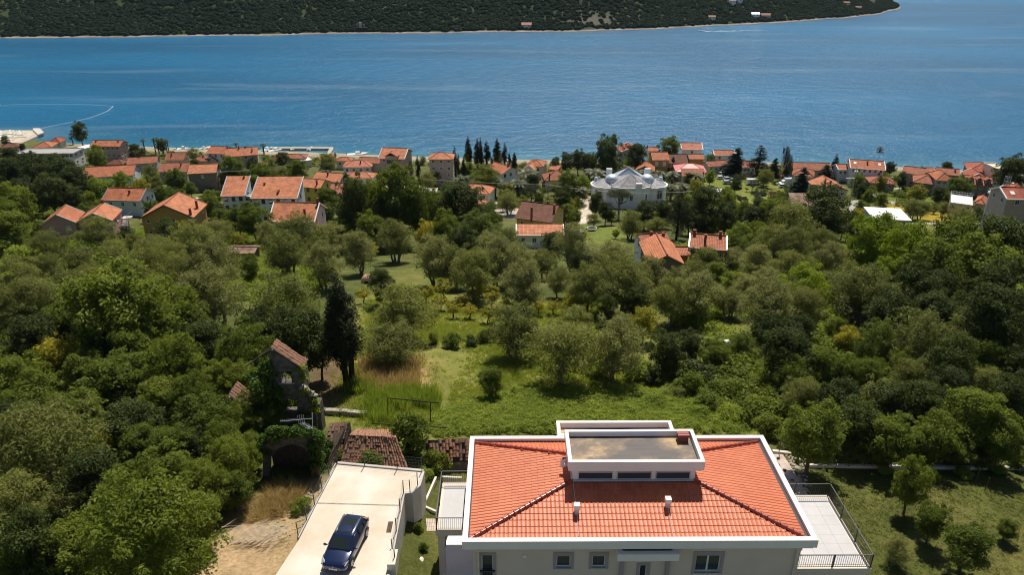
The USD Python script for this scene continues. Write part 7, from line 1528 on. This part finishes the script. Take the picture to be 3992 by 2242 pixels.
for a in [('white hatchback at the left end of the parked cars', 2802, 682, 2.4, 'paint_white'), ('orange hatchback in the back row of parked cars', 2829, 679, D_ + .3, 'paint_orange'), ('white car behind the orange hatchback', 2830, 667, D_, 'paint_white'), ('white compact car between the orange car and the dark one', 2846, 682, D_, 'paint_white'), ('dark blue car under the left conifer', 2866, 682, D_, 'paint_dark'),
          ('dark green estate parked sideways', 2852, 694, .1, 'paint_green', 'estate'), ('yellow van facing the camera under the conifer', 2893, 690, D_, 'paint_yellow', 'van'), ('small white car right of the yellow van', 2917, 692, D_, 'paint_white'), ('white estate car second from the left of the parked cars', 2812, 697, .3, 'paint_white', 'estate'), ('silver saloon in the front left of the grass', 2838, 716, .05, 'paint_silver', 'estate'),
          ('grey silver car just behind the silver saloon', 2838, 702, .4, 'paint_silver'), ('white camper van behind the clipped tree', 2936, 720, .1, 'paint_white', 'camper'), ('small silver car left of the pale truck', 3026, 717, D_, 'paint_silver'), ('pale blue-grey box truck at the right end of the parked cars', 3068, 722, math.pi, 'paint_white', 'truck'), ('white car in front of the pale truck', 3055, 730, .1, 'paint_white'), ('dark car under the middle conifers', 2938, 690, D_, 'paint_dark'),
          ('white car half hidden under the right conifers', 3027, 698, D_ + .2, 'paint_white'), ('red car between the two right conifers', 3046, 699, D_, 'paint_red'), ('pale blue car right of the tall broad conifer', 3077, 700, D_, 'paint_blue'), ('car parked beside the large white shore house', 3390, 690, .2, 'paint_silver')]: small_car(*a)

# ------------------------------------------------------------------ shore: marina, boats, beach pier, buoys
def quay(name, label, px, z, cat='quay'):
    pts = [P(X, Y, z)[:2] for X, Y in px]; t = thing(name, label, cat, (0, 0, 0)); MB().prism(pts, -4, z).build('deck', 'quay_stone', t); return t
quay('breakwater', 'thin concrete breakwater arm enclosing the marina', [(1046, 572), (1299, 572.5), (1299, 580), (1285, 602), (1272, 602), (1284, 578), (1046, 577)], 1.0, 'breakwater')
quay('quay', 'white quay edge along the marina front', [(1036, 596), (1121, 597), (1121, 602), (1036, 604)], 1.0)
quay('quay', 'curving stone quay with moored boats left of the big pale houses', [(738, 586), (770, 578), (812, 570), (812, 576), (775, 583), (742, 592)], .9)
pr_ = quay('bathing_pier', 'broad pale bathing platform at the left edge of the bay', [(-40, 508), (129, 507), (128, 500), (156, 500), (173, 517), (110, 546), (72, 562), (-40, 566)], 1.2, 'pier'); plain('pier_sand', (0.50, 0.43, 0.34), .9, .2, 0, .15, .4); MB().prism([P(X, Y, 1.2)[:2] for X, Y in ((-35, 512), (118, 511), (140, 520), (100, 540), (68, 556), (-35, 561))], 1.2, 1.26).build('sand', 'pier_sand', pr_); MB().prism([P(X, Y, 1.8)[:2] for X, Y in ((129, 506), (129, 499), (156, 499), (172, 516), (148, 524))], 1.2, 1.8).build('pier_head', 'concrete', pr_)
plain('beach_umbrella', (0.35, 0.5, 0.5), .7, .3)
PAR = [f'number {a} from the land side in the {b} row' for b in ('front', 'middle', 'back') for a in ('one', 'two', 'three', 'four', 'five', 'six', 'seven', 'eight', 'nine')]
for k in range(26):
    X, Y = 4 + (k % 9) * 12.5 + rnd.uniform(-2, 2), 545 - (k // 9) * 11 + rnd.uniform(-2, 2)
    if Y > 552 - X * .12: continue
    p = P(X, Y, 1.2); t = thing('beach_parasol', 'pale parasol, ' + PAR[k], 'parasol', p, group='parasols on the bathing platform'); MB().cyl((0, 0, 0), .03, 1.9, 5).build('pole', 'white_metal', t); m = MB(); m.cyl((0, 0, 1.8), .75, .4, 10, .05); m.build('canopy', 'beach_umbrella' if k % 3 else 'white_paint', t)
def boat(label, X, Y, yaw, L_=5.5, cabin=True, trim='white_paint', z=0.0):
    p = P(X, Y, z); t = thing('motor_boat', label, 'boat', p, yaw, 'boats in the bay'); w = L_ * .17; sec = []
    for u in np.linspace(0, 1, 8):
        x = -L_ / 2 + L_ * u; q = w * (1 - max(0, (u - .55) / .45) ** 2.2) + .02; sec.append([(x, -q, .6 + .35 * u * u), (x, -q * .75, -.25), (x, q * .75, -.25), (x, q, .6 + .35 * u * u)])
    MB().add(*loft(sec)).build('hull', trim, t, smooth=30); m = MB(); m.prism([(-L_ * .45, -w * .7), (L_ * .15, -w * .7), (L_ * .3, 0), (L_ * .15, w * .7), (-L_ * .45, w * .7)], .66, .74); m.build('deck', 'blue_wall', t)
    if cabin: MB().add(*loft([[(-L_ * .1, -w * .6, .74), (L_ * .22, -w * .4, .8), (L_ * .22, w * .4, .8), (-L_ * .1, w * .6, .74)], [(-L_ * .1, -w * .5, 1.6), (L_ * .08, -w * .4, 1.6), (L_ * .08, w * .4, 1.6), (-L_ * .1, w * .5, 1.6)]])).build('cabin', 'white_paint', t); MB().box((L_ * .10, -w * .38, 1.1), (L_ * .17, w * .38, 1.45)).build('windscreen', 'car_glass', t)
    MB().box((-L_ / 2 - .35, -.2, .1), (-L_ / 2, .2, .9)).build('outboard', 'tyre', t)
boat('white cabin cruiser floating off the tall beige house', 1395, 604, .25, 9.5)
for a in [('blue and white boat at the left inside the marina', 1043, 585, 1.2, 7), ('white sailing dinghy with blue cover in the marina', 1077, 588, .8, 8.5), ('orange wooden boat in the middle of the marina', 1152, 584, .7, 5.5, False, 'ochre_wall'), ('white boat with a dark interior at the right of the marina', 1210, 583, 1.5, 5.5, False), ('white boat nearest the coast left of the stone quay', 683, 589, .2, 5), ('small white boat beyond the stone quay', 715, 583, .1, 5.5)]: boat(*a)
for k in range(9): X = 742 + k * 9; boat(f'{["leftmost", "second", "third", "fourth", "fifth", "sixth", "seventh", "eighth", "rightmost"][k]} of the nine small boats moored along the curving stone quay', X, 592 - k * 1.6 + (k % 2) * 2, 1.2, 4.6, k % 3 == 0)
boat('white speedboat crossing the bay far off with a wake behind it', 2735, 121, math.pi, 9)
plain('foam', (0.8, 0.82, 0.83), .8, .3)
wk = thing('boat_wake', 'long white wake trailing the far speedboat', 'wake', (0, 0, 0), kind='stuff'); m = MB(); a, b = P(2740, 121, .06), P(2990, 116.5, .06); n = unit(np.array([-(b - a)[1], (b - a)[0], 0])); r_ = np.random.default_rng(3)
for k in range(60): u = r_.random() ** 1.3; c = a + (b - a) * u + n * r_.normal() * (1 + 4 * u); d = unit(b - a) * r_.uniform(1.5, 6) * (1.3 - u); m.add([c - d, c + n * .5, c + d, c - n * .5], [[0, 1, 2], [0, 2, 3]])
m.build('foam', 'foam', wk)
bl_ = thing('buoy_line', 'curved line of small white buoys around the bathing area', 'buoys', (0, 0, 0))
arc = [(165, 500), (210, 489), (260, 480), (310, 469), (350, 459), (385, 447), (412, 436), (432, 422), (440, 415)]; arc2 = [(440, 414), (400, 411), (350, 408), (290, 407), (220, 406), (150, 406), (80, 407), (0, 410), (-60, 414)]
for pth, n in ((arc, 46), (arc2, 50)):
    pts = np.array([P(X, Y, .15) for X, Y in pth]); l = np.concatenate([[0], np.cumsum(np.linalg.norm(np.diff(pts, axis=0), axis=1))]); pc = PchipInterpolator(l, pts)
    for s in np.linspace(0, l[-1], n): MB().ball(pc(s), .3, 1, (1, 1, .8)).build('buoy', 'white_paint', bl_)
    MB().tube(pc(np.linspace(0, l[-1], n)), .015, 3).build('rope', 'white_metal', bl_)

# ------------------------------------------------------------------ far side: a few houses and a landing stage
def far_house(label, X, Y, w, h, roof='tile_orange', wall='cream_wall'):
    t0 = np.linspace(600, 1700, 900); r = ray(X, Y); pts = CAM + r * (t0 / r[1])[:, None]; hz = hm_interp(pts); i = np.nonzero(pts[:, 2] < hz + 1.0)[0]
    p = pts[i[0]] if len(i) else pts[400]
    w *= .7; h *= .75; t = thing('far_house', label, 'house', (p[0], p[1], p[2]), rnd.uniform(-.3, .3)); MB().box((-w / 2, 0, -4), (w / 2, w * .7, h)).build('wall', wall, t)
    m = MB(); m.slab([(-w / 2 - .5, -.5, h), (w / 2 + .5, -.5, h), (w / 2 + .5, w * .35, h + w * .22), (-w / 2 - .5, w * .35, h + w * .22)], .2); m.slab([(w / 2 + .5, w * .7 + .5, h), (-w / 2 - .5, w * .7 + .5, h), (-w / 2 - .5, w * .35, h + w * .22), (w / 2 + .5, w * .35, h + w * .22)], .2); m.build('roof', roof, t)
    for k in (-1, 1): MB().box((k * w * .25 - .6, -.06, h - 2), (k * w * .25 + .6, -.003, h - .6)).build('window', 'pane_dark', t)
from scipy.spatial import cKDTree
_hv = hill(*[a.ravel() for a in np.meshgrid(np.linspace(L[2], L[-2], 500), np.linspace(0, 300, 60))]); _ht = cKDTree(_hv[:, :2])
def hm_interp(p): d, i = _ht.query(p[:, :2]); return np.where(d < 12, _hv[i, 2], 0)
for a in [('small orange roofed house on the far shore, left of the two', 2775, 77, 12, 5), ('wide orange roofed house low on the far shore beside a pale one', 2985, 70, 16, 5), ('pale house low on the far shore', 2945, 68, 14, 6, 'zinc', 'white_wall'), ('white house high on the far slope at the top edge', 2880, 8, 14, 6, 'zinc', 'white_wall'), ('pale cluster house at the top edge of the far slope', 2855, 16, 12, 6, 'tile_pinkish', 'white_wall'), ('orange roof half hidden in the far woods near the point', 3300, 20, 12, 5), ('pale orange house on the far point', 3345, 38, 11, 5), ('pale house on the far point by the water', 3400, 10, 12, 5, 'tile_pinkish', 'cream_wall'), ('low pale boathouse in the middle of the far shore', 2052, 106, 16, 4, 'tile_pinkish', 'cream_wall')]: far_house(*a)
q = P(1412, 128, 0); st_ = thing('landing_tower', 'dark ruined jetty tower standing at the far water edge', 'tower', q); MB().prism([(-6, 0), (6, 0), (5, 8), (-5, 8)], -2, 6).build('base', 'bark_dark', st_); MB().box((-3.5, 2, 6), (-1, 5, 11)).build('tower', 'grey_wall', st_); MB().box((1, 2, 6), (2.6, 5, 9.5)).build('tower', 'dark_wall', st_); MB().box((-8, -3, -1), (8, -.01, 1.4)).build('quay', 'stone_pale', st_)

# ------------------------------------------------------------------ poles, lamps, wires, mast
def pole_between(label, X, Y0, Y1, name='utility_pole', cat='pole', r=.11, mt='bark_grey', arm=True):
    p = G(X, Y1); lo_, hi = 1., 60.
    for _ in range(40):
        m_ = (lo_ + hi) / 2
        if proj(p + [0, 0, m_])[1] > Y0: lo_ = m_
        else: hi = m_
    t = thing(name, label, cat, p); MB().tube([(0, 0, -.5), (0, 0, m_)], [r, r * .75], 7).build('shaft', mt, t)
    if arm: MB().box((-.9, -.05, m_ - .5), (.9, .05, m_ - .4)).build('crossarm', mt, t)
    return p, m_, t
pl = [pole_between('wooden power pole behind the white twin apartments', 1130, 640, 735), pole_between('wooden power pole beside the tall dark trees', 2135, 715, 822), pole_between('wooden power pole in front of the cypress by the villa', 2700, 740, 850), pole_between('wooden power pole by the left gardens', 660, 660, 752)]
for i, (a, b) in enumerate(((3, 0), (0, 1), (1, 2))):
    pa, ha, _ = pl[a]; pb, hb, _ = pl[b]; t = thing('power_line', ['power wires over the left gardens', 'power wires crossing in front of the beige tower', 'power wires crossing in front of the villa'][i], 'wires', (0, 0, 0))
    for k in (-.8, 0, .8):
        A, B = pa + [k, 0, ha - .35], pb + [k, 0, hb - .35]; u = np.linspace(0, 1, 14)[:, None]; c = A * (1 - u) + B * u; c[:, 2] -= 4 * 1.4 * (u * (1 - u))[:, 0]; MB().tube(c, .022, 3).build('wire', 'wire', t)
p, h_, t = pole_between('tall steel lamp pole beside the grey gabled house', 3302, 655, 842, 'lamp_pole', 'street lamp', .16, 'grey_metal', False); MB().box((-2.6, -.12, h_ - 3.2), (-.05, .12, h_ - 2.9)).build('arm', 'white_metal', t); MB().tube([(0, 0, h_), (0, 0, h_ + 1)], .05, 5).build('tip', 'white_metal', t); MB().box((-.5, -.3, h_ - 1.2), (.5, .3, h_ - .8)).build('box', 'white_metal', t)
for X, Y0, Y1, lb in ((190, 889, 930, 'dark street lamp in front of the pink double-gabled house'), (2130, 632, 655, 'left one of two thin street lamps at the water'), (2163, 622, 662, 'right one of two thin street lamps at the water'), (3487, 735, 812, 'thin lamp post beside the yellow flowered grass'), (3450, 690, 790, 'thin lamp post on the lane left of the yellow grass')):
    p, h_, t = pole_between(lb, X, Y0, Y1, 'street_lamp', 'street lamp', .07, 'dark_metal', False); MB().box((-.1, -.1, h_ - .04), (.9, .1, h_ + .1)).build('lamp_head', 'white_metal', t)
p = G(3868, 905); t = thing('lattice_mast', 'white lattice aerial mast covered in small dishes beside the apartment block', 'mast', p); hM = 15.5; m = MB()
for x, y in ((-.7, -.7), (.7, -.7), (.7, .7), (-.7, .7)): m.tube([(x, y, -.5), (x * .7, y * .7, hM)], .06, 4)
for k in range(12):
    z0, z1 = k * hM / 12, (k + 1) * hM / 12; s0, s1 = .7 - .21 * k / 12, .7 - .21 * (k + 1) / 12
    for (a, b), (c, d) in (((-1, -1), (1, -1)), ((1, -1), (1, 1)), ((1, 1), (-1, 1)), ((-1, 1), (-1, -1))): m.tube([(a * s0, b * s0, z0), (c * s1, d * s1, z1)], .035, 3); m.tube([(a * s1, b * s1, z1), (c * s1, d * s1, z1)], .03, 3)
m.build('lattice', 'grey_metal', t)
for k in range(11): z = 3.5 + k * 1.05; s = (-1) ** k; m = MB(); m.cyl((s * 1.0, -.9, z), .34, .12, 10, .1); m.tube([(s * .5, -.5, z), (s * 1.0, -.8, z)], .03, 4); m.build('dish', 'white_paint', t)
fl = thing('flag_pole', 'thin pole with a blue flag between the conifers', 'flag', G(3036, 690)); MB().tube([(0, 0, -.3), (0, 0, 12.5)], .07, 5).build('pole', 'white_metal', fl); m = MB(); m.add([(.05, 0, 12.4), (.8, .1, 11.4), (.7, .0, 9.2), (.05, 0, 10)], [[0, 1, 2], [0, 2, 3]]); m.build('flag', 'blue_fabric', fl)
# ------------------------------------------------------------------ the air over the bay
usdkit.material(stage, LK + 'bay_air', {'v': ('principled_volume', {'color': (0.62, 0.80, 1.0), 'density': 0.00002, 'anisotropy': 0.0})}, [], volume='v.volume')
hz = MB().box((-9500, -400, -12), (9500, 13000, 420)); tag(hz.build('haze', UsdShade.Material.Get(stage, LK + 'bay_air')), 'thin blue haze over the bay', 'haze', kind='stuff')
describe_plants()
